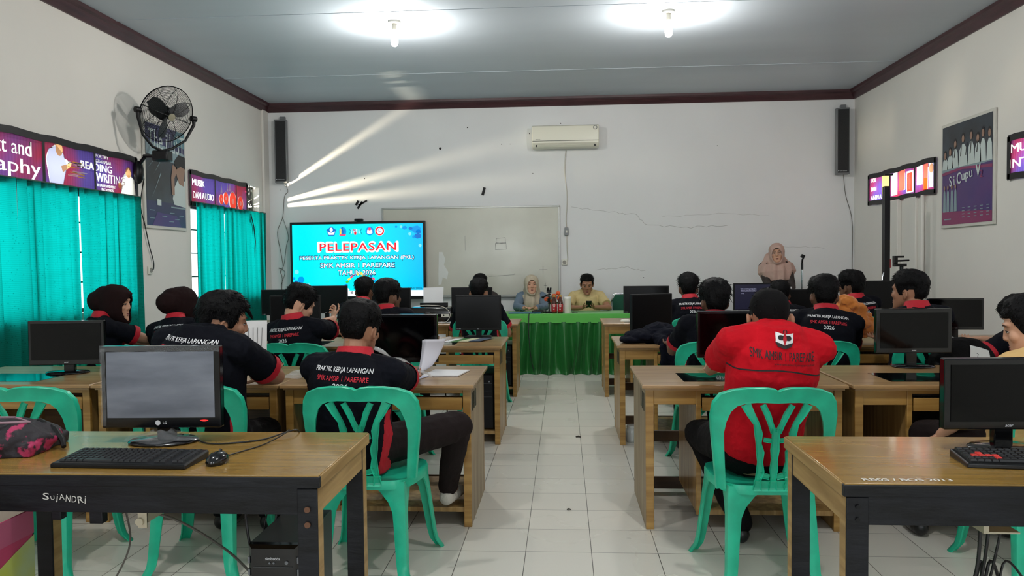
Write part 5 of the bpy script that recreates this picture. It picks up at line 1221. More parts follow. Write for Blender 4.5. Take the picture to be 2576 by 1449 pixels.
cable('floor_cable', 'dark cable hanging beside the pink carton at lower left', [(-1.72, 2.80, .66), (-1.72, 2.9, .40), (-1.74, 2.95, .22), (-1.80, 2.85, .06), (-1.86, 2.7, .008)], .004, M_cableg)
for i, (dx, r, lab) in enumerate(((0, .0055, 'black cable loop hanging under the near right table, left strand'), (.03, .005, 'black cable loop under the near right table, middle strand'), (.075, .004, 'black cable under the near right table reaching to the edge of view'))):
    cable('floor_cable', lab, [(1.26+dx, 2.42, .60), (1.25+dx*.6, 2.42, .40), (1.20+dx, 2.43, .22+dx), (1.235+dx, 2.43, .27), (1.27+dx, 2.44, .42), (1.29+dx*2, 2.45, .30), (1.36+dx*2, 2.46, .16), (1.50+dx*2, 2.5, .03), (1.7, 2.6, .008)], r, M_cable)
cable('floor_cable', 'grey cable slanting under the near right table', [(1.62, 2.5, .55), (1.50, 2.55, .34), (1.40, 2.6, .10), (1.36, 2.65, .008)], .004, M_cableg)
cable('desk_cable', 'black cable dangling inside the aisle desk behind the white-socked boy', [(-.70, 4.50, .62), (-.68, 4.45, .45), (-.69, 4.42, .34), (-.66, 4.44, .22)], .004, M_cable)
# litter on the floor
M_lit = mat('dark_litter', (44, 38, 30), .8)
for x, y, s, lab in ((.02, 4.18, .012, 'tiny dark crumb on the aisle tiles'), (.105, 5.93, .02, 'twig-like bit of litter further up the aisle'), (-1.24, 3.28, .012, 'dark crumb under the near left table')):
    random.seed(int(s*1000)); g = G(); g.tube([(x-s, y, .004), (x, y+s*.3, .006), (x+s, y-s*.2, .004)], [s*.25, s*.4, s*.2]); tag(g.obj('litter', M_lit), lab, 'litter')

# ---------------- bags, jackets, carton ----------------
def remesh(g, vox=.006, smooth=4, fac=.5):
    me = bpy.data.meshes.new('r'); me.from_pydata([tuple(p) for p in g.v], [], g.f)
    o = bpy.data.objects.new('r', me); COL.objects.link(o)
    md = o.modifiers.new('a', 'REMESH'); md.mode = 'VOXEL'; md.voxel_size = vox; md.adaptivity = 0
    if smooth: s_ = o.modifiers.new('b', 'SMOOTH'); s_.iterations = smooth; s_.factor = fac
    out = bpy.data.meshes.new_from_object(o.evaluated_get(bpy.context.evaluated_depsgraph_get()))
    bpy.data.objects.remove(o); bpy.data.meshes.remove(me); out.materials.clear(); return out
def crumple(me, amp, sc, seed=0, aniso=(1, 1, 1), ridge=True):
    o = V((seed*3.1, seed*1.7, 5.2)); N_ = [v.normal.copy() for v in me.vertices]
    for v, nn in zip(me.vertices, N_):
        p = V((v.co.x*aniso[0], v.co.y*aniso[1], v.co.z*aniso[2]))*sc+o
        k = noise.noise(p); k2 = noise.noise(p*2.1)
        d = (1-2*abs(k))*.7+(1-2*abs(k2))*.35-.5 if ridge else k+.5*k2
        v.co += nn*(amp*d)
    me.update()
# pink/black bag on the near left table
M_bagp = mat('bag_pink_black_print', (28, 22, 30), .65, col2=(172, 44, 90), vscale=17, bump=.6, bscale=30)
nt = M_bagp.node_tree
for nd in nt.nodes:
    if nd.bl_idname == 'ShaderNodeMapRange': nd.inputs[1].default_value = .55; nd.inputs[2].default_value = .60
bg = thing('shoulder_bag', 'black bag with pink scattered print on the near left table', 'bag', (-1.90, 2.47, DH), .1)
g = G(); g.sph((0, 0, .045), (.20, .15, .055)); g.sph((.06, -.04, .05), (.11, .09, .05)); g.sph((-.10, .04, .055), (.12, .10, .05)); g.obox((0, 0, .02), (.17, .12, .02))
me = remesh(g, .006, 6); crumple(me, .012, 14, 2); me.materials.append(M_bagp); 
for v in me.vertices: v.co.z = max(v.co.z, .001)
mkobj('bag_body', me, bg, smooth=180)
g = G(); g.tube([(-.10, -.06, .105), (-.02, -.09, .112), (.06, -.08, .108), (.12, -.03, .10), (.05, .01, .108), (-.04, -.02, .115)], .004); g.obj('zip_cord', mat('pale_cord', (150, 120, 130), .5), bg)
g = G(); g.tube([(.10, .06, .085), (.17, .03, .06), (.21, .0, .03), (.225, -.02, .012)], [.012, .012, .010, .008]); g.obj('strap', M_blackm, bg, smooth=60)
# draped dark jacket on third-row desk
M_jack = mat('dark_navy_fabric', (14, 16, 28), .9, spec=.15, bump=.3, bscale=70)
g = G()
for c, r in (((-.10, .02, .045), (.15, .12, .05)), ((.02, .04, .075), (.13, .11, .07)), ((.14, .0, .05), (.12, .13, .055)), ((-.20, -.02, .02), (.09, .09, .028)), ((.06, -.05, .05), (.10, .08, .06))): g.sph(c, r)
g.obox((.05, -.20, -.02), (.055, .05, .018)); g.obox((.05, -.235, -.13), (.055, .014, .14)); g.capsule((.0, -.10, .03), (.06, -.22, -.005), .05, .035)
me = remesh(g, .006, 6); crumple(me, .016, 11, 5)
o = mkobj('draped_jacket', me, None, smooth=180); me.materials.append(M_jack); o.location = (.70, 5.87, DH+.004)
tag(o, 'dark navy jacket heaped on the desk and hanging over its front edge', 'jacket')
# orange jacket
M_orj = mat('orange_fabric', (214, 128, 50), .8, sheen=.3, var=.25, vscale=6, bump=.3, bscale=60)
g = G()
for c, r in (((0, 0, .05), (.10, .10, .06)), ((-.03, .01, .16), (.075, .05, .085)), ((.08, -.02, .12), (.09, .05, .07)), ((.14, .0, .08), (.05, .05, .09)), ((-.08, .02, .10), (.04, .05, .10))): g.sph(c, r)
g.capsule((-.10, 0, .08), (-.02, 0, .26), .035, .045, flat=.6); g.capsule((-.02, 0, .26), (.10, -.01, .20), .045, .035); g.obox((.10, -.03, .12), (.07, .014, .06), Matrix.Rotation(.5, 3, 'Y'))
me = remesh(g, .005, 6); crumple(me, .030, 8, 8); crumple(me, .008, 22, 3); me.materials.append(M_orj); o = mkobj('orange_jacket', me, None, smooth=180); o.location = (2.05, 5.76, DH+.05); tag(o, 'crumpled orange jacket piled on the desk, right side', 'jacket')
g = G(); g.sph((0, 0, .03), (.15, .10, .035)); me = remesh(g, .006, 4); crumple(me, .01, 14, 3); me.materials.append(M_jack); o = mkobj('folded_clothes', me, None, smooth=180); o.location = (1.83, 5.76, DH+.01); tag(o, 'dark folded clothes lying left of the orange jacket', 'clothes')
# black bag hump with white print
bb = thing('backpack', 'big black backpack with white torn-brush print behind the wide monitor', 'backpack', (2.36, 4.76, .49), -.05)
g = G(); g.sph((0, 0, .16), (.20, .13, .17)); g.sph((0, 0, .24), (.19, .12, .15)); g.obox((0, 0, .12), (.17, .10, .12)); g.sph((0, -.09, .14), (.15, .06, .13))
me = remesh(g, .006, 6); crumple(me, .008, 8, 4); bbt = BVHTree.FromPolygons([v.co.copy() for v in me.vertices], [tuple(p.vertices) for p in me.polygons]); me.materials.append(mat('black_nylon', (5, 5, 6), .75, spec=.12, bump=.3, bscale=90)); mkobj('bag_body', me, bb, smooth=180)
def project(g, bvh, o, ux, uy, back, off=.002, sub=.012, dmax=.5):
    """wrap flat lettering in g (x,y plane) on to a surface, casting from o along -back"""
    bm = bmesh.new(); vs = [bm.verts.new(v) for v in g.v]
    for f, mi in zip(g.f, g.m):
        try: ff = bm.faces.new([vs[i] for i in f]); ff.material_index = mi
        except ValueError: pass
    bmesh.ops.triangulate(bm, faces=bm.faces[:])
    for _ in range(3):
        ed = [e for e in bm.edges if e.calc_length() > sub]
        if not ed: break
        bmesh.ops.subdivide_edges(bm, edges=ed, cuts=1); bmesh.ops.triangulate(bm, faces=[f for f in bm.faces if len(f.verts) > 3])
    bad = []
    for v in bm.verts:
        p = o+ux*v.co.x+uy*v.co.y; hit, nn, _, d = bvh.ray_cast(p+back*dmax, -back, dmax*2)
        if hit is None: bad.append(v); continue
        if nn.dot(back) < 0: nn = -nn
        v.co = hit+nn*(off+v.co.z)
    bmesh.ops.delete(bm, geom=bad, context='VERTS')
    me = bpy.data.meshes.new('p'); bm.to_mesh(me); bm.free(); return me
g = G(); g.add([(x, y, 0) for x, y in ((-.12, -.10), (.06, -.10), (.09, -.06), (.07, .0), (.12, .03), (.08, .05), (.12, .08), (.06, .10), (-.03, .12), (-.05, .02), (-.12, -.02))], [tuple(range(11))], 0)
put_text(g, '7 1', (.03, .05, 0), (1, 0, 0), (0, 1, 0), height=.035, mi=1)
for k in range(3): poly2(g, [(-.12, -.05-k*.02), (.0, -.03-k*.02), (.07, -.05-k*.02), (.0, -.038-k*.02)], (0, 0, 0), (1, 0, 0), (0, 1, 0), 1)
for p in g.v: p.x *= .72; p.y *= .8
me = project(g, bbt, V((.03, 0, .25)), V((1, 0, 0)), V((0, 0, 1)), V((0, -1, 0)), .003); me.materials.append(mat('bag_white_print', (206, 208, 206), .7)); me.materials.append(M_blackm); mkobj('print_patch', me, bb, smooth=0)
# plastic packet held up by the hijab women: dark bag on desk
g = G(); g.sph((0, 0, .05), (.17, .10, .05)); g.sph((.05, 0, .07), (.10, .08, .05)); me = remesh(g, .006, 5); crumple(me, .012, 12, 6); me.materials.append(mat('black_leatherette', (22, 22, 26), .4)); o = mkobj('handbag', me, None, smooth=180); o.location = (-2.72, 5.83, DH+.004); tag(o, 'low black bag lying on the desk between the two brown headscarves', 'bag')
# pink carton
M_card = mat('carton_pink', (170, 56, 92), .6, var=.15, vscale=5); M_cardl = mat('carton_lime', (170, 178, 58), .6, col2=(150, 178, 168), vscale=3); M_cardw = mat('carton_inside', (206, 192, 172), .8, bump=.5, bscale=30, stretch=(1, 12, .2)); M_cardb = mat('carton_band', (158, 76, 104), .6)
cb = thing('cardboard_carton', 'open pink and lime cardboard carton at the lower left corner', 'box', (-2.06, 1.86, 0)); cw, cd, chh = .41, .42, .60
g = G()
for a in ((0, cw, 0, .006), (0, cw, cd-.006, cd), (0, .006, 0, cd)): g.box(a[0], a[1], a[2], a[3], 0, chh, 0)
g.box(cw-.006, cw, 0, cd, 0, chh, 0); g.box(0, cw, 0, cd, 0, .006, 0); g.obj('carton_walls', M_card, cb, smooth=0)
g = G(); g.box(.007, cw-.007, cd-.009, cd-.0065, .01, chh-.001); g.box(.0065, .009, .007, cd-.007, .01, chh-.001); g.box(cw-.009, cw-.0065, .007, cd-.007, .01, chh-.001); g.obj('corrugated_lining', M_cardw, cb, smooth=0)
g = G(); g.box(cw+.0003, cw+.001, 0, cd, chh-.075, chh); g.obj('top_band', M_cardb, cb, smooth=0)
g = G(); g.add([(cw+.0012, y_, z_) for y_, z_ in ((.22, .0), (.19, .1), (.20, .2), (.18, .3), (.21, .40), (.25, .46), (.33, .49), (.42, .52), (.42, 0))], [tuple(range(9))]); g.obj('lime_splash', M_cardl, cb, smooth=0)
g = G(); g.box(cw+.0012, cw+.002, .27, .285, .20, .31); g.box(cw+.0012, cw+.002, .31, .325, .23, .32); g.obj('white_stroke_print', M_chalk, cb, smooth=0)

# olive backpack and upright printed sheet on the second-row left desks
ob_ = thing('backpack', 'small olive backpack slumped on the desk left of the white-socked boy', 'backpack', (-1.19, 4.06, DH+.003), .3)
g = G(); g.sph((0, 0, .075), (.075, .11, .075)); g.sph((.0, -.06, .05), (.06, .05, .05)); me = remesh(g, .005, 4); crumple(me, .012, 14, 11); me.materials.append(mat('olive_canvas', (74, 80, 62), .85, bump=.3, bscale=80)); mkobj('bag_body', me, ob_, smooth=180)
G().tube([(-.02, -.09, .10), (-.06, -.13, .07), (-.07, -.14, .02), (-.05, -.13, .01)], .012).obj('strap', mat('olive_canvas', (0, 0, 0)), ob_, smooth=180)
us = thing('paper_sheet', 'upright white sheet with faint line drawing beside the side-swept boy', 'paper', (-1.80, 4.36, DH), .1)
G().rings([[V((-.10, y, 0)), V((.08, y, 0)), V((.08, y+.03, .29)), V((-.10, y+.03, .29))] for y in (0, .003)]).obj('sheet', M_paper, us, smooth=0)
g = G()
for k in range(5): g.tube([(-.05+.025*k, -.001+.002, .03), (-.045+.024*k, .010, .13), (-.05+.026*k, .021, .25)], .0012, n=4)
g.obj('pencil_lines', M_pen, us)

# ---------------- people ----------------
M_skin = [mat('skin_brown', (164, 118, 92), .5, spec=.35, var=.12, vscale=9, bump=.06, bscale=120), mat('skin_dark', (112, 80, 62), .5, spec=.35, var=.14, vscale=9, bump=.06, bscale=120), mat('skin_light', (206, 158, 130), .5, spec=.35, var=.10, vscale=9, bump=.06, bscale=120)]
M_hair = mat('black_hair', (5, 5, 7), .6, spec=.14, col2=(12, 11, 12), vscale=60, bump=.5, bscale=110)
M_shirt = mat('navy_work_shirt', (9, 11, 21), .85, spec=.15, bump=.22, bscale=55, var=.25, vscale=5)
M_redc = mat('red_trim_cloth', (180, 10, 34), .7, bump=.2, bscale=60)
M_redp = mat('red_polo_cloth', (196, 8, 28), .85, spec=.2, bump=.25, bscale=45, var=.18, vscale=5)
M_cream = mat('cream_shirt_cloth', (208, 188, 134), .8, bump=.2, bscale=50, var=.1)
M_tan = mat('tan_shirt_cloth', (214, 176, 116), .8, bump=.2, bscale=50)
M_blue = mat('grey_blue_shirt', (104, 122, 140), .8, bump=.2, bscale=50)
M_dkbrown = mat('dark_brown_robe', (52, 44, 42), .8, bump=.2, bscale=50)
M_trs = mat('black_trousers', (12, 11, 13), .85, spec=.15, bump=.25, bscale=50); M_trb = mat('dark_brown_trousers', (30, 22, 22), .85, spec=.2, bump=.25, bscale=50)
M_hjb = mat('brown_headscarf', (30, 15, 15), .9, spec=.15, bump=.2, bscale=60); M_hjc = mat('cream_headscarf', (186, 174, 152), .85, bump=.2, bscale=60); M_hjp = mat('dusty_pink_headscarf', (186, 156, 144), .85, bump=.2, bscale=60)
M_sock = mat('white_sock', (196, 192, 182), .9, bump=.5, bscale=90); M_shoe = mat('black_shoe', (16, 16, 18), .35)
M_eye = mat('eye_white', (210, 205, 200), .3); M_iris = mat('eye_dark', (20, 14, 12), .2); M_lip = mat('lip', (136, 78, 72), .5); M_brow = mat('brow_hair', (24, 20, 20), .7)
M_ptw = mat('white_shirt_print', (232, 232, 234), .7); M_ptr = mat('red_shirt_print', (212, 40, 58), .7); M_ptk = mat('black_shirt_print', (24, 16, 20), .7)

HEAD = [(-.118, .020, .076, .050), (-.106, .036, .088, .034), (-.086, .050, .089, .006), (-.062, .061, .087, -.040), (-.035, .069, .087, -.074), (-.005, .073, .085, -.092), (.025, .076, .086, -.100), (.055, .076, .084, -.101), (.082, .069, .072, -.092), (.104, .052, .048, -.070), (.118, .028, .018, -.038), (.122, .006, -.004, -.016)]
def head_at(z):
    H = HEAD
    if z <= H[0][0]: return H[0][1:]
    for a, b in zip(H, H[1:]):
        if z <= b[0]:
            t = (z-a[0])/(b[0]-a[0]); return tuple(a[i]*(1-t)+b[i]*t for i in (1, 2, 3))
    return H[-1][1:]
def head_pt(th, z, inf=0.0):
    """th = 0 is the right side (+x), pi/2 the face (+y)"""
    w, yf, yb = head_at(z); c = (yf+yb)/2; l = (yf-yb)/2
    e = .86
    cx_, sy_ = cos(th), sin(th)
    x = w*abs(cx_)**e*(1 if cx_ >= 0 else -1); y = c+l*abs(sy_)**e*(1 if sy_ >= 0 else -1)
    p = V((x, y, z))
    if inf: p += (p-V((0, -.01, .01))).normalized()*inf
    return p
def head_geo(g, T, s=1.0, ears=True, face=True, eo=0.0):
    H = G(); n = 32
    H.rings([[head_pt(2*pi*k/n, z) for k in range(n)] for z in [h[0] for h in HEAD]])
    if face:
        H.capsule((0, .082, .028), (0, .094, -.016), .007, .010, flat=1.2); H.sph((0, .094, -.021), (.012, .011, .009)); H.sph((-.012, .088, -.023), (.007, .009, .007)); H.sph((.012, .088, -.023), (.007, .009, .007))
        H.capsule((-.046, .076, .036), (-.014, .087, .036), .0075, .008); H.capsule((.046, .076, .036), (.014, .087, .036), .0075, .008)
        H.capsule((-.016, .083, -.054), (.016, .083, -.054), .006, .006); H.capsule((-.014, .084, -.064), (.014, .084, -.064), .0065, .0065); H.sph((-.040, .062, -.014), (.026, .022, .026)); H.sph((.040, .062, -.014), (.026, .022, .026)); H.sph((0, .082, -.100), (.020, .014, .014)); H.capsule((0, .084, -.036), (0, .085, -.046), .007, .005)
    if ears:
        for sx_ in (-1, 1):
            R = Matrix.Rotation(sx_*rad(24), 3, 'Z') @ Matrix.Rotation(rad(-10), 3, 'X')
            c = V((sx_*(.079+eo), -.012, -.008))
            H.sph(c, (.007, .015, .025), R, n=14)
            H.tube([c+R@V((sx_*.006, .014*cos(a), .024*sin(a)+.002)) for a in [rad(q) for q in range(-60, 250, 25)]], .0045, n=8)
            H.sph(c+V((0, .006, -.028)), (.006, .008, .009))
    H.v = [p*s for p in H.v]; H.xf(T); g.add(H.v, H.f); return g

def hair_geo(T, s, style, seed, close=True):
    """scalp shell following the skull plus many curved locks"""
    rnd = random.Random(seed); o = V((seed*2.3, seed*1.1, 0)); g = G()
    NT, NS = 64, 26
    topt, sidet, backt, nape, fringe = style.get('top', .030), style.get('side', .012), style.get('back', .018), style.get('nape', -.055), style.get('fringe', .062)
    def zb(th):                                       # lower edge of the hair around the head
        a = (th-pi/2) % (2*pi); a = a if a <= pi else 2*pi-a      # 0 at the face, pi at the back
        if a < .75: return fringe
        if a < 1.25: t = (a-.75)/.5; return fringe*(1-t)+(-.012)*t
        if a < 1.55: return -.012
        if a < 1.75: t = (a-1.55)/.2; return -.012*(1-t)+.024*t
        if a < 2.08: return .024
        if a < 2.38: t = (a-2.08)/.3; return .024*(1-t)+(nape+.02)*t
        t = (a-2.38)/(pi-2.38); return (nape+.02)*(1-t)+nape*t
    def thick(th, z):
        a = (th-pi/2) % (2*pi); a = a if a <= pi else 2*pi-a
        up = max(0, min(1, (z-.03)/.07)); low = sidet+(backt-sidet)*max(0, min(1, (a-1.6)/1.0))
        e = max(0, min(1, (z-zb(th))/.045)); e = .12+.88*e
        t = (low*(1-up)+topt*up)*e
        if 1.45 < a < 2.15 and z < .05: t *= .35
        if a < .8: t = max(t, style.get('front', .016)*min(1, (z-fringe)/.02+.4))
        return t
    rs = []
    for i in range(NS+1):
        u = i/NS; ring = []
        for k in range(NT):
            th = 2*pi*k/NT; b = zb(th); z = .1215-(.1215-b)*(u**1.15)
            t = thick(th, z); p = head_pt(th, z); n = (p-V((0, -.012, .015))).normalized()
            q = noise.noise(V((p.x*28, p.y*28, p.z*14))+o)*.20+noise.noise(V((p.x*80, p.y*80, p.z*26))+o)*.20
            ring.append(p+n*(t*(1+q)+.001))
        rs.append(ring)
    last = rs[-1]; rs.append([p-(p-V((0, -.01, .0))).normalized()*.012 for p in last])
    g.rings(rs, cap0=True, cap1=False)
    nl = style.get('locks', 260) if close else 260
    for _ in range(nl):
        th = rnd.uniform(0, 2*pi); b = zb(th); z = b+(.118-b)*rnd.random()**.6
        a = (th-pi/2) % (2*pi); a = a if a <= pi else 2*pi-a
        t = thick(th, z); p = head_pt(th, z); n = (p-V((0, -.012, .015))).normalized()
        dn = V((0, 0, -1)); dn = (dn-n*dn.dot(n)); dn = dn.normalized() if dn.length > .1 else V((rnd.uniform(-1, 1), rnd.uniform(-1, 1), 0)).normalized()
        if z > .07: dn = (dn+V((rnd.uniform(-.8, .8), rnd.uniform(-.3, .8)+style.get('fwd', .3), 0))).normalized()
        sw = V((rnd.uniform(-.5, .5), rnd.uniform(-.5, .5), rnd.uniform(-.2, .2)))
        L = style.get('lock', .032)*rnd.uniform(.6, 1.3)*(0.45+.55*min(1, max(0, (z-b)/.06)))
        st = p+n*(t*.75); dirn = (dn+sw*.5+n*style.get('spike', .25)*rnd.uniform(.2, 1.2)).normalized(); r0 = rnd.uniform(.0014, .0032)
        mid = st+dirn*L*.55; end = mid+(dirn+dn*.5-n*.15).normalized()*L*.5
        g.tube([st-n*.004, mid, end], [r0, r0*.8, .0006], n=4)
    for (x, y, z, dx, dy, dz, L) in style.get('bangs', ()):
        p0 = V((x, y, z)); d = V((dx, dy, dz)).normalized()
        g.tube([p0, p0+d*L*.5+V((0, 0, .004)), p0+d*L+V((0, 0, -.012))], [.007, .006, .001], n=5)
    g.v = [T@(p*s) for p in g.v]; return g

def finger_chain(g, p, d, up, lens, r, curl):
    a = p; dirn = d.normalized(); side = dirn.cross(up).normalized()
    for i, L in enumerate(lens):
        b = a+dirn*L; g.capsule(a, b, r*(1-.10*i), r*(1-.10*(i+1)), n=8); a = b
        dirn = (Matrix.Rotation(-curl, 3, side) @ dirn).normalized()
def hand_geo(g, wrist, d, palm_n, s=1.0, curl=.45, right=True):
    """d: wrist->knuckles, palm_n: direction the palm faces"""
    d = d.normalized(); n = (palm_n-d*palm_n.dot(d)).normalized(); sd = d.cross(n).normalized()
    if not right: sd = -sd                             # sd points to the thumb side
    c = wrist+d*.045*s
    R = Matrix((sd, d, n)).transposed()
    g.sph(c, (.040*s, .052*s, .016*s), R, n=14)
    g.capsule(wrist-d*.02*s, wrist+d*.02*s, .024*s, .026*s, flat=.75, side=sd)
    for k, (off, L) in enumerate(((.030, .82), (.010, .92), (-.010, .86), (-.029, .68))):
        p = wrist+d*.086*s+sd*off*s
        finger_chain(g, p, d+sd*off*2.0, n, [.040*L*s, .027*L*s, .020*L*s], .0085*s, curl+.06*k)
    p = wrist+d*.030*s+sd*.030*s
    finger_chain(g, p, (d*.7+sd*.7+n*.35), n, [.036*s, .028*s, .022*s], .0100*s, curl*.4)

def ik(a, t, L1, L2, pole):
    d = t-a; D = min(d.length, (L1+L2)*.995); d.normalize(); x = (L1*L1-L2*L2+D*D)/(2*D); h = sqrt(max(0, L1*L1-x*x))
    pl = (pole-d*pole.dot(d)).normalized(); return a+d*x+pl*h, a+d*D
def loft(g, path, rad_, right, inflate=0.0, n=24, k=.9):
    rs = []
    for i, (p, (rx, ry)) in enumerate(zip(path, rad_)):
        t = (path[min(i+1, len(path)-1)]-path[max(i-1, 0)]).normalized(); r = (right-t*right.dot(t)).normalized(); f = r.cross(t)*-1
        rs.append([p+r*(rx+inflate)*abs(cos(a))**k*(1 if cos(a) > 0 else -1)+f*(ry+inflate)*abs(sin(a))**k*(1 if sin(a) > 0 else -1) for a in [2*pi*q/n for q in range(n)]])
    g.rings(rs)

def person(label, loc, rz=0, head=(0, .10, 1.13), hyaw=0, hpitch=0, hroll=0, pelvis=(0, 0, .53), s=1.0, hs=1.0, skin=0, top='navy', hair=None, wear=None,
           hands=None, seed=1, close=True, pr=True, twist=0, legs=None, shoes='shoe', trs=None, sleeve=.72, broad=1.0, kyph=.05, stand=False, lcurl=.45, collar=None, neckl=.12, cuffs=True, eyes=True, bust=None, prof=None, sho_drop=.070, nb=(-.100, -.085), txt=.062, hem=-.085, drape=((.128, .112), (.205, .142), (.222, .160), (.140, .150))):
    e = thing('person', label, 'person', loc, rz)
    P = V(pelvis); Hc = V(head)
    Rh = Matrix.Rotation(rad(hyaw), 3, 'Z') @ Matrix.Rotation(rad(hpitch), 3, 'X') @ Matrix.Rotation(rad(hroll), 3, 'Y')
    bf = Matrix.Rotation(rad(twist), 3, 'Z') @ V((0, 1, 0)); NB = Hc+bf*nb[0]*s+V((0, 0, nb[1]*s))        # base of the neck
    up = (NB-P); SL = up.length; up.normalize()
    right = Matrix.Rotation(rad(twist), 3, 'Z') @ V((1, 0, 0)); right = (right-up*right.dot(up)).normalized(); fwd = up.cross(right)
    ctrl = (P+NB)/2-fwd*kyph+up*.05
    bez = lambda t: P*(1-t)**2+ctrl*2*t*(1-t)+NB*t*t
    B = broad*s
    ts = [0, .14, .30, .48, .66, .82, .93, 1.0]
    path = [bez(t) for t in ts]; path[0] = P-up*.06; path[-1] = NB+up*.005
    rr = [(.150, .110), (.160, .120), (.152, .112), (.156, .114), (.164, .116), (.150, .100), (.100, .070), (.058, .050)]
    rr = [(a*B*.90, b*B) for a, b in rr]
    SH = [NB-up*sho_drop+right*q*.158*B-fwd*.005 for q in (-1, 1)]
    A1, A2 = .285*s, .245*s
    hands = hands or [((-.20, .42, .76), (0, 1, 0), (0, 0, -1)), ((.20, .42, .76), (0, 1, 0), (0, 0, -1))]
    arms = []
    for q, hd in zip((0, 1), hands):
        sgn = (-1, 1)[q]
        pole = V(hd[3]) if len(hd) > 3 else V((sgn*.40, -.30, -1))
        el, wr = ik(SH[q], V(hd[0]), A1, A2, pole); arms.append((SH[q], el, wr, V(hd[1]), V(hd[2]), hd[4] if len(hd) > 4 else lcurl))
    if legs is None: legs = [((-.11, .42, .50), (-.12, .40, .09), (0, 1, 0)), ((.11, .42, .50), (.12, .40, .09), (0, 1, 0))]
    L = [(P+right*q*.085*s-V((0, 0, .0)), V(l[0]), V(l[1]), V(l[2])) for q, l in zip((-1, 1), legs)]
    Th = Matrix.Translation(Hc) @ Rh.to_4x4()
    vox = .0045 if close else .0065
    # --- body: one continuous skin ---
    g = G(); head_geo(g, Th, hs, ears=not (wear and 'hijab' in wear), eo=.010 if wear == 'cap' else 0)
    g.capsule(NB-up*.03, Hc+Rh@V((0, -.028, -.055))*hs, .056*hs, .054*hs, flat=1.0)
    loft(g, path, rr, right)
    for q in (0, 1):
        S_, E_, Wr, hd, hn, cl = arms[q]
        g.capsule(NB-up*.035, S_, .050*s, .056*s); g.capsule(S_, E_, .050*s, .039*s); g.capsule(E_, Wr, .039*s, .025*s)
        hand_geo(g, Wr, hd, hn, s*.95, cl, right=(q == 1))
        a, k, an, fd = L[q]
        g.capsule(a, k, .082*s, .055*s); g.capsule(k, an, .052*s, .034*s); g.capsule(an-V((0, 0, .035)), an+fd*.15-V((0, 0, .055)), .034*s, .026*s)
    me = remesh(g, vox, 3, .5); me.materials.append(M_skin[skin]); mkobj('body', me, e, smooth=180)
    # --- eyes, brows, lips (only where a face can be seen) ---
    if eyes:
        f = G(); wt = G(); br = G(); lp = G()
        for q in (-1, 1):
            wt.sph((q*.031, .0800, .007), (.012, .0060, .0036)); f.sph((q*.031, .0850, .007), (.0052, .0026, .0040), n=10)
            f.tube([(q*.017, .0850, .010), (q*.026, .0885, .0135), (q*.036, .0865, .0135), (q*.046, .078, .008)], .0016, n=5)
            br.tube([(q*.015, .0930, .034), (q*.030, .0905, .038), (q*.050, .0790, .030)], [.0018, .0026, .0010], n=6)
        lp.tube([(-.022, .0810, -.0575), (-.010, .0885, -.0545), (0, .0890, -.0560), (.010, .0885, -.0545), (.022, .0810, -.0575)], [.0020, .0042, .0042, .0042, .0020], n=6)
        lp.tube([(-.020, .0815, -.0605), (-.008, .0890, -.0650), (.008, .0890, -.0650), (.020, .0815, -.0605)], [.0020, .0050, .0050, .0020], n=6)
        for gg, nm, mt in ((wt, 'eye', M_eye), (f, 'iris', M_iris), (br, 'eyebrow', M_brow), (lp, 'lips', M_lip)):
            gg.v = [Th@(p*hs) for p in gg.v]; gg.obj(nm, mt, e, smooth=180)
    # --- shirt ---
    topm = {'navy': M_shirt, 'red': M_redp, 'cream': M_cream, 'tan': M_tan, 'blue': M_blue, 'brown': M_dkbrown}[top]
    inf = .020*s
    g = G(); ph = list(path); rh = [(a+.004, b+.004) for a, b in rr]
    ph[0] = P+up*hem; rh[0] = (rr[0][0]+.012, rr[0][1]+.02)
    ph[-1] = NB+up*(.022 if collar == 'none' else 0); loft(g, ph, rh, right, inf)
    sl_ends = []
    for q in (0, 1):
        S_, E_, Wr, hd, hn, cl = arms[q]
        g.capsule(NB-up*.045, S_-up*.002, .074*s, .069*s)
        if sleeve <= 1:
            en = S_.lerp(E_, sleeve); d = (en-S_).normalized()
            g.cyl(S_-d*.02, en, .062*s, .066*s, n=20); sl_ends.append((en, d, .066*s)); g.sph(S_, .063*s)
        else:
            g.capsule(S_, E_, .068*s, .055*s); en = E_.lerp(Wr, sleeve-1); d = (en-E_).normalized(); g.cyl(E_, en, .054*s, .040*s, n=16); g.sph(E_, .055*s); sl_ends.append((en, d, .040*s))
    me = remesh(g, vox*1.15, 4, .5); crumple(me, .0065 if close else .008, 9, seed, (1, 1, .55)); crumple(me, .003, 24, seed+3)
    bvh = BVHTree.FromPolygons([v.co.copy() for v in me.vertices], [tuple(p.vertices) for p in me.polygons])
    me.materials.append(topm)
    if top == 'navy' and pr:
        me.materials.append(M_redc)
        for p in me.polygons:
            c = p.center-P; u = c.dot(right); h_ = c.dot(up); f_ = c.dot(fwd)
            if h_ < .19 and abs(u) > .10*B and -.07-.12*max(0, .16-h_) < f_ < .01-.25*max(0, h_-.08): p.material_index = 1
    sh = mkobj('shirt', me, e, smooth=180)
    if (top == 'navy' or collar) and collar != 'none':
        cm = collar or M_redc; g = G(); nd = (up*.85+(Hc+Rh@V((0, -.03, -.06))-NB).normalized()*.30).normalized()
        r_ = (right-nd*right.dot(nd)).normalized(); f_ = nd.cross(r_); rs = []
        for k_, (rx, h_) in enumerate(((.092, -.026), (.078, -.006), (.070, .018), (.068, .024), (.064, .022), (.066, -.01))):
            ring = []
            for q in range(36):
                a = 2*pi*q/36; fr = max(0, sin(a)); ring.append(NB+r_*cos(a)*rx*B+f_*(sin(a)*rx*(.90+.25*fr)*B+.008)+nd*(h_+.012*(1-fr)-.030*fr))
            rs.append(ring)
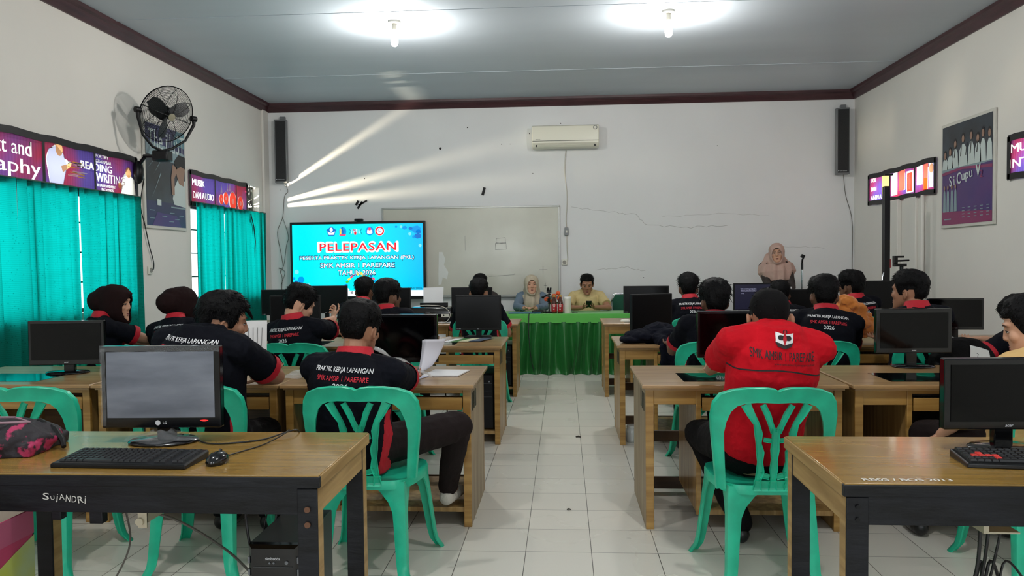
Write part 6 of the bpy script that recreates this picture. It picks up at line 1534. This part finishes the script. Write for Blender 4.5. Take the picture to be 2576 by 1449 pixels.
        g.rings(rs, cap0=False, cap1=False); g.obj('collar', cm, e, smooth=60)
    if top == 'navy' and cuffs:
        for en, d, r in sl_ends:
            g = G(); a = d.orthogonal().normalized(); b = d.cross(a)
            g.rings([[en+d*t+(a*cos(2*pi*k_/20)+b*sin(2*pi*k_/20))*rr_ for k_ in range(20)] for t, rr_ in ((-.030, r+.006), (.006, r+.006), (.008, r-.004), (-.01, r-.008))], cap0=False, cap1=False)
            g.obj('cuff', M_redc, e, smooth=60)
    # --- print on the back ---
    bd = (-fwd+up*.15).normalized(); cc = NB-up*txt
    if top == 'navy' and pr:
        g = G(); wd = .222*B
        put_text(g, 'PRAKTIK KERJA LAPANGAN', (0, 0, 0), (1, 0, 0), (0, 1, 0), width=wd, height=.026*s, bold=.012, mi=0)
        put_text(g, 'SMK AMSIR 1 PAREPARE', (0, -.036*s, 0), (1, 0, 0), (0, 1, 0), width=wd*.90, height=.022*s, bold=.006, mi=1)
        put_text(g, '2026', (0, -.070*s, 0), (1, 0, 0), (0, 1, 0), width=wd*.26, height=.024*s, bold=.012, mi=0)
        pm = project(g, bvh, cc, right, up, bd, .004, .010); pm.materials.append(M_ptw); pm.materials.append(M_ptr); mkobj('back_print', pm, e, smooth=0)
    if top == 'red':
        g = G(); put_text(g, 'SMK AMSIR 1 PAREPARE', (0, 0, 0), (1, 0, 0), (0, 1, 0), width=.255, height=.032, bold=.004)
        put_text(g, 'www.smkamsir1parepare.sch.id', (.045, -.032, 0), (1, 0, 0), (0, 1, 0), width=.165, height=.013, bold=0)
        pm = project(g, bvh, cc-up*.048, right, up, bd, .0025, .012); pm.materials.append(M_ptk); mkobj('back_print', pm, e, smooth=0)
        g = G(); N_ = 24
        g.rings([[V((-.185+.37*k_/N_, -.13+.030*sin(pi*k_/N_)+o_, 0)) for k_ in range(N_+1)] for o_ in (-.003, .003)], closed=False); pm = project(g, bvh, cc-up*.005, right, up, bd, .003, .02, ); pm.materials.append(M_ptk); mkobj('piping', pm, e, smooth=0)
        g = G(); poly2(g, [(-.034, .020), (0, .014), (.034, .020), (.034, -.018), (0, -.028), (-.034, -.018)], (0, 0, 0), (1, 0, 0), (0, 1, 0), 0)
        pm = project(g, bvh, cc+up*.020, right, up, bd, .0030, .012); pm.materials.append(M_ptw); mkobj('emblem', pm, e, smooth=0)
        g = G(); disc2(g, (-.013, .0, 0), (1, 0, 0), (0, 1, 0), .013, .010, n=16); disc2(g, (.013, 0, 0), (1, 0, 0), (0, 1, 0), .013, .010, n=16); poly2(g, [(-.036, -.016), (0, -.026), (.036, -.016), (.026, -.034), (0, -.040), (-.026, -.034)], (0, 0, 0), (1, 0, 0), (0, 1, 0)); disc2(g, (0, .024, 0), (1, 0, 0), (0, 1, 0), .008, n=14)
        pm = project(g, bvh, cc+up*.020, right, up, bd, .0040, .012); pm.materials.append(M_ptk); mkobj('emblem_mark', pm, e, smooth=0)
        g = G(); poly2(g, [(-.004, .02), (.004, .02), (.007, -.008), (0, -.03), (-.007, -.008)], (0, 0, 0), (1, 0, 0), (0, 1, 0)); disc2(g, (0, .024, 0), (1, 0, 0), (0, 1, 0), .005, n=12); pm = project(g, bvh, cc+up*.020, right, up, bd, .0050, .012); pm.materials.append(M_redc); mkobj('emblem_flame', pm, e, smooth=0)
        G()
    # --- trousers / skirt ---
    g = G()
    if stand:
        loft(g, [V((0, 0, z)) for z in (.03, .30, .60, .90, P.z+.05)], [(.25, .22), (.23, .20), (.21, .18), (.19, .15), (.16, .13)], V((1, 0, 0)))
    else:
        g.sph(P-V((0, 0, .01)), (.175*B, .135*B, .11*s))
        for a, k, an, fd in L: g.capsule(a, k, .098*s, .074*s); g.capsule(k, an+V((0, 0, .01)), .070*s, .052*s)
    me = remesh(g, vox*1.3, 5); crumple(me, .007, 9, seed+7, (1, 1, .6)); me.materials.append(trs or M_trs); mkobj('skirt' if stand else 'trousers', me, e, smooth=180)
    for a, k, an, fd in L:
        g = G(); hl = an-V((0, 0, .045)); g.sph(hl-fd*.015, (.038, .038, .042)); g.capsule(hl-V((0, 0, .005)), hl+fd*.16-V((0, 0, .012)), .036, .030, side=V((0, 0, 1)), flat=1.15); g.capsule(an+V((0, 0, .03)), hl, .036, .038)
        me = remesh(g, .006, 3); me.materials.append(M_sock if shoes == 'sock' else M_shoe); mkobj(shoes, me, e, smooth=180)
    # --- hair / headwear ---
    if hair is not None: hair_geo(Th, hs, hair, seed, close).obj('hair', M_hair, e, smooth=180)
    if wear == 'cap':
        H = G(); rs = []
        for i in range(15):
            u = i/14; ring = []
            for k_ in range(40):
                th = 2*pi*k_/40; bk = max(0, -sin(th)); b = .040-.075*bk; z = .1215-(.1215-b)*u; p = head_pt(th, z); n_ = (p-V((0, -.01, .01))).normalized(); ring.append(p+n_*(.005+.004*(1-u)+.001*cos(6*th)))
            rs.append(ring)
        rs.append([p-(p-V((0, -.01, .03))).normalized()*.012 for p in rs[-1]]); H.rings(rs, cap1=False); H.v = [Th@(p*hs) for p in H.v]
        H.obj('cap', mat('black_cap_cloth', (12, 11, 12), .9, spec=.15, bump=.2, bscale=80), e, smooth=60)
        H = G(); H.rings([[Th@(V((x, .075+y, .045-.012*abs(x/.07)**2-.02*y/.07))*hs) for x, y in ((-.07, 0), (-.055, .055), (-.02, .075), (.02, .075), (.055, .055), (.07, 0))] for _ in (0, 1)], closed=False); H.obj('cap_peak', mat('black_cap_cloth', (22, 20, 22)), e, solid=.004)
    if wear and 'hijab' in wear:
        g = G(); H = G(); n_ = 32
        H.rings([[head_pt(2*pi*k_/n_, z, .017) for k_ in range(n_)] for z in [h[0] for h in HEAD]])
        bun = wear == 'hijab_tucked'
        if bun:
            H.sph((0, -.088, .022), (.084, .098, .078)); H.sph((0, -.045, .050), (.084, .105, .080)); H.capsule((0, -.02, -.05), (0, -.03, -.15), .075, .062); H.sph((0, .080, .080), (.042, .030, .014)); H.sph((0, .098, .079), (.022, .016, .007)); H.sph((0, .02, .06), (.084, .075, .075))
        H.v = [Th@(p*hs) for p in H.v]; g.add(H.v, H.f)
        if not bun:
            cpt = Hc+Rh@V((0, -.01, -.10))*hs
            path2 = [Hc+Rh@V((0, -.02, -.02))*hs, cpt, NB+up*.02+fwd*.02, NB-up*.06+fwd*.02, NB-up*.15+fwd*.025, NB-up*.27+fwd*.03]
            loft(g, path2, [(.088, .098), (.094, .102)]+list(drape) , right, 0, n=36)
        me = remesh(g, vox*1.1, 6); mat_ = bust
        inv = (Matrix.Translation(Hc) @ Rh.to_4x4()).inverted()
        if not bun:
            for v in me.vertices:
                q = v.co-NB; h_ = q.dot(up); u = q.dot(right); f_ = q.dot(fwd)
                if h_ < .06:
                    am = min(1, (.06-h_)/.15); an_ = atan2(u, f_); v.co += (right*u+fwd*f_).normalized()*(.009*am*sin(an_*11+h_*9+seed)+.006*am*sin(an_*5-h_*14))
            me.update()
        crumple(me, .006, 12, seed+2, (1, 1, .6))
        bm = bmesh.new(); bm.from_mesh(me); dl = []
        fx, fz0, fz1 = (.060, -.112, .070) if not bun else (.062, -.112, .058)
        for f in bm.faces:
            p = inv@f.calc_center_median()/hs; zc = (fz0+fz1)/2; rz_ = (fz1-fz0)/2
            if p.y > .025 and (p.x/fx)**2+((p.z-zc)/rz_)**2 < 1: dl.append(f)
        bmesh.ops.delete(bm, geom=dl, context='FACES'); bm.to_mesh(me); bm.free()
        me.materials.append(mat_); o = mkobj('headscarf', me, e, smooth=180, solid=.005)
        G().xf(Matrix.Identity(4))
        U = G(); U.rings([[Th@(head_pt(2*pi*k_/32, z, .006)*hs) for k_ in range(32)] for z in (.060, .075, .09, .105, .118)]); U.obj('under_scarf', mat('black_under_scarf', (24, 20, 22), .8), e, smooth=180)
        if wear == 'hijab_pin': g = G(); g.sph(NB+fwd*.13+up*.02+right*.04, (.012, .006, .010)); g.obj('brooch', M_white, e)
    if prof == 'glasses':
        g = G()
        for q in (-1, 1): g.tube([(q*.031+.023*cos(a), .0985-.004*abs(cos(a)), .006+.019*sin(a)) for a in [2*pi*k_/20 for k_ in range(20)]], .0016, n=5, closed=True); g.tube([(q*.054, .094, .010), (q*.070, .06, .012), (q*.076, .0, .006)], .0014, n=4)
        g.tube([(-.008, .100, .010), (.008, .100, .010)], .0016, n=5); g.v = [Th@(p*hs) for p in g.v]; g.obj('glasses', M_metal, e, smooth=180)
    return e

short = dict(top=.026, side=.008, back=.012, nape=-.05, locks=520, lock=.022, spike=.3)
medium = dict(top=.036, side=.014, back=.022, nape=-.060, locks=620, lock=.032, spike=.35)
fluffy = dict(top=.046, side=.020, back=.030, nape=-.062, locks=760, lock=.040, spike=.55)

def seated(label, cx, cy, rz, headw, handsw=None, legsw=None, hyaw=0, **k):
    """chair position + world targets -> local pose"""
    Ri = Matrix.Rotation(-rz, 3, 'Z'); o = V((cx, cy, 0)); lo = lambda p: Ri @ (V(p)-o)
    hh = None
    if handsw: hh = [(tuple(lo(h[0])), tuple(Ri@V(h[1])), tuple(Ri@V(h[2])))+((tuple(Ri@V(h[3])),) if len(h) > 3 else ())+tuple(h[4:]) for h in handsw]
    ll = None
    if legsw: ll = [(tuple(lo(a)), tuple(lo(b)), tuple(Ri@V(c))) for a, b, c in legsw]
    return person(label, (cx, cy, 0), rz, head=tuple(lo(headw)), hyaw=hyaw-math.degrees(rz), hands=hh, legs=ll, **k)
T_ = DH
# second row, left of the aisle
seated('boy in navy printed shirt and white socks, nearest the aisle on the left', -.845, 3.40, 0, (-.925, 3.46, 1.045),
       [((-1.05, 3.86, T_+.035), (.5, .8, 0), (0, 0, -1), (-.6, -.3, -.8)), ((-.76, 3.90, T_+.035), (-.2, 1, 0), (0, 0, -1), (.7, -.3, -.9))],
       [((-.92, 3.82, .50), (-.93, 4.02, .19), (-.2, .9, 0)), ((-.52, 3.74, .555), (-.60, 3.90, .20), (.25, .97, 0))],
       hyaw=-14, hpitch=-8, hroll=4, hair=short, shoes='sock', trs=M_trb, s=1.0, broad=1.12, twist=-4, seed=4, skin=0, nb=(-.075, -.100), txt=.068, pelvis=(-.11, 0, .53))
seated('boy with side-swept hair in navy shirt, face turned right, behind silver screen', -1.63, 3.42, 0, (-1.57, 3.49, 1.075),
       [((-1.55, 3.95, T_+.035), (.9, .4, 0), (0, 0, -1), (-.6, -.2, -.6)), ((-1.50, 3.74, T_+.04), (-.6, 1, 0), (0, 0, -1), (1, -.1, -.3))],
       hyaw=-62, hpitch=-6, hroll=0, hair=dict(medium, bangs=[(-.03+.012*i, .075, .085-.004*(i % 3), -.1+.03*i, .9, -.75, .055) for i in range(7)], front=.030), broad=1.18, twist=-14, seed=5, skin=0, s=1.02, hs=1.03, collar='none', nb=(-.140, -.012), txt=.045)
# second row, right of the aisle
seated('man in red polo shirt and black cap sitting with his back to the camera', .825, 3.42, 0, (.878, 3.38, 1.098),
       [((.70, 3.90, T_+.035), (.3, 1, 0), (0, 0, -1), (-.7, -.3, -1)), ((1.04, 3.90, T_+.035), (-.3, 1, 0), (0, 0, -1), (.7, -.3, -1))],
       [((.66, 3.82, .50), (.84, 3.74, .085), (.2, 1, 0)), ((1.02, 3.82, .50), (1.14, 3.76, .085), (.2, 1, 0))],
       hpitch=-10, top='red', wear='cap', hair=dict(short, top=.004, fringe=.05, locks=60, side=.003, back=.004, nape=-.060), broad=1.05, s=1.04, hs=.98, seed=6, skin=0, eyes=False, collar='none', hem=.045, twist=0, sleeve=.80, nb=(-.135, -.030), txt=.035)
seated('boy in tan shirt cut by the right edge, face turned left', 1.98, 3.42, 0, (1.97, 3.40, 1.045),
       [((1.72, 3.66, .53), (-.3, .6, -.5), (0, 0, -1), (-.4, -.5, -.6)), ((2.25, 3.86, T_+.035), (-.3, 1, 0), (0, 0, -1), (.9, -.2, -.5))],
       [((1.72, 3.80, .51), (1.72, 3.86, .09), (0, 1, 0)), ((2.12, 3.82, .50), (2.12, 3.84, .09), (0, 1, 0))],
       hyaw=62, hpitch=-14, top='tan', hair=short, trs=M_trb, broad=1.08, s=1.0, hs=1.06, seed=7, skin=2, twist=8, pr=False, nb=(-.12, -.075))
# third row, left
seated('woman in brown headscarf seen in profile by the curtains', -3.07, 5.06, -.35, (-3.07, 5.12, 1.085),
       [((-2.86, 5.50, .77), (1, .3, 0), (0, 0, -1), (-.3, -.3, -.8)), ((-2.74, 5.42, .78), (1, .35, 0), (0, 0, -1), (.1, -.4, -.8))],
       hyaw=-84, hpitch=-3, wear='hijab_tucked', bust=M_hjb, seed=8, skin=2, twist=-25, close=False, broad=.95, s=.95, pr=False)
seated('woman in brown headscarf with printed navy shirt, left of the side-swept boy', -2.60, 5.10, 0, (-2.64, 5.20, 1.065), hyaw=-30, hpitch=-6, wear='hijab_tucked', bust=M_hjb, seed=9, skin=1, close=False, broad=.95, s=.95)
seated('boy in navy shirt lifting a phone with both hands, third row', -1.76, 5.14, 0, (-1.80, 5.18, 1.065),
       [((-1.64, 5.60, .955), (-.2, .7, .5), (.7, .3, -.4), (-.2, -.2, -.9), 1.2), ((-1.60, 5.60, .87), (-.3, .5, .7), (-.7, .5, 0), (.8, -.3, -.8), 1.1)],
       hyaw=-52, hpitch=-24, hair=medium, seed=10, skin=2, twist=-10, close=True, broad=1.05)
seated('boy with rounded haircut in navy shirt, in front of the printer', -1.20, 5.42, 0, (-1.265, 5.52, 1.10), hyaw=-28, hair=short, seed=11, skin=1, close=False)
# third row, right
seated('boy with tousled hair behind the dark monitor left of the red-shirted man', .95, 5.14, 0, (1.00, 5.22, 1.065), hyaw=0, hair=fluffy, seed=12, skin=1, close=False, broad=1.15)
seated('boy in navy printed shirt with a lanyard cord, just right of the red-shirted man', 1.68, 5.18, 0, (1.735, 5.30, 1.095), hyaw=-8, hpitch=-5, hair=medium, seed=13, skin=1, close=False, broad=1.08, twist=-10)
seated('boy facing left in navy shirt before the black projection stand', 2.26, 5.14, 0, (2.225, 5.17, 1.125), [((2.20, 5.60, .78), (0, 1, 0), (0, 0, -1)), ((2.44, 5.55, .78), (0, 1, 0), (0, 0, -1))], hyaw=48, hair=medium, seed=14, skin=0, close=False, broad=1.05, twist=8, pr=True)
seated('boy in navy shirt bending over the desk behind the tan-shirted boy', 2.98, 4.92, .3, (2.98, 5.28, .95), [((2.66, 5.30, .78), (-.5, .8, 0), (0, 0, -1), (-.8, -.2, -.5)), ((2.92, 5.60, .78), (-.5, .8, 0), (0, 0, -1), (.8, -.2, -.5))], hyaw=20, hpitch=-30, hair=medium, seed=15, skin=2, close=False, broad=1.05)
# front row
seated('curly-haired boy directly before the big display', -1.92, 7.22, 0, (-1.915, 7.36, 1.075), hair=dict(short, top=.032, locks=200, spike=.7), seed=16, skin=1, close=False)
seated('boy seated at the aisle behind the squarish monitor, front row left', -.78, 7.24, 0, (-.815, 7.44, 1.055), hyaw=-6, hair=short, seed=17, skin=0, close=False, broad=1.12)
seated('boy in navy printed shirt nearest the aisle, front row right', 1.17, 7.24, 0, (1.165, 7.34, 1.08), hyaw=-6, hair=medium, seed=18, skin=1, close=False)
seated('boy almost hidden behind the black cap, front row right', 2.0, 7.26, 0, (2.01, 7.36, 1.015), hair=short, seed=19, skin=1, close=False)
seated('boy with green-edged collar looking left, front row right', 2.66, 7.20, .2, (2.60, 7.24, 1.085), hyaw=38, hair=fluffy, seed=20, skin=1, close=False, broad=1.05)
# at the front
seated('person seated behind the aisle boy, only dark hair showing before the whiteboard', -1.06, 9.88, pi, (-1.065, 9.86, 1.065), hyaw=180, hair=short, seed=21, skin=1, close=False, pr=False, top='brown')
seated('man in cream polo shirt looking down at a phone behind the head table', .30, 10.10, pi, (.30, 9.98, 1.055),
       [((.385, 9.70, .775), (-.75, -.35, .25), (-.2, .3, .9), (.9, .2, -.3), .8), ((.235, 9.70, .775), (.75, -.35, .25), (.2, .3, .9), (-.9, .2, -.3), .8)],
       hyaw=180, hpitch=-22, top='cream', hair=dict(short, top=.018, side=.006, fringe=.072, front=.010, spike=.5, lock=.018), broad=1.08, seed=22, skin=0, close=True, collar=M_cream, pr=False)
seated('woman in cream headscarf and grey-blue blouse behind the head table', -.42, 10.10, pi, (-.415, 10.02, 1.045),
       [((-.365, 9.68, .765), (-.8, -.5, .05), (0, .2, -1), (.9, .3, -.4), .5), ((-.475, 9.68, .770), (.8, -.5, .05), (0, .2, -1), (-.9, .3, -.4), .5)],
       hyaw=188, hpitch=2, top='blue', wear='hijab', bust=M_hjc, sleeve=1.82, broad=.94, s=.95, drape=((.104, .110), (.120, .138), (.124, .160), (.090, .150)), seed=23, skin=2, close=True, pr=False)
person('standing woman in dusty pink headscarf, glasses and dark robe, at the right front', (2.70, 9.95, 0), pi, head=(0.03, .03, 1.415), hyaw=-14, hpitch=3, hroll=3, pelvis=(0, 0, .83), s=.98, hs=1.0, skin=2, top='brown', wear='hijab', bust=M_hjp,
       hands=[((-.10, .25, .86), (.6, .5, .1), (0, 0, -1), (-.8, -.3, -.5)), ((.10, .26, .84), (-.6, .5, .1), (0, 0, -1), (.8, -.3, -.5))],
       legs=[((-.09, .03, .45), (-.09, 0, .09), (0, 1, 0)), ((.09, .03, .45), (.09, 0, .09), (0, 1, 0))], stand=True, trs=M_dkbrown, sleeve=1.85, broad=.90, seed=24, close=True, pr=False, prof='glasses', kyph=.01)
tag(G().box(-.085, .085, -.004, .004, -.055, .055).xf(Matrix.Translation((2.70, 9.66, .965)) @ Matrix.Rotation(-.5, 4, 'X')).obj('paper_sheet', M_paper, smooth=0), 'white paper held by the standing woman', 'paper')
# hand-held phones
ph = thing('smartphone', 'black smartphone in the hands of the man in cream shirt', 'phone', (.31, 9.615, .822)); G().obox((0, 0, 0), (.036, .005, .045), Matrix.Rotation(.45, 3, 'X')).obj('phone_body', M_bezel, ph, bevel=.004); g = G(); g.obox((-.018, .007, .026), (.010, .002, .010), Matrix.Rotation(.45, 3, 'X')); g.obj('camera_bump', M_key, ph)
ph = thing('smartphone', 'smartphone held up by the third-row boy', 'phone', (-1.60, 5.68, .975), -.3); G().obox((0, 0, 0), (.075, .005, .036), Matrix.Rotation(-.5, 3, 'X')).obj('phone_body', M_bezel, ph, bevel=.004); G().obox((0, -.0058, 0), (.070, .001, .032), Matrix.Rotation(-.5, 3, 'X')).obj('phone_screen', mat('phone_glow', (40, 80, 90), .2, emis=(90, 150, 170), estr=.6), ph)
tag(G().tube([(1.71+.065*cos(a), 5.22+.05*sin(a)-.03*(1-sin(a)), .955-.05*max(0, -sin(a))) for a in [2*pi*k/20 for k in range(20)]], .0028, n=5, closed=True).obj('lanyard', mat('pale_cord2', (180, 170, 150), .7), smooth=180), 'pale lanyard cord around the neck of the boy right of the red shirt', 'lanyard')
